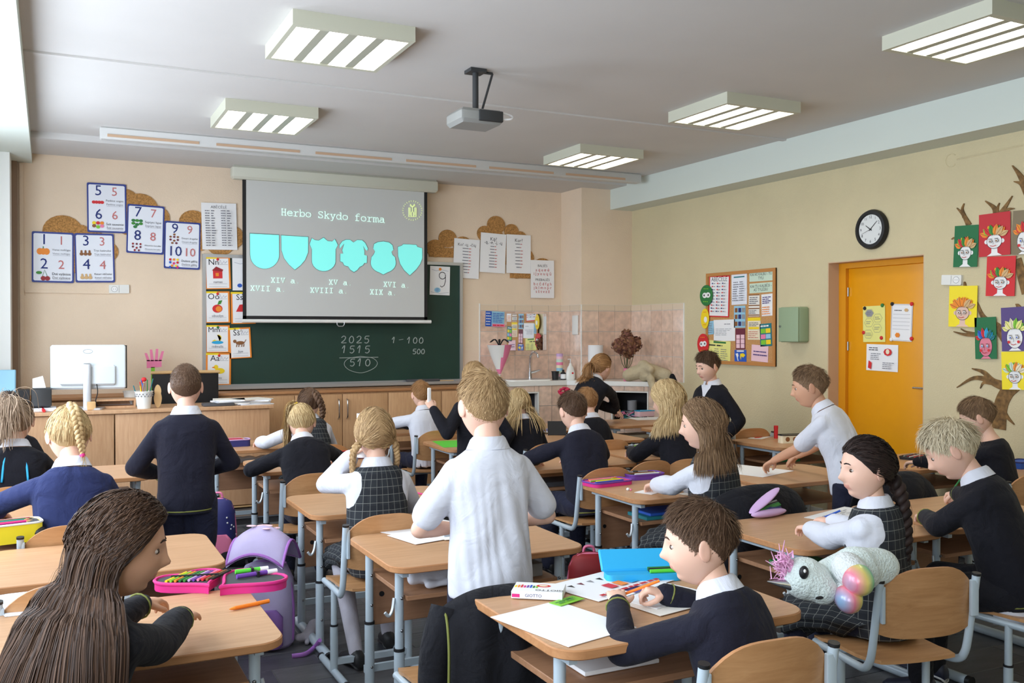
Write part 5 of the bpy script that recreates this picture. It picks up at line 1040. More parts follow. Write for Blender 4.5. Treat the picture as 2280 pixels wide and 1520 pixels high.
numposter(q1(698, 240), q1(1015, 258), q1(715, 640), '5', '6', 'Penkios uogos', 'Šeši sausainiai', wiggle, dots(grid[:6], ['yellow', 'red', 'orange', 'brown', 'lime', 'pink'], .05, .035), 'blue-framed poster with numbers 5 and 6, the topmost')
numposter(q1(1025, 412), q1(1325, 436), q1(1018, 805), '7', '8', 'Septyni lapai', 'Aštuonios boružės', dots(grid[:7], ['green', 'leafgreen'], .055, .030), dots(grid, ['darkred', 'maroon'], .028, .022), 'blue-framed poster with numbers 7 and 8, green leaves')
numposter(q1(1325, 548), q1(1615, 568), q1(1318, 930), '9', '10', 'Devyni drugeliai', 'Dešimt gėlių', dots(grid + [(0, -.11)], ['brown', 'maroon'], .036, .022), dots(grid + [(-.1, .1), (.1, .1)], ['red', 'orange', 'yellow', 'blue', 'magenta'], .034, .026), 'blue-framed poster with numbers 9 and 10, flowers')
s = Sheet('alphabet_sheet', 'white alphabet sheet in two columns pinned left of the screen', 'sheet', FW, q1(1618, 402), q1(1900, 412), q1(1625, 780), 'paper', .016); s.text('ABĖCĖLĖ', .5, .09, .034, 'print_black')
for c, (u0) in enumerate((.10, .54)):
    for i in range(15): s.bars(u0, .15 + i * .053, u0 + .13, .19 + i * .053, 1, 'print_grey', .5, .1, 2); s.bars(u0 + .17, .15 + i * .053, u0 + .30, .19 + i * .053, 1, 'print_grey', .5, .6, 1)
s.done()
def card(name, lab, tl, br, tr=None, cap='', pic=None, word='', pin='red', plane=('Y', YF - .035)):
    tr = tr or (br[0], tl[1]); s = Sheet('letter_card', lab, 'card', plane, tl, tr, (tl[0] + (0 if tr[1] == tl[1] else (br[0] - tr[0])), br[1]), 'orange', .004, .002, 'letter cards pinned to the blackboard')
    s.rect(.07, .05, .93, .97, 'paper'); s.rect(.0, .0, .5, .06, 'yellow'); s.text(cap, .36, .17, .075, 'print_black', maxw=.45); s.stroke([(.58, .22), (.62, .10), (.68, .22), (.76, .13), (.80, .2), (.88, .14)], .003, 'print_blue'); s.stroke([(.55, .24), (.9, .24)], .002, 'print_grey')
    if pic: pic(s, .5, .5)
    s.text(word, .5, .78, .032, 'print_grey'); s.stroke([(.15, .84), (.85, .84)], .0015, 'print_grey'); s.stroke([(.15, .92), (.85, .92)], .0015, 'print_grey'); s.done()
    c = s.o + s.eu * s.w * .52 + s.ev * s.h * .08; m = MB(pin); m.lathe(c - s.base, [(.011, .002), (.012, .006), (.008, .012), (.0, .013)], 12, ax=s.n); m.build('pin', s.root, 40)
def house(s, u, v): s.rect(u - .18, v - .08, u + .18, v + .17, 'red'); s.poly([(u - .22, v - .08), (u - .05, v - .2), (u + .22, v - .1), (u + .18, v - .04)], 'darkred'); s.rect(u - .08, v + .0, u + .04, v + .1, 'orange')
def apple(s, u, v): s.ell(u, v + .05, .20, .13, 'red'); s.ell(u + .05, v + .06, .12, .09, 'orange'); s.poly([(u, v - .07), (u + .06, v - .2), (u + .2, v - .22), (u + .14, v - .1)], 'leafgreen')
def hat(s, u, v): s.poly([(u - .3, v + .12), (u - .15, v - .1), (u + .1, v - .12), (u + .25, v + .05), (u + .25, v + .12)], 'red')
def moon(s, u, v): s.poly([(u - .05 + .2 * math.cos(a), v + .0 + .15 * math.sin(a)) for a in np.linspace(-1.4, 2.6, 12)] + [(u - .0 + .16 * math.cos(a), v - .05 + .11 * math.sin(a)) for a in np.linspace(2.4, -1.2, 10)], 'yellow'); s.ell(u, v + .13, .24, .06, 'skyblue')
def dog(s, u, v): s.ell(u, v, .2, .06, 'brown'); s.ell(u - .24, v - .06, .08, .055, 'brown'); s.stroke([(u + .18, v), (u + .28, v - .1)], .006, 'brown'); [s.stroke([(u + d, v + .04), (u + d - .03, v + .13)], .008, 'brown') for d in (-.15, -.05, .08, .17)]
def duck(s, u, v): s.ell(u + .05, v + .06, .2, .09, 'yellow'); s.ell(u - .1, v - .06, .09, .07, 'yellow'); s.ell(u - .2, v - .05, .06, .02, 'orange')
card('n', 'letter card Nn with a red house, top of the column', q2(95, 652), q2(258, 855), cap='Nn', pic=house, word='namas')
card('o', 'letter card Oo with a red apple', q2(97, 868), q2(256, 1066), cap='Oo', pic=apple, word='obuolys')
card('s', 'letter card Ss partly behind the screen edge', q2(262, 872), q2(415, 1072), cap='Ss', pic=hat, word='', pin='navy')
card('m', 'letter card Mm with a moon on a cloud', q2(102, 1080), q2(256, 1252), cap='Mm', pic=moon, word='mėnulis', pin='green')
card('z', 'letter card Šš with a walking brown dog, tilted', q2(248, 1098), q2(398, 1290), tr=q2(385, 1092), cap='Šš', pic=dog, word='šuo', pin='white', plane=('Y', YF - .040))
card('a', 'letter card Aa with a yellow duck, lowest of the column', q2(108, 1254), q2(265, 1455), cap='Aa', pic=duck, word='antis', plane=('Y', YF - .040))
s = Sheet('drawing_sheet', 'white drawing partly hidden behind the screen\'s left border', 'sheet', ('Y', YF - .035), q2(272, 655), q2(400, 658), q2(274, 862), 'paper'); s.stroke([(.1, .15), (.4, .2), (.6, .15)], .002, 'print_blue'); s.ell(.35, .85, .12, .06, 'blue'); s.done()
s = Sheet('number_card', 'white card with a big handwritten 9 at the board\'s upper right', 'card', ('Y', YF - .035), q2(1512, 708), q2(1637, 715), q2(1500, 888), 'paper')
s.stroke([(.62 + .16 * math.cos(a), .32 - .12 * math.sin(a)) for a in np.linspace(.4, 6.6, 20)] + [(.78, .5), (.72, .66), (.6, .72), (.52, .68)], .007, 'print_black'); s.stroke([(.08, .12), (.3, .16), (.6, .12), (.92, .16)], .002, 'print_blue'); s.ell(.38, .83, .16, .09, 'lightblue'); s.stroke([(.38 + .1 * math.cos(a) * a / 12, .83 + .06 * math.sin(a) * a / 12) for a in np.linspace(0, 12, 24)], .003, 'blue'); s.stroke([(.05, .9), (.5, .95), (.95, .9)], .002, 'print_blue'); s.ell(.5, .10, .07, .05, 'orange'); s.done()
def wordlist(lab, tl, tr, bl, head, rows, red=None):
    s = Sheet('word_list', lab, 'sheet', FW, tl, tr, bl, 'paper', .018, .0015, 'printed word lists right of the screen')
    v = .15
    for h in head: s.text(h, .5, v, .050, 'print_black' if red is None else 'print_red', maxw=.7); v += .09
    for r in range(rows):
        w = random.uniform(.1, .18); s.rect(.5 - w, v - .006, .5 + w * .4, v + .012, 'print_grey'); s.rect(.5 + w * .4 + .01, v - .006, .5 + w, v + .014, 'print_lightred'); v += (.93 - .15 - .09 * len(head)) / rows
    s.done()
wordlist('word list headed Ko, the lowest left of three', q3(225, 366), q3(385, 380), q3(222, 612), ['Ko? -ų, -čių'], 9)
wordlist('word list headed Ką, in the middle of three', q3(392, 330), q3(550, 345), q3(388, 577), ['Ką?', '-ą, -ę, -į, -ų'], 8)
wordlist('word list headed Kur, on the right of three', q3(552, 342), q3(703, 350), q3(552, 584), ['Kur?'], 8)
s = Sheet('vowel_sheet', 'sheet of vowels and consonants hanging lowest near the corner', 'sheet', FW, q3(702, 503), q3(848, 508), q3(697, 740), 'paper', .022); s.text('BALSĖS', .5, .15, .036, 'print_black'); s.text('PRIEBALSĖS', .5, .52, .034, 'print_black')
for v, t in ((.26, 'a ą e ę ė'), (.36, 'i į y o u ų ū'), (.63, 'b c č d f g h'), (.73, 'j k l m n p r'), (.83, 's š t v z ž')): s.text(t, .5, v, .045, 'print_red', maxw=.8)
s.done()
s = Sheet('calendar_sticker', 'small blue and pink calendar stuck on the wall tiles', 'calendar', ('Y', YF - .009), (1081, 692), (1123, 694), (1081, 726), 'lightblue'); s.rect(0, 0, .32, 1, 'blue'); s.bars(.02, .05, .3, .95, 5, 'white', .3); s.bars(.36, .08, .98, .75, 6, 'blue', .35); s.rect(.34, .82, 1, 1, 'pink'); s.bars(.36, .86, .96, .97, 1, 'red', .6); s.done()
def socket(plane, x0, y0, x1, y1, lab, knobu):
    s = Sheet('socket', lab, 'socket', plane, (x0, y0), (x1, y0), (x0, y1), 'white_paint', .0, .02, rr=.006); s.ell(knobu, .5, .16, .34, 'grey'); s.ell(knobu, .5, .14, .30, 'white'); s.ell(knobu - .05, .5, .015, .04, 'black', 8); s.ell(knobu + .05, .5, .015, .04, 'black', 8); s.stroke([(.5, .08), (.5, .92)], .002, 'grey'); s.done()
socket(FW, 242, 634, 287, 653, 'white double wall socket below the number posters', .27)
socket(RW, 2101, 612, 2145, 634, 'white double wall socket below the green drawing', .75)
# mirror, towel dispenser
a, b = Py(1128, 698, YF - .01), Py(1216, 779, YF - .01); MB('mirror').box((a[0], YF - .016, b[2]), (b[0], YF - .010, a[2])).build('wall_mirror', None, 0, base=True, label='small rectangular mirror on the tiles above the sink', cat='mirror')
a = Px(1278, 702, 4.95); b = Px(1290, 745, 4.95); MB('white_paint').box((4.925, b[1], b[2]), (4.941, a[1], a[2]), bev=.006).build('wall_switch', None, 30, base=True, label='slim white fitting on the tiled pillar side', cat='switch')
# cork notice board with its sheets
cb = thing('notice_board', 'cork notice board in a wooden frame covered with sheets', 'notice board', tuple(Px(1652, 812, XR))); CBO = np.array(cb.location)
tl, tr, bl, br = [Px(*q4(*p), XR) for p in ((595, 690), (1065, 648), (598, 1300), (1062, 1328))]
ya, yb, zt, zb = tl[1], br[1], max(tl[2], tr[2]) - .01, (bl[2] + br[2]) / 2
m = MB('cork_board'); m.T = np.eye(4); m.T[:3, 3] = -CBO; m.box((XR - .012, yb, zb), (XR - .001, ya, zt)); m.build('cork_panel', cb, 0)
m = MB('cork_frame'); m.T = np.eye(4); m.T[:3, 3] = -CBO
for q in ((yb, zb, yb + .03, zt), (ya - .03, zb, ya, zt), (yb + .03, zb, ya - .03, zb + .03), (yb + .03, zt - .03, ya - .03, zt)): m.box((XR - .022, q[0], q[1]), (XR - .001, q[2], q[3]))
m.build('board_frame', cb, 0)
BP = ('X', XR - .012)
def note(name, lab, tl, tr, bl, mat, cat='sheet'): return Sheet(name, lab, cat, BP, q4(*tl), q4(*tr), q4(*bl), mat, .002, .0015, 'sheets pinned on the cork board')
s = note('alphabet_poster', 'red-bordered ABĖCĖLĖ alphabet poster on the cork board', (608, 712), (748, 708), (603, 988), 'red', 'poster'); s.rect(.05, .03, .95, .97, 'paper'); s.text('ABĖCĖLĖ', .5, .09, .055, 'print_black', maxw=.8)
for c in range(3):
    for r in range(10): s.rect(.14 + c * .28, .17 + r * .075, .20 + c * .28, .20 + r * .075, 'red' if (r + c) % 2 else 'print_blue'); s.rect(.22 + c * .28, .18 + r * .075, .31 + c * .28, .195 + r * .075, 'print_grey')
s.done()
s = note('timetable_sheet', 'pale blue timetable sheet in a plastic sleeve', (758, 698), (862, 688), (765, 908), 'poster_face'); s.rect(.15, .1, .85, .14, 'teal'); s.bars(.12, .25, .5, .9, 9, 'print_grey', .35); s.bars(.6, .25, .9, .9, 9, 'print_grey', .35); s.done()
s = note('slogan_strip', 'mint strip reading KAI AŠ KALBU - TU TYLI', (880, 685), (1038, 672), (880, 752), 'mint'); s.text('KAI AŠ KALBU - TU', .5, .32, .036, 'print_black', maxw=.92); s.text('TYLI', .5, .7, .036, 'print_black'); s.done()
s = note('slogan_strip', 'mint strip reading KAI TU KALBĖSI - AŠ TYLĖSIU', (880, 765), (1035, 752), (880, 830), 'mint'); s.text('KAI TU KALBĖSI -', .5, .32, .036, 'print_black', maxw=.92); s.text('AŠ TYLĖSIU', .5, .7, .036, 'print_black'); s.done()
s = note('printed_card', 'brown and white printed card below the mint strips', (875, 838), (948, 835), (873, 985), 'paper_warm'); [s.rect(0, v, 1, v + .05, 'brown') for v in (0, .48, .62, .92)]; s.bars(.1, .1, .9, .45, 4, 'print_grey'); s.bars(.1, .7, .9, .9, 3, 'print_grey'); s.done()
s = note('printed_card', 'white card with purple and orange notes', (960, 838), (1035, 830), (962, 985), 'paper'); s.bars(.1, .1, .9, .45, 4, 'violetpaper', .5); s.bars(.1, .55, .9, .95, 4, 'orange', .4); s.done()
s = note('photo_strip', 'blue photo strip in the middle of the cork board', (775, 915), (852, 912), (778, 1062), 'lightblue'); [s.rect(.08 + .32 * i, v, .32 + .32 * i, v + .2, ['brown', 'navy', 'grey'][(i + int(v * 9)) % 3]) for i in range(3) for v in (.1, .4, .72)]; s.done()
s = note('pocket_strip', 'maroon strip with white labels', (785, 1068), (850, 1066), (780, 1208), 'maroon'); [s.rect(.08 + .48 * i, v, .46 + .48 * i, v + .2, 'palepink') for i in range(2) for v in (.3, .52, .74)]; s.done()
s = note('name_strip', 'pale blue strip at the left of the cork board', (597, 1020), (637, 1015), (595, 1110), 'lightblue'); s.bars(.1, .1, .9, .9, 6, 'print_grey', .3); s.done()
s = note('letter_sheet', 'plain white letter sheet on the cork board', (637, 1010), (782, 1005), (635, 1152), 'paper'); s.text('', .5, .2, .03, 'print_black'); s.bars(.5, .18, .8, .24, 1, 'print_grey', .5); s.bars(.1, .4, .9, .75, 5, 'print_grey', .22); s.done()
s = note('rules_sheet', 'yellow rules sheet at the bottom of the cork board', (600, 1145), (752, 1155), (605, 1285), 'paleyellow'); s.rect(.25, .04, .8, .12, 'green'); s.bars(.05, .18, .95, .28, 1, 'print_black', .6); s.bars(.3, .35, .55, .95, 6, 'print_grey', .3); s.bars(.62, .35, .95, .95, 6, 'print_grey', .3); s.done()
s = note('list_sheet', 'yellow and white list sheet at the right of the cork board', (868, 995), (955, 993), (863, 1143), 'cream'); s.rect(0, 0, 1, .14, 'yellow'); s.bars(.1, .2, .9, .4, 3, 'print_grey'); s.rect(.1, .42, .9, .52, 'yellow'); s.bars(.1, .6, .9, .95, 4, 'print_red', .25); s.done()
s = note('sticker_card', 'teal card with coloured squares', (948, 1038), (1027, 1030), (955, 1190), 'teal'); [s.rect(.08 + .44 * i, .22 + .25 * j, .48 + .44 * i, .42 + .25 * j, ['lime', 'yellow', 'pink', 'lightblue', 'lime', 'yellow'][i + 2 * j]) for i in range(2) for j in range(3)]; s.bars(.1, .05, .9, .16, 1, 'white', .6); s.done()
s = note('world_map', 'little blue world map at the bottom of the cork board', (778, 1212), (858, 1212), (778, 1298), 'blue', 'map'); s.rect(.2, .04, .8, .14, 'white'); s.poly([(.1, .3), (.3, .25), (.35, .45), (.28, .6), (.35, .85), (.28, .85), (.2, .55)], 'white'); s.poly([(.5, .3), (.75, .25), (.92, .4), (.75, .6), (.6, .5), (.55, .8), (.48, .5)], 'yellow'); s.done()
s = note('handwritten_note', 'lilac-white handwritten note at the lower right of the cork board', (895, 1175), (1008, 1185), (890, 1285), 'palepink'); s.bars(.12, .3, .95, .7, 2, 'violetpaper', .35, .1, 6); s.done()
for lab, x, y, rx, ry, mt in (('green balloon-shaped sign at the cork board\'s left', 590, 843, 43, 70, 'green'), ('yellow balloon-shaped sign turned edgewise', 580, 1000, 27, 68, 'yellow'), ('red balloon-shaped sign at the cork board\'s lower left', 566, 1172, 38, 70, 'red')):
    s = Sheet('balloon_sign', lab, 'sign', ('X', XR - .024), q4(x - rx, y - ry), q4(x + rx, y - ry), q4(x - rx, y + ry), mt, .002, .003, 'three traffic-light balloon signs', rr=.0); bpy.data.objects.remove(s.sheet); m = MB(mt); m.prism([(s.w * (.5 + .5 * math.cos(a)), s.h * (.5 + .5 * math.sin(a))) for a in np.arange(24) * math.pi / 12], 0, .004, (s.o - s.base, s.eu, s.ev, s.n)); m.build('balloon', s.root, 30); s.lay = .005
    if mt != 'yellow': s.ell(.40, .5, .18, .13, 'white'); s.ell(.66, .48, .18, .13, 'white'); s.ell(.36, .5, .05, .05, 'black'); s.ell(.68, .48, .05, .05, 'black')
    else: s.ell(.6, .55, .2, .15, 'white')
    for v in (.18, .8): [s.ell(u, v, .05, .025, 'lime' if mt == 'green' else 'orange', 8) for u in (.36, .5, .64)]
    s.done()
# key cabinet, clock
a, b = Px(1734, 684, XR - .11), Px(1779, 762, XR - .11); kb = thing('key_cabinet', 'grey-green metal wall box beside the cork board', 'wall box', (XR - .055, (a[1] + b[1]) / 2, b[2])); hh = a[2] - b[2]; wy = abs(a[1] - b[1]) / 2
MB('boxgreen').box((-.05, -wy, 0), (.054, wy, hh), bev=.012).build('body', kb, 40); MB('boxgreen').box((-.062, -wy + .004, .004), (-.051, wy - .004, hh - .004), bev=.004).build('lid', kb, 40); MB('chrome').cyl((-.062, wy - .03, hh * .45), (-.072, wy - .03, hh * .45), .01, 10).build('lock', kb, 40)
c = Px(1941, 510.6, XR - .02); ck_ = thing('wall_clock', 'round black wall clock above the orange door', 'clock', (XR - .001, c[1], c[2] - .145)); O = A(0, 0, .145)
MB('black').lathe(O, [(.146, .0), (.150, .02), (.140, .042), (.118, .045), (.112, .032), (.0, .0315)], 36, ax=(-1, 0, 0)).build('rim', ck_, 40); MB('glass_face').lathe(O, [(.111, .0318), (.111, .0324), (0, .0326)], 36, ax=(-1, 0, 0)).build('dial', ck_, 40)
m = MB('print_black')
for i in range(1, 13):
    V, Fc = text2d(str(i)); an = math.pi / 2 - i * math.pi / 6; m.add([O + A(-.0335, -(x * .030 + .092 * math.cos(an)), y * .030 + .092 * math.sin(an)) for x, y in V], Fc)
m.build('numerals', ck_, 0)
def hnd(an, L, w, nm, dx): d = A(0, -math.cos(an), math.sin(an)); n_ = A(0, math.sin(an), math.cos(an)); b0 = O + A(-.0345 - dx, 0, 0); MB('black').add([b0 - d * .015 - n_ * w, b0 - d * .015 + n_ * w, b0 + d * L + n_ * w * .5, b0 + d * L - n_ * w * .5], [(0, 1, 2, 3)]).build(nm, ck_, 0)
hnd(math.radians(90 - 305), .055, .0045, 'hour_hand', 0); hnd(math.radians(90 - 48), .085, .0035, 'minute_hand', .001); hnd(math.radians(90 - 250), .09, .0015, 'second_hand', .002)
# sheets on the door
DP = ('X', XR + .14)
s = Sheet('hexagon_sheet', 'pale yellow sheet with hexagons on the door', 'sheet', DP, q5(243, 812), q5(360, 806), q5(246, 1000), 'paleyellow')
for i, (u, v) in enumerate(((.3, .2), (.68, .34), (.3, .46), (.68, .62), (.3, .78))): s.stroke([(u + .21 * math.cos(a), v + .13 * math.sin(a)) for a in np.arange(6) * math.pi / 3], .002, 'print_grey', True); (s.ell(u, v, .19, .11, 'grey', 6) if i == 0 else None); s.bars(u - .12, v - .05, u + .12, v + .05, 2, 'print_grey', .3)
s.done()
s = Sheet('bordered_sheet', 'white bordered table sheet on the door with red magnets', 'sheet', DP, q5(395, 798), q5(508, 800), q5(390, 992), 'paper'); s.stroke([(.03, .02), (.97, .02), (.97, .98), (.03, .98)], .003, 'print_black', True); s.bars(.15, .15, .5, .2, 1, 'print_black', .4); [s.stroke([(.1, v), (.9, v)], .0015, 'print_grey') for v in (.28, .38, .48, .58, .68)]; s.ell(.72, .16, .1, .05, 'tan', 6); s.ell(.35, .84, .12, .07, 'orange', 6); s.done()
s = Sheet('notice_sheet', 'white notice with small tables and a red figure on the door', 'sheet', DP, q5(263, 1010), q5(430, 1016), q5(264, 1148), 'paper'); s.bars(.08, .1, .4, .25, 2, 'print_black', .4); s.bars(.15, .32, .5, .6, 4, 'print_grey', .35); s.ell(.7, .28, .13, .14, 'red', 8); s.ell(.7, .26, .06, .1, 'cream', 8); s.poly([(.08, .9), (.1, .62), (.2, .7), (.18, .95)], 'red'); s.bars(.55, .65, .95, .92, 4, 'print_grey', .35); s.done()
for i, (x, y, mt) in enumerate(((252, 822, 'black'), (345, 806, 'green'), (246, 950, 'red'), (340, 978, 'red'), (397, 799, 'black'), (500, 799, 'red'), (392, 986, 'white'), (499, 982, 'red'))):
    c = Px(*q5(x, y), XR + .136); MB(mt).lathe(c, [(.014, 0), (.015, .006), (.010, .012), (0, .013)], 12, ax=(-1, 0, 0)).build('magnet', None, 40, base=True, label='%s round magnet at the %s' % (mt, ['upper left of hexagon sheet', 'upper right of hexagon sheet', 'lower left of hexagon sheet', 'lower right of hexagon sheet', 'upper left of bordered sheet', 'upper right of bordered sheet', 'lower left of bordered sheet', 'lower right of bordered sheet'][i]), cat='magnet', group='magnets on the door')
# painted tree branches (cut-out strips) and the leaf-crown portraits
tr_ = thing('wall_tree', 'brown cut-out tree branches spreading over the right wall', 'wall decoration', tuple(Px(2230, 950, XR)))
bk_ = [0]
def branch(L, w0, w1):
    bk_[0] += 1
    P = [Px(*q5(x, y), XR - .001) for x, y in L]; P = bez(P, 5); K = len(P); W = np.linspace(w0, w1, K); Lf, Rt = [], []
    for i in range(K):
        t = nrm(P[min(i + 1, K - 1)] - P[max(i - 1, 0)]); b = np.cross(A(-1, 0, 0), t); Lf.append(P[i] + b * W[i] / 2); Rt.append(P[i] - b * W[i] / 2)
    B = np.array(tr_.location); m = MB('branch'); V = np.array(Lf + Rt) - B; V2 = V + A(-.004 - .0003 * bk_[0], 0, 0); Fc = []
    for i in range(K - 1): Fc += [(2 * K + i, 2 * K + i + 1, 3 * K + i + 1, 3 * K + i), (i, 2 * K + i, 2 * K + i + 1, i + 1)[::-1], (K + i, K + i + 1, 3 * K + i + 1, 3 * K + i)[::-1]]
    m.add(np.vstack([V, V2]), Fc); m.build('branch', tr_, 0)
for L, w0, w1 in (([(960, 1460), (970, 1340), (1000, 1270), (1040, 1230), (1092, 1190)], .10, .09), ([(1010, 1240), (930, 1210), (880, 1160), (818, 1140)], .07, .008), ([(930, 1205), (830, 1190), (738, 1240)], .045, .006), ([(920, 1215), (880, 1215), (862, 1245)], .03, .006), ([(965, 1330), (1000, 1390), (1043, 1437)], .05, .006), ([(940, 1330), (860, 1380), (768, 1383)], .02, .006), ([(860, 1395), (810, 1410), (768, 1430)], .03, .008), ([(1000, 980), (950, 920), (880, 870), (845, 790)], .08, .012), ([(840, 960), (780, 960), (722, 945)], .035, .006), ([(860, 960), (790, 945), (760, 930)], .02, .005), ([(1110, 740), (1080, 640), (1060, 560)], .07, .05), ([(950, 330), (935, 290), (890, 255)], .05, .006), ([(950, 330), (955, 290), (965, 265)], .025, .005), ([(970, 325), (1000, 280), (1033, 228)], .04, .005), ([(985, 315), (1015, 298), (1045, 295)], .03, .005), ([(805, 385), (775, 330), (740, 292)], .04, .005), ([(780, 340), (768, 300), (778, 268)], .03, .005), ([(735, 455), (725, 450), (712, 457)], .02, .005), ([(1110, 185), (1070, 115), (1033, 68)], .05, .005), ([(1110, 215), (1080, 165), (1042, 152)], .04, .005), ([(783, 705), (782, 690), (780, 682)], .02, .008), ([(1070, 820), (1060, 805), (1052, 800)], .03, .006)): branch(L, w0, w1)
LEAF = ['orange', 'lime', 'yellow', 'red', 'leafgreen', 'orange', 'tan', 'skyblue']
def portrait(lab, tl, tr, bl, bg, face='white', leaves=None, big=False, crown=None):
    s = Sheet('leaf_portrait', lab, 'drawing', RW, q5(*tl), q5(*tr), q5(*bl), bg, .014, .0015, 'leaf-crown portraits on the right wall'); L = leaves or LEAF; fx, fy, rx, ry = (.5, .66, .24, .17) if not big else (.5, .70, .30, .24)
    def leaf(u, v, an, l, mt):
        c, n_ = math.cos(an), math.sin(an); P = []
        for t, w in ((0, 0), (.25, .22), (.55, .26), (.8, .14), (1, 0), (.8, -.14), (.55, -.26), (.25, -.22)): P.append((u + (c * t - n_ * w) * l, v - (n_ * t + c * w) * l * .8))
        s.poly(P, mt); s.stroke([(u, v), (u + c * l * .9, v - n_ * l * .72)], .002, 'print_black')
    s.poly([(fx - .09, fy + ry * .6), (fx + .09, fy + ry * .6), (fx + .10, .93), (fx + .24, .995), (fx - .24, .995), (fx - .10, .93)], face if not big else face)
    if not big: [s.ell(fx + d * (rx + .02), fy, .06, .05, face) for d in (-1, 1)]
    s.ell(fx, fy, rx, ry, face, 24); s.stroke([(fx + rx * math.cos(a), fy + ry * math.sin(a)) for a in np.arange(24) * math.pi / 12], .003, 'print_black', True)
    for i, a in enumerate(np.linspace(2.75, .4, 7)): leaf(fx + rx * .85 * math.cos(a), fy - ry * .62 - .05 * math.sin(a), a, .30 if not big else .26, L[i % len(L)])
    for i, a in enumerate(np.linspace(2.3, .85, 4)): leaf(fx + rx * .5 * math.cos(a), fy - ry * .8 - .10 * math.sin(a) * 0, a, .34, L[(i + 3) % len(L)])
    for d in (-1, 1):
        s.ell(fx + d * rx * .42, fy - .01, .058, .04, 'print_black'); s.ell(fx + d * rx * .42, fy - .01, .05, .034, 'white'); s.ell(fx + d * rx * .42, fy - .005, .026, .022, 'blue' if big else 'brown'); s.stroke([(fx + d * rx * .42 - .06, fy - .06), (fx + d * rx * .42 + .06, fy - .06)], .003, 'print_black')
        if big: s.ell(fx + d * rx * .62, fy + ry * .4, .05, .035, 'red')
    s.stroke([(fx - .0, fy + .0), (fx + .02, fy + ry * .35), (fx - .02, fy + ry * .38)], .0025, 'print_black'); s.stroke([(fx - .10, fy + ry * .58), (fx, fy + ry * .70), (fx + .10, fy + ry * .58)], .004, 'print_red'); s.done()
portrait('leaf-crown portrait on green paper, topmost left, nearest the door', (735, 388), (862, 380), (725, 605), 'artgreen')
portrait('leaf-crown portrait on dark red paper, topmost middle', (862, 330), (1028, 308), (865, 552), 'artred')
portrait('portrait on brown paper cut by the right picture edge', (1043, 308), (1185, 296), (1030, 540), 'artbrown', 'white', ['orange', 'red', 'lime'], True)
portrait('leaf-crown portrait on bright red paper below the dark red one', (905, 550), (1058, 544), (915, 757), 'red')
portrait('leaf-crown portrait on yellow paper under the wall socket', (706, 705), (855, 702), (698, 918), 'artyellow', 'flesh', ['orange', 'orange', 'tan', 'orange'])
portrait('portrait with a pink face on green paper', (838, 872), (952, 866), (808, 1090), 'artgreen', 'artpink', ['red', 'skyblue', 'teal', 'blue'], True)
portrait('leaf-crown portrait on purple paper at the right edge', (978, 820), (1118, 811), (982, 1048), 'violetpaper', 'white', ['paleyellow', 'cream', 'lime'], True)
portrait('leaf-crown portrait on yellow paper at the right edge, lowest', (980, 1052), (1120, 1050), (990, 1250), 'artyellow', 'white', ['mint', 'orange', 'cream', 'lime'])
# ================================================================== TEACHER'S DESK
td = thing('teacher_desk', 'long wooden teacher\'s desk with panelled front on the podium', 'desk', (.70, 7.75, .075))
MB('teacher_wood').box((-1.12, -.02, .80), (.94, .50, .828), bev=.004).build('tabletop', td, 30)
for a, b in ((-1.10, -.26), (-.25, .37), (.38, .91)): MB('teacher_wood').box((a, 0, .03), (b, .02, .798), bev=.002).build('front_panel', td, 30)
for x in (-1.1, .89): MB('teacher_wood').box((x, .02, .0), (x + .022, .48, .80)).build('side_panel', td, 30)
MB('tan').box((-1.1, -.004, .012), (.91, .03, .022)).build('base_strip', td, 30)
TZ_ = .9035
def at(px, py, z=TZ_): return Pz(px, py, z)
def atY(px, Y): d = ray(px, 800); return A(d[0] / d[1] * Y, Y, 0)
p = atY(197, 7.98); mo = thing('monitor', 'silver-white computer monitor seen from behind on the teacher\'s desk', 'monitor', (p[0], 7.98, TZ_), math.radians(-12))
a, b = Py(115, 768, 7.98), Py(286, 864, 7.98); w = (b[0] - a[0]) / 2; z0, z1 = b[2] - TZ_, a[2] - TZ_
MB('monitor_back').box((-w, -.02, z0), (w, .02, z1), bev=.014).build('casing', mo, 40); MB('black').box((-w + .004, .019, z0 + .004), (w + .004, .027, z1 - .004)).build('bezel', mo, 30)
MB('monitor_back').box((-.2, -.045, z0 + .03), (.2, -.015, z0 + .19), bev=.02).build('rear_bulge', mo, 40)
MB('alu').box((-.028, -.075, 0), (.03, -.045, z1 - .14), bev=.008).build('stand_column', mo, 40); MB('alu').prism(rrect(-.12, -.14, .12, .06, .02), 0, .014).build('stand_base', mo, 40)
m = MB('alu'); m.tube([(.022 * math.cos(t) * 1.5 + .0, -.0215, z1 - .05 + .016 * math.sin(t)) for t in np.arange(20) * math.pi / 10], .0015, 4, closed=True); V, Fc = text2d('DELL'); m.add([(x * .018, -.0218, z1 - .05 + y * .018) for x, y in V], [f[::-1] for f in Fc]); m.build('emblem', mo, 0)
MB('black').tube(bez([(.06, -.03, z0 + .06), (.075, -.06, z0 - .02), (.06, -.06, z0 - .09), (.07, -.03, .02)], 5), .004, 6).build('cable', mo, 60)
def cup(name, lab, cat, pos, r0, r1, h, mat, n=22, rim=.003):
    t = thing(name, lab, cat, tuple(pos)); MB(mat).lathe((0, 0, 0), [(r0, 0), (r1, h), (r1 + rim, h), (r1 + rim, h - .008), (r1 - .004, h - .004), (r0 - .003, .008), (0, .008)], n).build('cup', t, 40); return t
p = atY(320, 7.82); pc = cup('pen_cup', 'white patterned bucket full of pens and scissors', 'pen holder', (p[0], 7.82, TZ_), .048, .066, .135, 'ceramic')
dot = MB('poster_face')
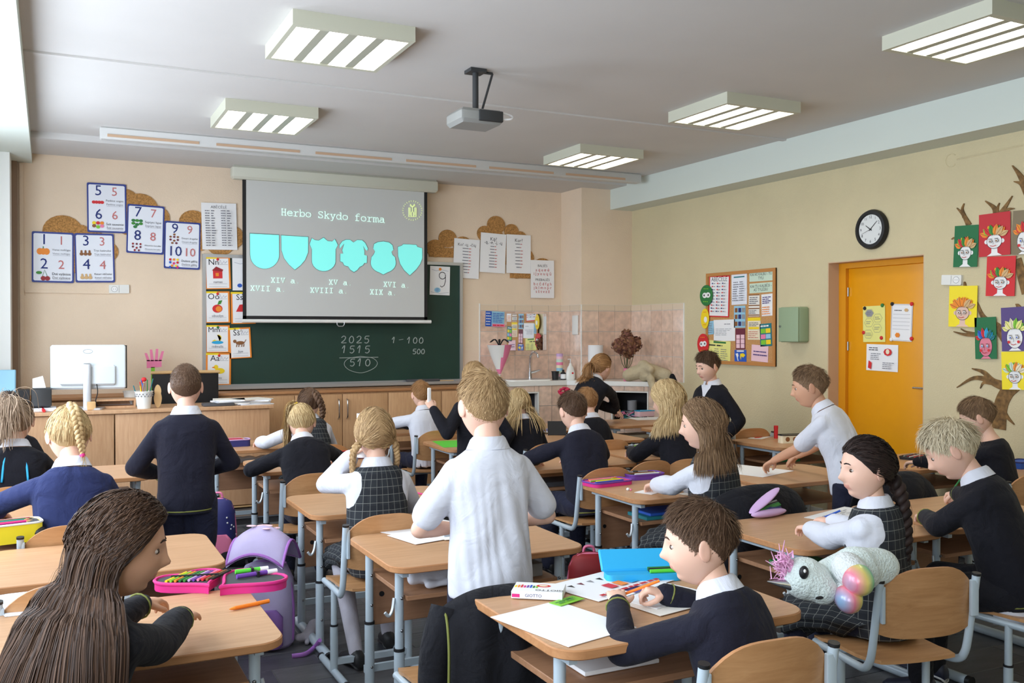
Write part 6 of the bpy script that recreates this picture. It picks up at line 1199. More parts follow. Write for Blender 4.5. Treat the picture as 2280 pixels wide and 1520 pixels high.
for i in range(16): an = i * math.pi / 8; [dot.ell((.0655 * math.cos(an + k * .2) * (.96 + .012 * k), .0655 * math.sin(an + k * .2) * (.96 + .012 * k), .098 + k * .015), (.006, .006, .006), 6, 'grey') for k in range(2)]
dot.build('cutout_pattern', pc, 60)
for i in range(14):
    an = random.random() * 6.3; r = random.random() * .04; tl_ = A(random.uniform(-.05, .05), random.uniform(-.05, .05), 0); h = random.uniform(.17, .24); MB(['yellow', 'red', 'blue', 'tan', 'teal', 'grey', 'orange', 'green'][i % 8]).cyl((r * math.cos(an), r * math.sin(an), .012), A(r * math.cos(an), r * math.sin(an), h) + tl_, .0042, 6).build('pencil', pc, 60)
MB('red').ell((0, -.01, .225), (.02, .012, .018), 10).build('red_rose_pen', pc, 60)
p = atY(351, 7.86); m = MB('tan'); m.prism([(x * .030, .075 + z * .09) for x, z in [(math.cos(a) * (1 - .22 * math.exp(-((math.sin(a) - .2) / .2) ** 2)), math.sin(a)) for a in np.arange(28) * math.pi / 14]] , -.008, .008, (A(p[0], 7.86, TZ_ + .015), X3, Z3, A(0, -1, 0))); m.build('wooden_figure', None, 40, base=True, label='flat plain wooden figure beside the pen bucket', cat='figure')
p = atY(288, 8.16); cup('flower_pot', 'white pot behind the monitor\'s right edge', 'pot', (p[0] + .02, 8.165, TZ_), .05, .068, .12, 'ceramic')
p = atY(255, 8.02); og = thing('desk_organiser', 'low wooden organiser box on the teacher\'s desk', 'box', (p[0] - .02, 8.03, TZ_)); MB('teacher_wood').box((-.15, -.08, 0), (.17, .1, .015)).box((-.15, -.08, .055), (.17, .1, .07)).box((-.15, -.08, .015), (-.135, .1, .055)).box((.155, -.08, .015), (.17, .1, .055)).box((-.135, .085, .015), (.155, .1, .055)).build('body', og, 30)
kb_ = thing('keyboard', 'pale keyboard lying before the organiser box', 'keyboard', tuple(at(262, 905) + A(0, .06, 0)), -.06); MB('lightblue').box((-.2, -.06, 0), (.2, .06, .012), bev=.004).build('case', kb_, 40); MB('paper').box((-.19, -.05, .012), (.19, .05, .018)).build('keys', kb_, 30)
p = atY(203, 7.85); MB('tan').box((p[0] - .03, 7.83, TZ_), (p[0] + .03, 7.88, TZ_ + .062), bev=.004).build('wooden_cube', None, 30, base=True, label='small wooden cube at the monitor\'s foot', cat='cube')
p = atY(72, 7.95); bo = thing('black_tray', 'black desk tidy with papers at the desk\'s window end', 'desk tidy', (p[0], 7.98, TZ_))
MB('black').box((-.10, -.1, 0), (-.02, .1, .16)).build('magazine_file', bo, 30); MB('projector_dark').box((-.01, -.08, .03), (.13, .08, .17), bev=.01).build('mesh_basket', bo, 30); MB('poster_face').box((-.0, -.12, 0), (.16, .1, .022)).build('papers', bo, 30); MB('paper').add([(.0, 0, .16), (.09, 0, .17), (.07, .02, .26), (.0, .02, .24)], [(0, 1, 2, 3)]).build('slip', bo, 0)
p = atY(8, 8.1); pr = thing('printer', 'white printer cut by the left picture edge', 'printer', (p[0] - .08, 8.06, TZ_)); MB('white_paint').box((-.2, -.17, 0), (.19, .17, .13), bev=.02).build('body', pr, 40); MB('lightblue').obox((.0, .10, .21), (1, 0, 0), nrm((0, .4, 1)), nrm((0, 1, -.4)), .32, .20, .02, bev=.008).build('paper_tray', pr, 40)
MB('red').tube(bez([at(85, 905), at(93, 912), at(98, 918)] , 4) + A(0, 0, .012), .012, 6).build('red_marker', None, 40, base=True, label='short red marker at the window end of the teacher\'s desk', cat='marker')
for i, (x0, y0, x1, mt, lab) in enumerate(((478, 896, 560, 'paper', 'white paper pile on the teacher\'s desk, left stack'), (520, 893, 608, 'poster_face', 'fanned paper pile at the teacher\'s desk\'s right end'))):
    a, b = atY(x0, 7.80), atY(x1, 7.82); t = thing('paper_pile', lab, 'papers', ((a[0] + b[0]) / 2, 7.92, TZ_), 0, 'paper piles on the teacher\'s desk'); w = (b[0] - a[0]) / 2
    for k in range(7): M_ = MB(['paper', 'poster_face', 'paper_warm', 'paper'][k % 4]); an = random.uniform(-.2, .2) * (1 + i); M_.obox(A(random.uniform(-.02, .02), random.uniform(-.02, .02), .003 + .0065 * k), A(math.cos(an), math.sin(an), 0), A(-math.sin(an), math.cos(an), 0), Z3, w * 1.7, .22, .006); M_.build('sheet', t, 0)
a = atY(452, 7.80); MB('darkgrey').box((a[0] - .0, 7.78, TZ_), (a[0] + .24, 7.90, TZ_ + .024), bev=.004).build('dark_folder', None, 30, base=True, label='dark grey folder at the edge of the teacher\'s desk', cat='folder')
a, b = Py(338, 830, 8.37), Py(487, 880, 8.37); ch = thing('teacher_chair', 'black-backed teacher\'s chair with wooden top rail', 'chair', ((a[0] + b[0]) / 2, 8.37, .075), .05); w = (b[0] - a[0]) / 2
MB('black').box((-w, -.012, .50), (w, .012, a[2] - .075), bev=.01).build('backrest', ch, 40); MB('tan').tube(bez([(-w - .01, -.0, a[2] - .075), (0, -.03, a[2] - .07), (w + .01, 0, a[2] - .075)], 6), .014, 8).build('top_rail', ch, 60); MB('black').box((-w, -.42, .42), (w, 0, .47), bev=.02).build('seat', ch, 40)
for sx in (-1, 1):
    for y in (-.4, 0): MB('tan').cyl((sx * (w - .02), y, 0), (sx * (w - .02), y, .43), .016, 8).build('leg', ch, 40)
c = Py(342, 803, 8.7); hp = thing('paper_hand', 'pink paper hand cut-out standing by the wall', 'decoration', (c[0], 8.6, .97)); m = MB('pink'); fr_ = (A(0, .0, 0), X3, Z3, A(0, -1, 0)); zc = c[2] - .97
for dx, h, sl in ((-.05, .07, -.35), (-.02, .10, -.12), (.012, .105, .05), (.042, .085, .25)): m.prism([(dx - .013, zc), (dx + .013, zc), (dx + .012 + sl * h, zc + h), (dx - .008 + sl * h, zc + h)], 0, .004, fr_)
m.prism([(-.065, zc - .06), (.055, zc - .05), (.055, zc + .01), (-.065, zc + .01)], 0, .004, fr_); m.build('hand', hp, 0); MB('lime').box((-.03, -.004, 0), (.0, .004, zc - .05)).build('stick', hp, 0)

# ================================================================== ON THE SINK COUNTER
CZ = 1.0
def on(px, Y): p = atY(px, Y); return A(p[0], Y, CZ)
p = on(1246, 8.62); cn = thing('striped_canister', 'tall pastel-striped canister standing by the sink', 'canister', tuple(p))
for k, c in enumerate(('grey', 'palepink', 'mint', 'lightblue', 'cream', 'pink', 'mint', 'palepink', 'lilac')): MB(c).lathe((0, 0, 0), [(.036, .03 * k), (.036, .03 * (k + 1))], 18).build('stripe', cn, 30)
p = on(1240, 8.54); cup('black_cup', 'small black cup before the striped canister', 'cup', p + A(-.02, 0, 0), .032, .038, .09, 'black')
p = on(1254, 8.52); t = thing('label_bottle', 'small black bottle with white label by the soap', 'bottle', tuple(p)); MB('black').lathe((0, 0, 0), [(.028, 0), (.028, .07), (.012, .085), (.012, .105), (0, .105)], 16).build('bottle', t, 40); MB('paper').lathe((0, 0, 0), [(.0285, .012), (.0285, .06)], 16).build('label_band', t, 40)
p = on(1270, 8.5); t = thing('soap_bottle', 'white soap pump bottle with red emblem', 'soap bottle', tuple(p)); m = MB('ceramic'); V, Fc = loft([(A(0, 0, z), A(1, 0, 0), A(0, 1, 0), w, d) for z, w, d in ((0, .045, .028), (.02, .052, .032), (.08, .050, .030), (.13, .032, .024), (.15, .016, .016), (.17, .014, .014))], 18); m.add(V, Fc); m.build('bottle', t, 60); MB('white').tube([(0, 0, .17), (0, 0, .215), (-.03, 0, .212)], .006, 8).build('pump', t, 60); MB('red').ell((.01, -.031, .07), (.012, .003, .010), 10).build('emblem', t, 60)
p = on(1326, 8.36); t = thing('paper_towel', 'roll of white paper towel on the corner counter', 'paper towel', tuple(p)); MB('paper').lathe((0, 0, 0), [(.078, 0), (.078, .36), (.02, .36), (.02, .345), (0, .345)], 24).build('roll', t, 40)
p = on(1395, 8.02); t = thing('dried_bouquet', 'dried brown hydrangeas in a pink vase', 'flowers', tuple(p)); MB('pink').lathe((0, 0, 0), [(.028, 0), (.032, .03), (.027, .09), (.030, .13), (.026, .13), (.022, .10), (0, .02)], 18).build('vase', t, 50)
for k, (dx, dz, r) in enumerate(((-.13, .33, .065), (-.05, .30, .07), (.02, .38, .08), (.09, .32, .07), (.15, .36, .06), (.03, .27, .07), (-.06, .38, .06), (.0, .46, .055))):
    dx *= .8; dz = .10 + dz * .78; m = MB(['dried', 'dried2'][k % 2])
    for i in range(60):
        v = rng.normal(size=3); v = v / np.linalg.norm(v) * r * A(1, 1, 1.15); u_ = nrm(rng.normal(size=3)) * .016; w_ = nrm(np.cross(u_, v)) * .016; c = A(dx, 0, dz) + v; m.add([c - u_, c - w_, c + u_, c + w_], [(0, 1, 2, 3)])
    h = m.build('flower_head', t, 0, kind='stuff'); MB(['dried2', 'dried'][k % 2]).ell((dx, 0, dz), (r * .85, r * .85, r), 10).build('flower_core', t, 60); MB('stem').tube([(0, 0, .10), (dx * .5, 0, .18), (dx, 0, dz)], .003, 5).build('stem', t, 60)
p = on(1112, 8.6); t = thing('cone_planter', 'white and pink cone planter on a low stand', 'planter', (p[0], 8.60, 1.0)); zc = .02
m = MB('pink'); n = 24; prof = [(.012, zc + .05), (.035, zc + .10), (.085, zc + .22), (.125, zc + .34), (.128, zc + .345), (.12, zc + .34), (.03, zc + .12)]
m.lathe((0, 0, 0), prof, n); 
for i in range(len(m.f) - 2):
    k = i % n; r_ = i // n
    if k in range(11, 17) and r_ >= 1 or (k in (9, 10, 17) and r_ >= 2): m.m[i] = 'ceramic'
m.build('cone', t, 40); MB('ceramic').lathe((0, 0, 0), [(.05, 0), (.05, .012), (.012, .03), (.012, zc + .055)], 16).build('stand', t, 40); MB('brown').lathe((0, 0, 0), [(.118, zc + .33), (0, zc + .34)], 16).build('soil', t, 40)
for i in range(6): an = i * 1.05; MB('dark_void').tube(bez([(0, 0, zc + .33), (.05 * math.cos(an), .05 * math.sin(an), zc + .40), (.11 * math.cos(an), .11 * math.sin(an), zc + .37)], 4), [.006] * 8 + [.002], 5).build('leaf', t, 60)
def blob(name, lab, cat, caps, mat, vox=.012, amp=.006, k=18, extra=None, base=True):
    g = Geo()
    for c in caps: g.cap(*c)
    V, Fc, N = g.rem(vox, 4); V = warp(V, N, amp, len(lab), k); off = A(V[:, 0].mean(), V[:, 1].mean(), V[:, 2].min()); o = mesh_obj(name, V - off, Fc, None, [mat], 180); o.location = off; put(o, None, lab, cat); return o
a, b, c, d = [q + A(-.12, -.02, 0) for q in (on(1420, 7.98), on(1500, 7.78), on(1455, 7.9), on(1470, 7.76))]
blob('beige_coat', 'beige fleece coat heaped on the corner counter', 'coat', [(a + A(0, 0, .06), c + A(0, 0, .12), .06, .08), (c + A(0, 0, .12), b + A(0, 0, .06), .09, .06), (c + A(0, .02, .17), d + A(0, .02, .12), .06, .05), (c + A(-.02, -.12, .04), c + A(-.0, -.20, -.13), .05, .03), (c + A(0, 0, .06), c + A(-.02, -.14, .03), .06, .05)], 'coat_beige', .010, .007, 24)
blob('black_scarf', 'black garment hanging from the counter\'s end', 'garment', [(on(1485, 7.80) + A(0, -.02, .05), on(1512, 7.72) + A(-.03, -.04, .04), .05, .045), (on(1485, 7.78) + A(0, -.10, .05), on(1500, 7.72) + A(-.02, -.14, -.06), .04, .03)], 'coat_black', .01, .006, 24)
p = Py(1258, 872, 8.30); t = thing('pink_flower', 'crimson flower on a thin stem before the tiled counter', 'flower', (p[0], 8.05, .66))
t.location = tuple(atY(1258, 7.62) + A(0, 0, .66)); zf = Py(1258, 872, 7.62)[2] - .66
for i in range(26): v = nrm(rng.normal(size=3)) * A(.05, .05, .035); MB('rose').ell(A(0, 0, zf) + v, (.02, .02, .012), 8).build('petal', t, 60)
MB('stem').tube([(0, 0, .10), (.01, 0, zf)], .004, 5).build('stem', t, 60); MB('stem').ell((.03, 0, zf - .07), (.03, .006, .015), 8).build('leaf', t, 60); MB('stem').ell((-.03, 0, zf - .09), (.03, .006, .015), 8).build('leaf', t, 60); MB('clear_plastic').lathe((0, 0, 0), [(.03, 0), (.034, .12), (.032, .12), (.028, .008), (0, .006)], 14).build('vase', t, 50)
# things inside the right niche
o = A(4.76, 8.40, 0) + dg * .65 + A(1, 1, 0) / math.sqrt(2) * .14
t = thing('niche_cup', 'grey cup inside the tiled niche', 'cup', (o[0], o[1], .58)); MB('grey').lathe((0, 0, 0), [(.045, 0), (.05, .22), (.045, .22), (.04, .01), (0, .01)], 16).build('cup', t, 40)
t = thing('cable_heap', 'tangle of coloured cords in the tiled niche', 'cords', (o[0] - .03, o[1] - .04, .582))
for i in range(14): P = [A(rng.uniform(-.13, .13), rng.uniform(-.04, .04), rng.uniform(.008, .12)) for _ in range(5)]; P = [dg * q[0] + A(.7, .7, 0) * q[1] + Z3 * q[2] for q in P]; MB(['green', 'lilac', 'grey', 'teal', 'black', 'pink'][i % 6]).tube(bez(P, 5), .006, 5).build('cord', t, 60)

# ================================================================== ON THE DESKS
DT = DH + .0005; D6Z = .7212; SZ0 = DH - .131
fc_ = [0]
def flat(name, lab, cat, tl, tr, bl, mat='paper', z=DT, th=.0012, group='papers on the pupils\' desks', off=0.):
    fc_[0] += 1; z += .0003 * (fc_[0] % 4); return Sheet(name, lab, cat, ('Z', z), tl, tr, bl, mat, off, th, group)
flat('paper_sheet', 'white sheet at the left edge beside the dark-haired girl', 'paper', (20, 1322), (108, 1312), (22, 1372)).done()
flat('paper_sheet', 'small pale sheet at the very left edge', 'paper', (-30, 1330), (20, 1322), (-28, 1380), 'poster_face').done()
s = flat('paper_sheet', 'sheet with a yellow drawing near the yellow pencil case', 'paper', (62, 1193), (128, 1178), (90, 1206)); s.ell(.5, .5, .2, .25, 'artyellow'); s.done()
flat('paper_sheet', 'white sheet corner behind the dark-haired girl\'s head', 'paper', (105, 1208), (160, 1190), (130, 1222)).done()
flat('purple_folder', 'purple plastic folder behind the yellow pencil case', 'folder', (50, 1160), (92, 1168), (50, 1184), 'purple', th=.006).done()
s = flat('paper_sheet', 'large white sheet spread before the standing polo boy', 'paper', (835, 1182), (972, 1154), (905, 1206)); s.done()
flat('paper_sheet', 'second white sheet under the spread one, turned', 'paper', (862, 1192), (1024, 1166), (925, 1212), 'paper', DT + .002).done()
flat('paper_sheet', 'third white sheet at the polo boy\'s left side', 'paper', (940, 1170), (1060, 1160), (960, 1205), 'paper_warm', DT + .004).done()
s = flat('paper_sheet', 'blank white sheet overhanging the front desk\'s corner', 'paper', (1092, 1374), (1240, 1338), (1240, 1448), 'paper', D6Z, .0015); s.done()
s = flat('drawing', 'worksheet with coloured flags and blocks on the front desk', 'drawing', (1215, 1305), (1385, 1262), (1330, 1340), 'paper', D6Z + .001)
for i in range(7): u = .12 + .12 * i; s.poly([(u, .22), (u + .06, .22), (u + .03, .34)], ['black', 'maroon', 'grey', 'black', 'brown', 'navy', 'black'][i])
for i, m_ in enumerate(('red', 'orange', 'skyblue', 'violetpaper')): s.rect(.35 + .13 * i, .52, .45 + .13 * i, .72, m_)
s.bars(.1, .82, .9, .95, 1, 'print_red', .5, .1, 9); s.done()
s = flat('drawing', 'white sheet with a violet block the boy is colouring', 'drawing', (1340, 1325), (1450, 1290), (1410, 1375), 'paper', D6Z + .003); s.rect(.35, .05, .62, .3, 'violetpaper'); s.stroke([(.0, .32), (1, .32)], .004, 'print_grey'); s.done()
flat('paper_sheet', 'white sheet under the drawing boy\'s hand', 'paper', (1375, 1340), (1480, 1315), (1430, 1382), 'paper_warm', D6Z + .002).done()
s = flat('green_card', 'small green printed card by the crayon box', 'card', (1222, 1342), (1275, 1326), (1240, 1352), 'lime', D6Z + .003); s.bars(.1, .2, .9, .8, 2, 'green', .4); s.done()
c = T(1200, 1325, D6Z); gb = thing('crayon_box', 'white box of coloured crayons lying on the front desk', 'box', tuple(c), -.62); MB('white').box((-.075, -.05, .002), (.075, .05, .024), bev=.001).build('carton', gb, 30)
m = MB(); 
for i, k in enumerate(('yellow', 'orange', 'red', 'magenta', 'purple', 'blue', 'green', 'lime')): m.box((-.072 + i * .009, -.01, .0242), (-.066 + i * .009, .012 + .004 * (i % 3), .0246), k)
m.ell((.012, .015, .0245), (.022, .014, .0006), 16, 'red'); m.ell((.012, .015, .0248), (.014, .009, .0006), 14, 'cream'); V, Fc = text2d('GIOTTO'); m.add([(.035 - x * .022, -.032 - y * .022, .0252) for x, y in V], Fc, 'print_black'); V, Fc = text2d('GIOTTO'); m.add([(-.01 + x * .013, -.0505, .012 + y * .013) for x, y in V], Fc, 'print_blue'); m.box((-.073, -.0506, .006), (-.05, -.0502, .016), 'magenta'); m.build('print', gb, 0)
s = flat('paper_sheet', 'small white slip beside the purple pencil case', 'paper', (1412, 1096), (1440, 1089), (1432, 1106)); s.done()
flat('paper_sheet', 'cream sheet by the brown-haired girl\'s elbow', 'paper', (1510, 1100), (1545, 1090), (1530, 1112), 'paper_warm').done()
s = flat('paper_sheet', 'white sheet under the toy-unicorn girl\'s pen', 'paper', (1790, 1152), (1880, 1128), (1850, 1172)); s.bars(.2, .2, .8, .6, 3, 'print_grey', .2); s.done()
flat('paper_sheet', 'long white sheet before the leaning polo boy', 'paper', (1637, 1033), (1768, 1048), (1615, 1052)).done()
flat('paper_sheet', 'white sheet beside the blonde girl in black', 'paper', (1395, 1004), (1440, 998), (1400, 1016)).done()
s = flat('picture_sheet', 'printed sheet with a blue picture on a far desk', 'picture', (1175, 958), (1222, 953), (1170, 968)); s.rect(.1, .1, .9, .75, 'blue'); s.done()
flat('green_sheet', 'bright green sheet on the desk by the standing girl', 'sheet', (962, 982), (1020, 980), (985, 996), 'neon').done()
flat('paper_sheet', 'white sheet by the pink-blue pencil case near the sink', 'paper', (1395, 930), (1465, 928), (1395, 936)).done()
s = flat('paper_sheet', 'small red-marked slip by the dog-pattern pencil case', 'paper', (1688, 970), (1718, 972), (1684, 977)); s.ell(.4, .5, .2, .3, 'red'); s.done()
flat('paper_sheet', 'white sheet on the desk by the orange door', 'paper', (2065, 1010), (2110, 1006), (2062, 1022)).done()
flat('pink_notes', 'pink and white cards beside the brown-haired girl\'s case', 'cards', (1470, 1042), (1520, 1034), (1478, 1052), 'palepink', th=.008).done()
# writing tools
def stick(name, lab, cat, a, b, r, mat, tip=None, z=DT, group='pens and pencils', cap=None):
    a, b = np.asarray(a, float), np.asarray(b, float); t = thing(name, lab, cat, tuple(a), 0, group); d = b - a; u = nrm(d); L = np.linalg.norm(d); MB(mat).cyl((0, 0, 0), u * L * .86, r, 8).build('barrel', t, 40); MB(tip or 'tan').tube([u * L * .86, u * L * .95, u * L], [r, r * .55, r * .12], 8).build('tip', t, 40)
    if cap: MB(cap).cyl(-u * .004, u * L * .3, r * 1.12, 8).build('cap', t, 40)
    return t
def lay(px0, py0, px1, py1, r, z=DT): return T(px0, py0, z + r), T(px1, py1, z + r)
stick('orange_marker', 'orange marker at the edge of the dark-haired girl\'s desk', 'marker', *lay(596, 1338, 510, 1356, .006), .006, 'orange_pen', 'orange', cap='orange_pen')
stick('pink_pencil', 'pink pencil on the braided girl\'s desk', 'pencil', *lay(922, 1095, 955, 1103, .004), .004, 'magenta')
I = PEOPLE['K20']; S, E, W = I['arm'][1]; hd = nrm(W - E); c = W + hd * .07 - A(0, 0, .022); q = nrm(R_ * .8 - A(0, 0, .45) * -.9 + F_ * .0); stick('orange_pencil', 'orange pencil held by the boy at the front desk', 'pencil', c + R_ * .045 + A(0, 0, .035), c - R_ * .10 - A(0, 0, .02), .004, 'orange_pen', 'black')
I = PEOPLE['K19']; S, E, W = I['arm'][1]; hd = nrm(W - E); c = W + hd * .065 - A(0, 0, .02); stick('blue_pen', 'blue pen held by the girl with the unicorn', 'pen', c + R_ * .09 + A(0, 0, .045), c - R_ * .06 - A(0, 0, .02), .0045, 'blue', 'navy')
I = PEOPLE['K21']; S, E, W = I['arm'][1]; hd = nrm(W - E); c = W + hd * .065 - A(0, 0, .02); stick('green_pencil', 'green pencil held by the pale blond boy', 'pencil', c + R_ * .05 + A(0, 0, .09), c - R_ * .03 - A(0, 0, .02), .004, 'green')
I = PEOPLE['K10']; S, E, W = I['arm'][-1]; c = W + nrm(W - E) * .06; MB('white').box(c + A(-.012, -.008, -.03), c + A(.012, .008, .10), bev=.004).build('white_stick', None, 40, base=True, label='white stick held up by the standing girl', cat='stick')
I = PEOPLE['K5']; S, E, W = I['arm'][-1]; c = W + nrm(W - E) * .07; m = MB('paper'); m.lathe(c - A(0, 0, .06), [(.028, 0), (.028, .20), (.025, .20), (.025, .0)], 16); m.box(c + A(-.028, -.0295, .06), c + A(.028, -.027, .09), 'pink'); m.build('paper_roll', None, 40, base=True, label='white paper roll held up by the braided girl', cat='roll')
c = T(997, 1193, DT + .005); MB('clear_plastic').box(c - A(.022, .014, .004), c + A(.022, .014, .014), bev=.003).box(c - A(.012, .008, .0), c + A(.016, .008, .016), 'navy').build('pencil_sharpener', None, 30, base=True, label='clear pencil sharpener on the spread papers', cat='sharpener')
c = T(1014, 1208, DT); MB('black').box(c - A(.02, .009, 0), c + A(.02, .009, .014), bev=.003).build('eraser', None, 30, base=True, label='small black eraser on the polo boy\'s desk', cat='eraser')
c = T(1398, 1092, DT); t = thing('bead_charm', 'tiny bead charm beside the purple pencil case', 'charm', tuple(c)); MB('white').ell((0, 0, .008), (.009, .009, .008), 10).build('bead', t, 60); MB('pink').ell((.012, -.01, .006), (.006, .006, .006), 8).build('bead', t, 60)
# pencil cases
def zipcase(name, lab, c, rz, w, d, h, mat, trim, open_=True, fill=(), group='pencil cases', shape=None, lid=None):
    t = thing(name, lab, 'pencil case', tuple(c), rz, group); P = shape or rrect(-w, -d, w, d, min(w, d) * .55, 6); m = MB(mat)
    m.prism(P, 0, h * .96); m.build('body', t, 40)
    pi = [(x * .93, y * .9) for x, y in P]
    if open_: MB('felt_grey').prism(pi, h * .965, h * .985).build('inside', t, 40)
    MB(trim).tube([(x, y, h) for x, y in P], .0045, 6, closed=True).build('zip_edge', t, 60)
    for i, cfill in enumerate(fill):
        y = -d * .62 + 1.25 * d * i / max(1, len(fill) - 1); L = w * random.uniform(.55, .8); o = random.uniform(-.15, .15) * w; st = MB(cfill).cyl((-L + o, y, h + .004), (L * .8 + o, y + random.uniform(-.01, .01), h + .004), .0042, 7); st.cyl((L * .8 + o, y, h + .004), (L + o, y, h + .004), .004, 7, 'tan', .001); st.build('pencil', t, 40)
    if lid:
        lm = MB(mat); off = lid; lm.prism([(x + off[0], y + off[1]) for x, y in P], 0, h * .5); lm.build('lid', t, 40); MB('felt_grey').prism([(x + off[0], y + off[1]) for x, y in pi], h * .5, h * .53).build('lid_lining', t, 40); MB(trim).tube([(x + off[0], y + off[1], h * .55) for x, y in P], .005, 6, closed=True).build('zip_edge', t, 60)
    return t
heart = [(.105 * (16 * math.sin(a) ** 3) / 16, .10 * (13 * math.cos(a) - 5 * math.cos(2 * a) - 2 * math.cos(3 * a) - math.cos(4 * a)) / 15) for a in np.linspace(0, 2 * math.pi, 32, endpoint=False)]
c = T(486, 1308, DT); hc_ = thing('heart_pencil_case', 'open pink-edged heart-shaped pencil case with grey lining', 'pencil case', tuple(c), -.25, 'pencil cases')
for dx, dy, an, k in ((-.085, .03, .55, 1.05), (.10, -.01, -.75, 1.1)):
    ca, sa = math.cos(an), math.sin(an); P = [(dx + k * (x * ca - y * sa), dy + k * (x * sa + y * ca)) for x, y in heart]; MB('magenta').prism(P, 0, .026).build('half_shell', hc_, 40); MB('felt_grey').prism([(dx + (x - dx) * .93, dy + (y - dy) * .93) for x, y in P], .027, .0285).build('lining', hc_, 40); MB('magenta').tube([(x, y, .028) for x, y in P], .006, 6, closed=True).build('zip_edge', hc_, 60)
for i, k in enumerate(('yellow', 'lime', 'orange', 'green', 'leafgreen', 'lilac', 'purple', 'pink', 'red', 'brown', 'black')): x = -.16 + i * .014; MB(k).cyl((x, -.02, .034), (x + .05, .085, .034), .0048, 7).cyl((x + .05, .085, .034), (x + .054, .094, .034), .0045, 7, 'tan', .001).build('pencil', hc_, 40)
MB('black').box((-.15, .02, .036), (.0, .028, .042)).build('elastic_band', hc_, 0)
for x0, y0, x1, y1, k in ((.05, .045, .155, .075, 'neon'), (.06, -.02, .185, .035, 'purple')): MB(k).cyl((x0, y0, .038), (x1 * .75 + x0 * .25, y1 * .75 + y0 * .25, .038), .0075, 10).cyl((x1 * .75 + x0 * .25, y1 * .75 + y0 * .25, .038), (x1, y1, .038), .0078, 10, 'white').build('marker', hc_, 40); MB('black').obox(((x0 + x1) / 2, (y0 + y1) / 2, .038), nrm((x1 - x0, y1 - y0, 0)), nrm((y0 - y1, x1 - x0, 0)), Z3, .008, .03, .018).build('elastic_loop', hc_, 30)
c = T(18, 1205, DT); yc = zipcase('yellow_pencil_case', 'yellow and black round-ended pencil case full of felt pens', c, .2, .12, .062, .075, 'artyellow', 'white', True, ('magenta', 'red', 'teal', 'green', 'darkred')); MB('black').ell((.105, -.035, .03), (.03, .04, .025), 10).build('black_patch', yc, 60)
zipcase('navy_pencil_case', 'navy oval pencil case with lilac zip beside the standing boy in navy', A(1.22, 7.08, DT), 0., .105, .05, .05, 'navy', 'lilac', True, ('red', 'black', 'pink'))
zipcase('purple_pencil_case', 'open purple and pink pencil case with pens at the left corner', T(1352, 1078, DT), .12, .135, .075, .022, 'magenta', 'purple', False, ('blue', 'yellow', 'lime', 'pink', 'orange'), lid=None)
zipcase('purple_case_lid', 'purple lid half of the open pencil case with pens', T(1432, 1064, DT), -.05, .115, .065, .028, 'purple', 'purple', True, ('white', 'brown', 'grey'))
zipcase('flowered_pencil_case', 'red and violet patterned pencil case by the blonde ponytail girl', A(1.80, 6.05, DT), .2, .09, .05, .045, 'maroon', 'purple', True, ('magenta', 'red'))
t = zipcase('dog_pencil_case', 'grey-white pencil case with dog pictures', T(1765, 985, DT), -.25, .11, .035, .06, 'cream', 'black', False)
for i in range(3): MB('brown').ell((-.06 + i * .06, -.0355, .03), (.018, .002, .018), 10).build('dog_print', t, 60)
c = A(5.13, 5.72, DT); t = thing('glue_stick', 'red glue stick standing behind the dog-pattern case', 'glue stick', tuple(c)); MB('red').lathe((0, 0, 0), [(.016, 0), (.016, .075), (.017, .075), (.017, .10), (0, .10)], 14).build('tube', t, 40)
zipcase('flamingo_case', 'pink and light blue pencil case before the niche', T(1437, 926, DT), .0, .11, .045, .055, 'palepink', 'skyblue', True, ('lightblue',))
zipcase('black_flat_case', 'flat open black pencil case with red pens near the door', T(2035, 1020, DT), .3, .11, .06, .014, 'black', 'black', True, ('red', 'white', 'darkred', 'grey'))
zipcase('blue_case', 'bright blue pencil case at the right picture edge', T(2272, 1040, DT), .2, .09, .05, .04, 'blue', 'navy', False)
zipcase('dark_case', 'flat dark pencil case beside the blonde girl in black', T(1420, 998, DT), .1, .10, .04, .02, 'black', 'darkgrey', True, ('lime', 'grey', 'white'))
zipcase('green_case', 'dark green case on the shelf under the dog-pattern case', A(4.98, 5.42, SZ0), -.2, .09, .035, .035, 'artgreen', 'black', False)
# open blue zip case on the front desk
c = T(1430, 1288, D6Z); bc = thing('blue_zip_case', 'bright blue open zip case at the back of the front desk', 'pencil case', tuple(c), -.35, 'pencil cases'); m = MB('skyblue')
m.prism(rrect(-.12, -.035, .12, .035, .02), 0, .022); m.build('body', bc, 40); MB('skyblue').obox((-.01, .045, .05), nrm((1, .0, .0)), nrm((0, .7, .7)), nrm((0, -.7, .7)), .235, .08, .012, bev=.005).build('lid', bc, 40)
for i, k in enumerate(('neon', 'black', 'green')): MB(k).cyl((.02, -.02 + i * .016, .028), (.11, -.015 + i * .016, .028), .006, 8).build('marker', bc, 40)
# lilac open case
c = T(1712, 1150, DT); lc = thing('lilac_pencil_case', 'soft lilac pencil case gaping open with green pencils', 'pencil case', tuple(c), .15, 'pencil cases')
m = MB('lilac'); m.ell((0, 0, .018), (.115, .034, .018), 18); m.build('lower_shell', lc, 60); a_ = math.radians(27); Mr = np.array([[math.cos(a_), 0, -math.sin(a_)], [0, 1, 0], [math.sin(a_), 0, math.cos(a_)]])
m = MB('lilac'); m.ell((-.105 + .11 * math.cos(a_), .02, .022 + .11 * math.sin(a_)), (.11, .032, .010), 18, M=Mr); m.build('upper_flap', lc, 60)
MB('navy').ell((.03, .01, .03), (.07, .018, .014), 12).build('inside', lc, 60)
for i, k in enumerate(('green', 'leafgreen', 'green', 'black', 'grey')): MB(k).cyl((-.05, .0 + i * .006, .03 + i * .004), (.085, .004 + i * .006, .045 + i * .004), .004, 7).build('pencil', lc, 40)
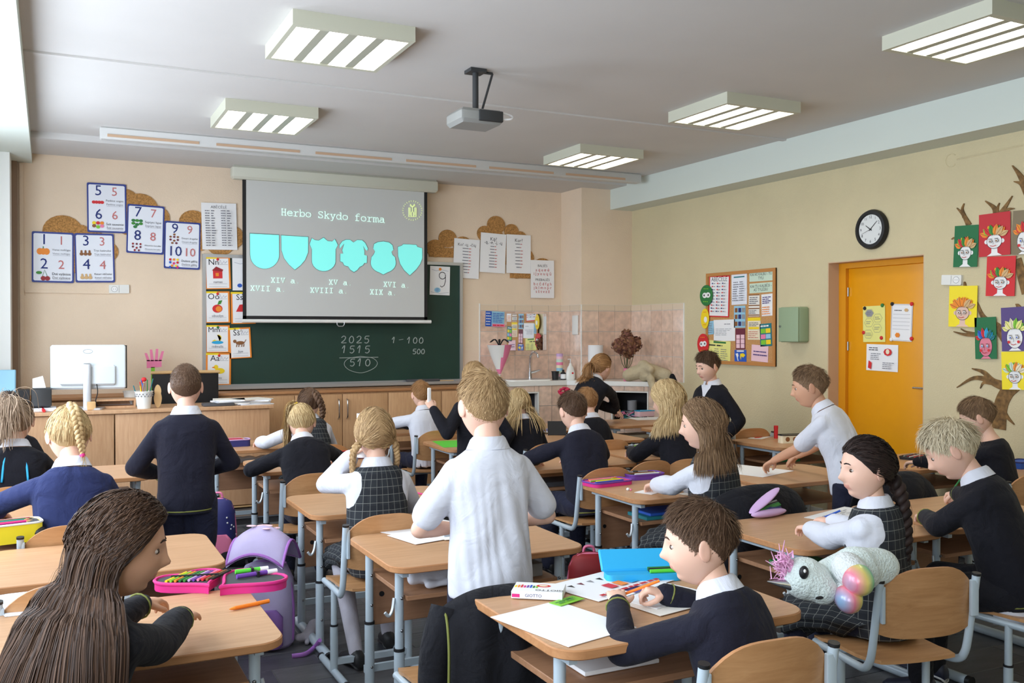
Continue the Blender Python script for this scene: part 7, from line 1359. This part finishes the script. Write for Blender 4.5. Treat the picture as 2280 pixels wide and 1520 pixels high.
# bags on desks
blob('black_bag', 'crumpled black bag on the white-shirted boy\'s desk', 'bag', [(T(885, 945, .70), T(915, 945, .70), .04, .045), (T(890, 935, .74), T(912, 936, .73), .03, .035)], 'coat_black', .010, .008, 30)
c = T(1175, 940, DT); t = thing('mesh_bag', 'black see-through pencil bag with metal rim', 'bag', tuple(c)); MB('black').box((-.10, -.04, 0), (.10, .04, .085), bev=.025).build('body', t, 40); MB('alu').tube(bez([(-.09, -.045, .02), (-.09, -.045, .08), (0, -.048, .095), (.09, -.045, .08), (.09, -.045, .02)], 5), .003, 6).build('rim', t, 60)
c = T(1240, 968, DT); MB('black').obox(c + A(0, 0, .055), R_, nrm(F_ * .5 + Z3), nrm(F_ - Z3 * .5), .15, .12, .008).build('tablet', None, 30, base=True, label='dark tablet propped up before the boy on folded arms', cat='tablet')
# on the shelves under desk tops
SZ = DH - .1315
def shelf_item(lab, px, py, dims, mat, name='book', cat='book'): c = A(px, py, SZ if 'front desk' not in lab else SZ * .72 / DH + .0015); return MB(mat).box(c - A(dims[0] / 2, 0, 0), c + A(dims[0] / 2, dims[1], dims[2]), bev=.002).build(name, None, 30, base=True, label=lab, cat=cat, group='things on desk shelves')
shelf_item('teal book on the shelf under the purple pencil case', 2.88, 4.02, (.26, .18, .018), 'teal'); c = A(2.90, 4.03, SZ + .0185); MB('blue').box(c - A(.12, 0, 0), c + A(.13, .17, .014), bev=.002).build('book', None, 30, base=True, label='blue notebook on top of the teal shelf book', cat='book', group='things on desk shelves')
shelf_item('green-edged book on the shelf of the lilac case desk', 2.80, 2.84, (.22, .2, .022), 'green'); shelf_item('dark tray on the shelf of the braided girl\'s desk', 1.62, 4.36, (.34, .2, .03), 'darkgrey', 'tray', 'tray'); shelf_item('pale book on the shelf near the sink', 4.80, 7.18, (.3, .2, .03), 'cream')
shelf_item('dark grey book on the shelf behind the standing polo boy', 2.88, 5.16, (.3, .2, .03), 'darkgrey'); shelf_item('white papers on the front desk\'s shelf', 1.40, 2.16, (.24, .14, .012), 'paper', 'papers', 'papers'); shelf_item('grey plastic tray on the shelf right of the polo boy', 1.66, 3.30, (.2, .2, .05), 'grey', 'tray', 'tray')
c = A(1.40, 3.34, SZ); blob('cloth_bag', 'white and lilac cloth bag stuffed on the shelf under the spread papers', 'bag', [(c + A(-.16, .02, .04), c + A(.12, .02, .045), .03, .03), (c + A(-.15, .10, .05), c + A(.1, .10, .05), .03, .03), (c + A(-.12, -.03, .02), c + A(.08, -.03, .03), .02, .02)], 'white_cotton', .008, .005, 40)
c = A(1.32, 6.98, SZ); blob('plastic_bag', 'crumpled clear plastic bag on the navy-case desk\'s shelf', 'bag', [(c + A(-.1, .05, .035), c + A(.12, .05, .03), .03, .03)], 'clear_plastic', .008, .007, 40)
# ================================================================== JACKETS OVER CHAIRS
def jacket(lab, ch, mat='coat_black', piping=True, drop=.42, w=.225, sl=True, group='black jackets over chair backs'):
    t = thing('jacket', lab, 'jacket', tuple(ch.location), ch.rotation_euler.z, group); t.scale = ch.scale
    prof = [(.0 - .14, .46), (-.165, .60), (-.19, .70), (-.215, .762), (-.25, .785), (-.285, .765), (-.315, .69), (-.33, .58), (-.335, .45), (-.33, .34), (-.325, .74 - drop)]
    nu = 25; V = []
    for k, dth in ((0, 0.), (1, .016)):
        for i, (y, z) in enumerate(prof):
            for j in range(nu):
                u = -1 + 2 * j / (nu - 1); sag = .055 * abs(u) ** 2.6 * (1 if 1 < i < 7 else .6); fold = .012 * math.sin(u * 9 + i * .5) * min(1, max(0, (i - 4)) / 3); yy = y + (.03 * (1 - u * u) * (-1)) + fold - (dth if i > 3 else -dth * .6); wid = w * (1 + .10 * max(0, i - 5) / 5)
                V.append((u * wid, yy, z - sag - dth * (1.0 if i in (3, 4, 5) else 0)))
    n = nu * len(prof); Fc = []
    for i in range(len(prof) - 1):
        for j in range(nu - 1): a = i * nu + j; Fc += [(a, a + 1, a + nu + 1, a + nu), (n + a, n + a + nu, n + a + nu + 1, n + a + 1)]
    bd = list(range(nu)) + [i * nu + nu - 1 for i in range(1, len(prof))] + [(len(prof) - 1) * nu + j for j in range(nu - 2, -1, -1)] + [i * nu for i in range(len(prof) - 2, 0, -1)]
    for k in range(len(bd)): a, b = bd[k], bd[(k + 1) % len(bd)]; Fc.append((b, a, n + a, n + b))
    MB(mat).add(V, Fc).build('body', t, 180)
    if sl:
        for sx in (-1, 1): MB(mat).tube(bez([(sx * (w - .02), -.24, .72), (sx * (w + .025), -.26, .60), (sx * (w + .03), -.25, .42), (sx * (w + .01), -.24, .30)], 5), list(np.linspace(.05, .04, 16)), 10).build('sleeve', t, 180)
    if piping:
        P = np.array([V[i * nu] for i in range(len(prof))]) + A(-.004, -.004, 0); MB('hem_olive').tube(bez(P[4:], 3), .004, 5).build('piping', t, 180)
jacket('black jacket with yellow piping over the foreground chair', CH['K6'], drop=.62, w=.168)
jacket('black jacket over the plaid-vest girl\'s chair', CH['K16'], piping=False, sl=False)
jacket('black jacket over the chair before the leaning polo boy', CH['K18'], piping=False, sl=False)
# ================================================================== BAGS ON THE FLOOR
def backpack(name, lab, c, rz, w, d, h, mat, trim, pocket, flap=None, dots_=None, group='school bags'):
    t = thing(name, lab, 'school bag', tuple(c), rz, group); m = MB(mat)
    V, Fc = loft([(A(0, 0, z), A(1, 0, 0), A(0, 1, 0), w * k, d * k2) for z, k, k2 in ((.0, .9, .9), (.02, 1, 1), (h * .5, 1, 1), (h * .8, .95, .9), (h * .95, .75, .65), (h, .4, .4))], 24); m.add(V, Fc); m.build('body', t, 60)
    V, Fc = loft([(A(0, -d * .95, z), A(1, 0, 0), A(0, 1, 0), w * k, d * .35) for z, k in ((.015, .75), (.03, .85), (h * .40, .85), (h * .48, .6))], 20); m = MB(pocket); m.add(V, Fc); m.build('front_pocket', t, 60)
    MB(trim).tube(bez([(-w * .98, -.01, .03), (-w * 1.0, -.01, h * .5), (-w * .75, -.01, h * .9), (0, -.01, h * 1.0), (w * .75, -.01, h * .9), (w, -.01, h * .5), (w * .98, -.01, .03)], 5), .007, 6).build('zip_edge', t, 60)
    MB(trim).tube(bez([(-.03, d * .5, h * .96), (-.02, d * .5, h * 1.06), (.02, d * .5, h * 1.06), (.03, d * .5, h * .96)], 4), .008, 6).build('handle', t, 60)
    for sx in (-1, 1): MB(trim).tube(bez([(sx * w * .4, d, h * .92), (sx * w * .5, d * 1.6, h * .6), (sx * w * .6, d * 1.3, h * .2), (sx * w * .7, d, .06)], 5), .012, 6).build('strap', t, 60)
    if dots_:
        for i in range(24): an = rng.uniform(math.pi * 1.05, math.pi * 1.95); z = rng.uniform(.05, h * .75); MB(dots_[i % len(dots_)]).ell((w * 1.0 * math.cos(an), d * 1.0 * math.sin(an) * 1.02, z), (.006, .006, .006), 6).build('dot', t, 60)
    return t
c = Pz(650, 1405, 0); lb = backpack('lilac_school_bag', 'lilac school bag with raised unicorn-print flap beside a desk leg', (.93, 4.56, 0), -.55, .135, .10, .40, 'bag_lilac', 'bag_trim', 'bag_violet')
nu, nv = 13, 9; V = []
for j in range(nv):
    for i in range(nu):
        u = -1 + 2 * i / (nu - 1); v = j / (nv - 1); V.append((u * .135, .10 - .26 * v, .42 + .20 * math.sin(v * 2.3) * (1 - .25 * u * u) - .10 * v * v - .02 * u * u))
V2 = [(x, y, z - .010) for x, y, z in V]; n = nu * nv; Fc = []
for j in range(nv - 1):
    for i in range(nu - 1): a = j * nu + i; Fc += [(a, a + 1, a + nu + 1, a + nu)[::-1], (n + a, n + a + nu, n + a + nu + 1, n + a + 1)[::-1]]
bd = list(range(nu)) + [j * nu + nu - 1 for j in range(1, nv)] + [(nv - 1) * nu + i for i in range(nu - 2, -1, -1)] + [j * nu for j in range(nv - 2, 0, -1)]
for k in range(len(bd)): a, b = bd[k], bd[(k + 1) % len(bd)]; Fc.append((a, b, n + b, n + a))
MB('bag_lilac').add(V + V2, Fc).build('flap', lb, 60); MB('bag_trim').tube([V[k] for k in bd], .007, 6, closed=True).build('flap_edge', lb, 60)
m = MB('palepink'); 
for x, y, r in ((0, -.02, .04), (.05, .0, .02), (-.05, -.06, .025), (.03, -.08, .02)): m.ell((x, y, .42 + .20 * math.sin((.10 - y) / .26 * 2.3) - .10 * ((.10 - y) / .26) ** 2 + .001), (r, r * .7, .003), 12)
m.build('flap_print', lb, 60, kind='stuff')
MB('teal').lathe((-.10, -.11, .06), [(.03, 0), (.032, .12), (.02, .15), (.02, .19), (.0, .19)], 14).build('drink_bottle', lb, 50); MB('white').lathe((-.10, -.11, .245), [(.024, 0), (.024, .018), (0, .02)], 14).build('bottle_cap', lb, 50)
backpack('pink_school_bag', 'crimson-lined pink school bag under the purple-case desk', tuple(Pz(1325, 1392, 0) + A(0, .05, 0)), -.4, .12, .09, .36, 'darkred', 'pink', 'pink')
backpack('black_dotted_bag', 'black school bag with white dots under the purple-case desk', tuple(Pz(1400, 1380, 0) + A(.12, .1, 0)), -.5, .15, .11, .34, 'black', 'darkgrey', 'black', dots_=['white', 'pink'])
backpack('pink_striped_bag', 'dark school bag with pink and white front beside the standing boy', tuple(Pz(482, 1262, 0) + A(.02, .1, 0)), -.3, .12, .09, .42, 'navy', 'pink', 'pink', dots_=['white'])
backpack('grey_pink_bag', 'pale pink bag on the floor behind the braided girl', (2.40, 6.45, 0), .2, .13, .1, .34, 'palepink', 'lilac', 'palepink')
c = Pz(520, 1262, 0); blob('black_floor_bag', 'black bag lying on the floor by the aisle', 'bag', [(c + A(-.10, .12, .07), c + A(.08, .1, .06), .07, .065), (c + A(-.05, .02, .05), c + A(.1, .02, .05), .05, .05)], 'coat_black', .012, .006, 24)
MB('black').tube(bez([c + A(.08, .05, .05), Pz(560, 1275, .02), Pz(598, 1290, .012)], 6), .010, 6).build('bag_strap', None, 60, base=True, label='loose black strap trailing over the floor tiles', cat='strap')
MB('bag_trim').tube(bez([Pz(650, 1460, .008), Pz(680, 1455, .012), Pz(700, 1440, .02), Pz(712, 1425, .07)], 6), .010, 6).build('purple_strap', None, 60, base=True, label='purple strap end lying by the desk foot', cat='strap')
c = Pz(690, 1432, 0); blob('soft_toy', 'small grey soft toy lying on the floor by the lilac bag', 'toy', [(c + A(-.05, .03, .025), c + A(.0, .04, .025), .02, .022), (c + A(.0, .04, .03), c + A(.05, .1, .05), .028, .035), (c + A(.0, .02, .018), c + A(-.02, -.02, .014), .014, .012)], 'tights_grey', .006, .002, 40)
Sheet('paper_scrap', 'torn white paper scrap on the floor', 'scrap', ('Z', .0015), (765, 1392), (782, 1386), (772, 1397), 'paper', 0, .001).done()
# ================================================================== TOY UNICORN
m_, N_, L_, b_ = nt('rainbow'); tc = N_.new('ShaderNodeTexCoord'); sp = N_.new('ShaderNodeSeparateXYZ'); L_.new(tc.outputs['Object'], sp.inputs[0]); ma = N_.new('ShaderNodeMath'); ma.operation = 'MULTIPLY_ADD'; ma.inputs[1].default_value = 9.; ma.inputs[2].default_value = .2; L_.new(sp.outputs[0], ma.inputs[0]); a2 = N_.new('ShaderNodeMath'); a2.operation = 'FRACT'; L_.new(ma.outputs[0], a2.inputs[0]); cr = N_.new('ShaderNodeValToRGB'); L_.new(a2.outputs[0], cr.inputs[0]); L_.new(cr.outputs[0], b_.inputs['Base Color']); b_.inputs['Roughness'].default_value = .3; b_.inputs['Metallic'].default_value = .2
cr.color_ramp.elements[0].color = lin((236, 130, 160)); cr.color_ramp.elements[1].color = lin((236, 150, 170))
for p_, c_ in ((.25, (240, 220, 130)), (.5, (140, 214, 170)), (.75, (120, 190, 230))): e_ = cr.color_ramp.elements.new(p_); e_.color = lin(c_)
UD = 2.98; P_ = lambda x, y, d=0.: Pd(x, y, UD + d)
base = P_(1850, 1330); un = thing('toy_unicorn', 'pastel plush unicorn with silver horn and rainbow feet on girl\'s lap', 'toy', tuple(base))
def ub(caps, mat, nm, vox=.008, amp=.0015):
    g = Geo()
    for c in caps: g.cap(*c)
    V, Fc, N = g.rem(vox, 4); V = warp(V, N, amp, 3, 40); o = mesh_obj(nm, V - base, Fc, None, [mat], 180); put(o, un)
ub([(P_(1792, 1287), P_(1806, 1292), .070, .066), (P_(1818, 1300, -.02), P_(1832, 1312, -.03), .054, .048), (P_(1845, 1285, .05), P_(1905, 1268, .06), .060, .078), (P_(1900, 1262, .06), P_(1960, 1262, .10), .070, .06)], 'plush', 'body')
ub([(P_(1885, 1262, -.02), P_(1905, 1285, -.06), .052, .050)], 'plush_white', 'leg'); ub([(P_(1880, 1310, 0), P_(1888, 1325, -.05), .045, .045)], 'plush_white', 'leg')
ub([(P_(1908, 1288, -.07), P_(1912, 1293, -.085), .050, .048)], 'rainbow', 'foot'); ub([(P_(1888, 1330, -.06), P_(1890, 1336, -.075), .046, .044)], 'rainbow', 'foot')
d = MB('chrome'); d.tube([P_(1762, 1302, -.02) - base, P_(1742, 1299, -.02) - base, P_(1708, 1294, -.02) - base], [.018, .013, .002], 10); d.build('horn', un, 60)
d = MB('black'); d.ell(P_(1790, 1274, -.062) - base, (.017, .012, .021), 12); d.ell(P_(1792, 1271, -.073) - base, (.005, .004, .006), 8, 'white'); d.build('eye', un, 60)
d = MB('black'); d.ell(P_(1826, 1330, -.072) - base, (.02, .006, .005), 8); d.build('mouth', un, 60)
n = 160; c0 = P_(1757, 1272); p0 = c0 + rng.normal(size=(n, 3)) * A(.011, .011, .02); dv = -R_ * .6 + Z3 * .5; Pm = np.stack([p0 + (dv + rng.normal(size=(n, 3)) * .5) * .032 * t_ for t_ in (0, .5, 1)], 1); Vm = []; Fm = []
mm = MB('mane')
for k in range(n): mm.tube(Pm[k] - base, [.004, .003, .001], 4)
mm.build('mane', un, 60, kind='stuff')
bpy.data.scenes.remove(TMP)
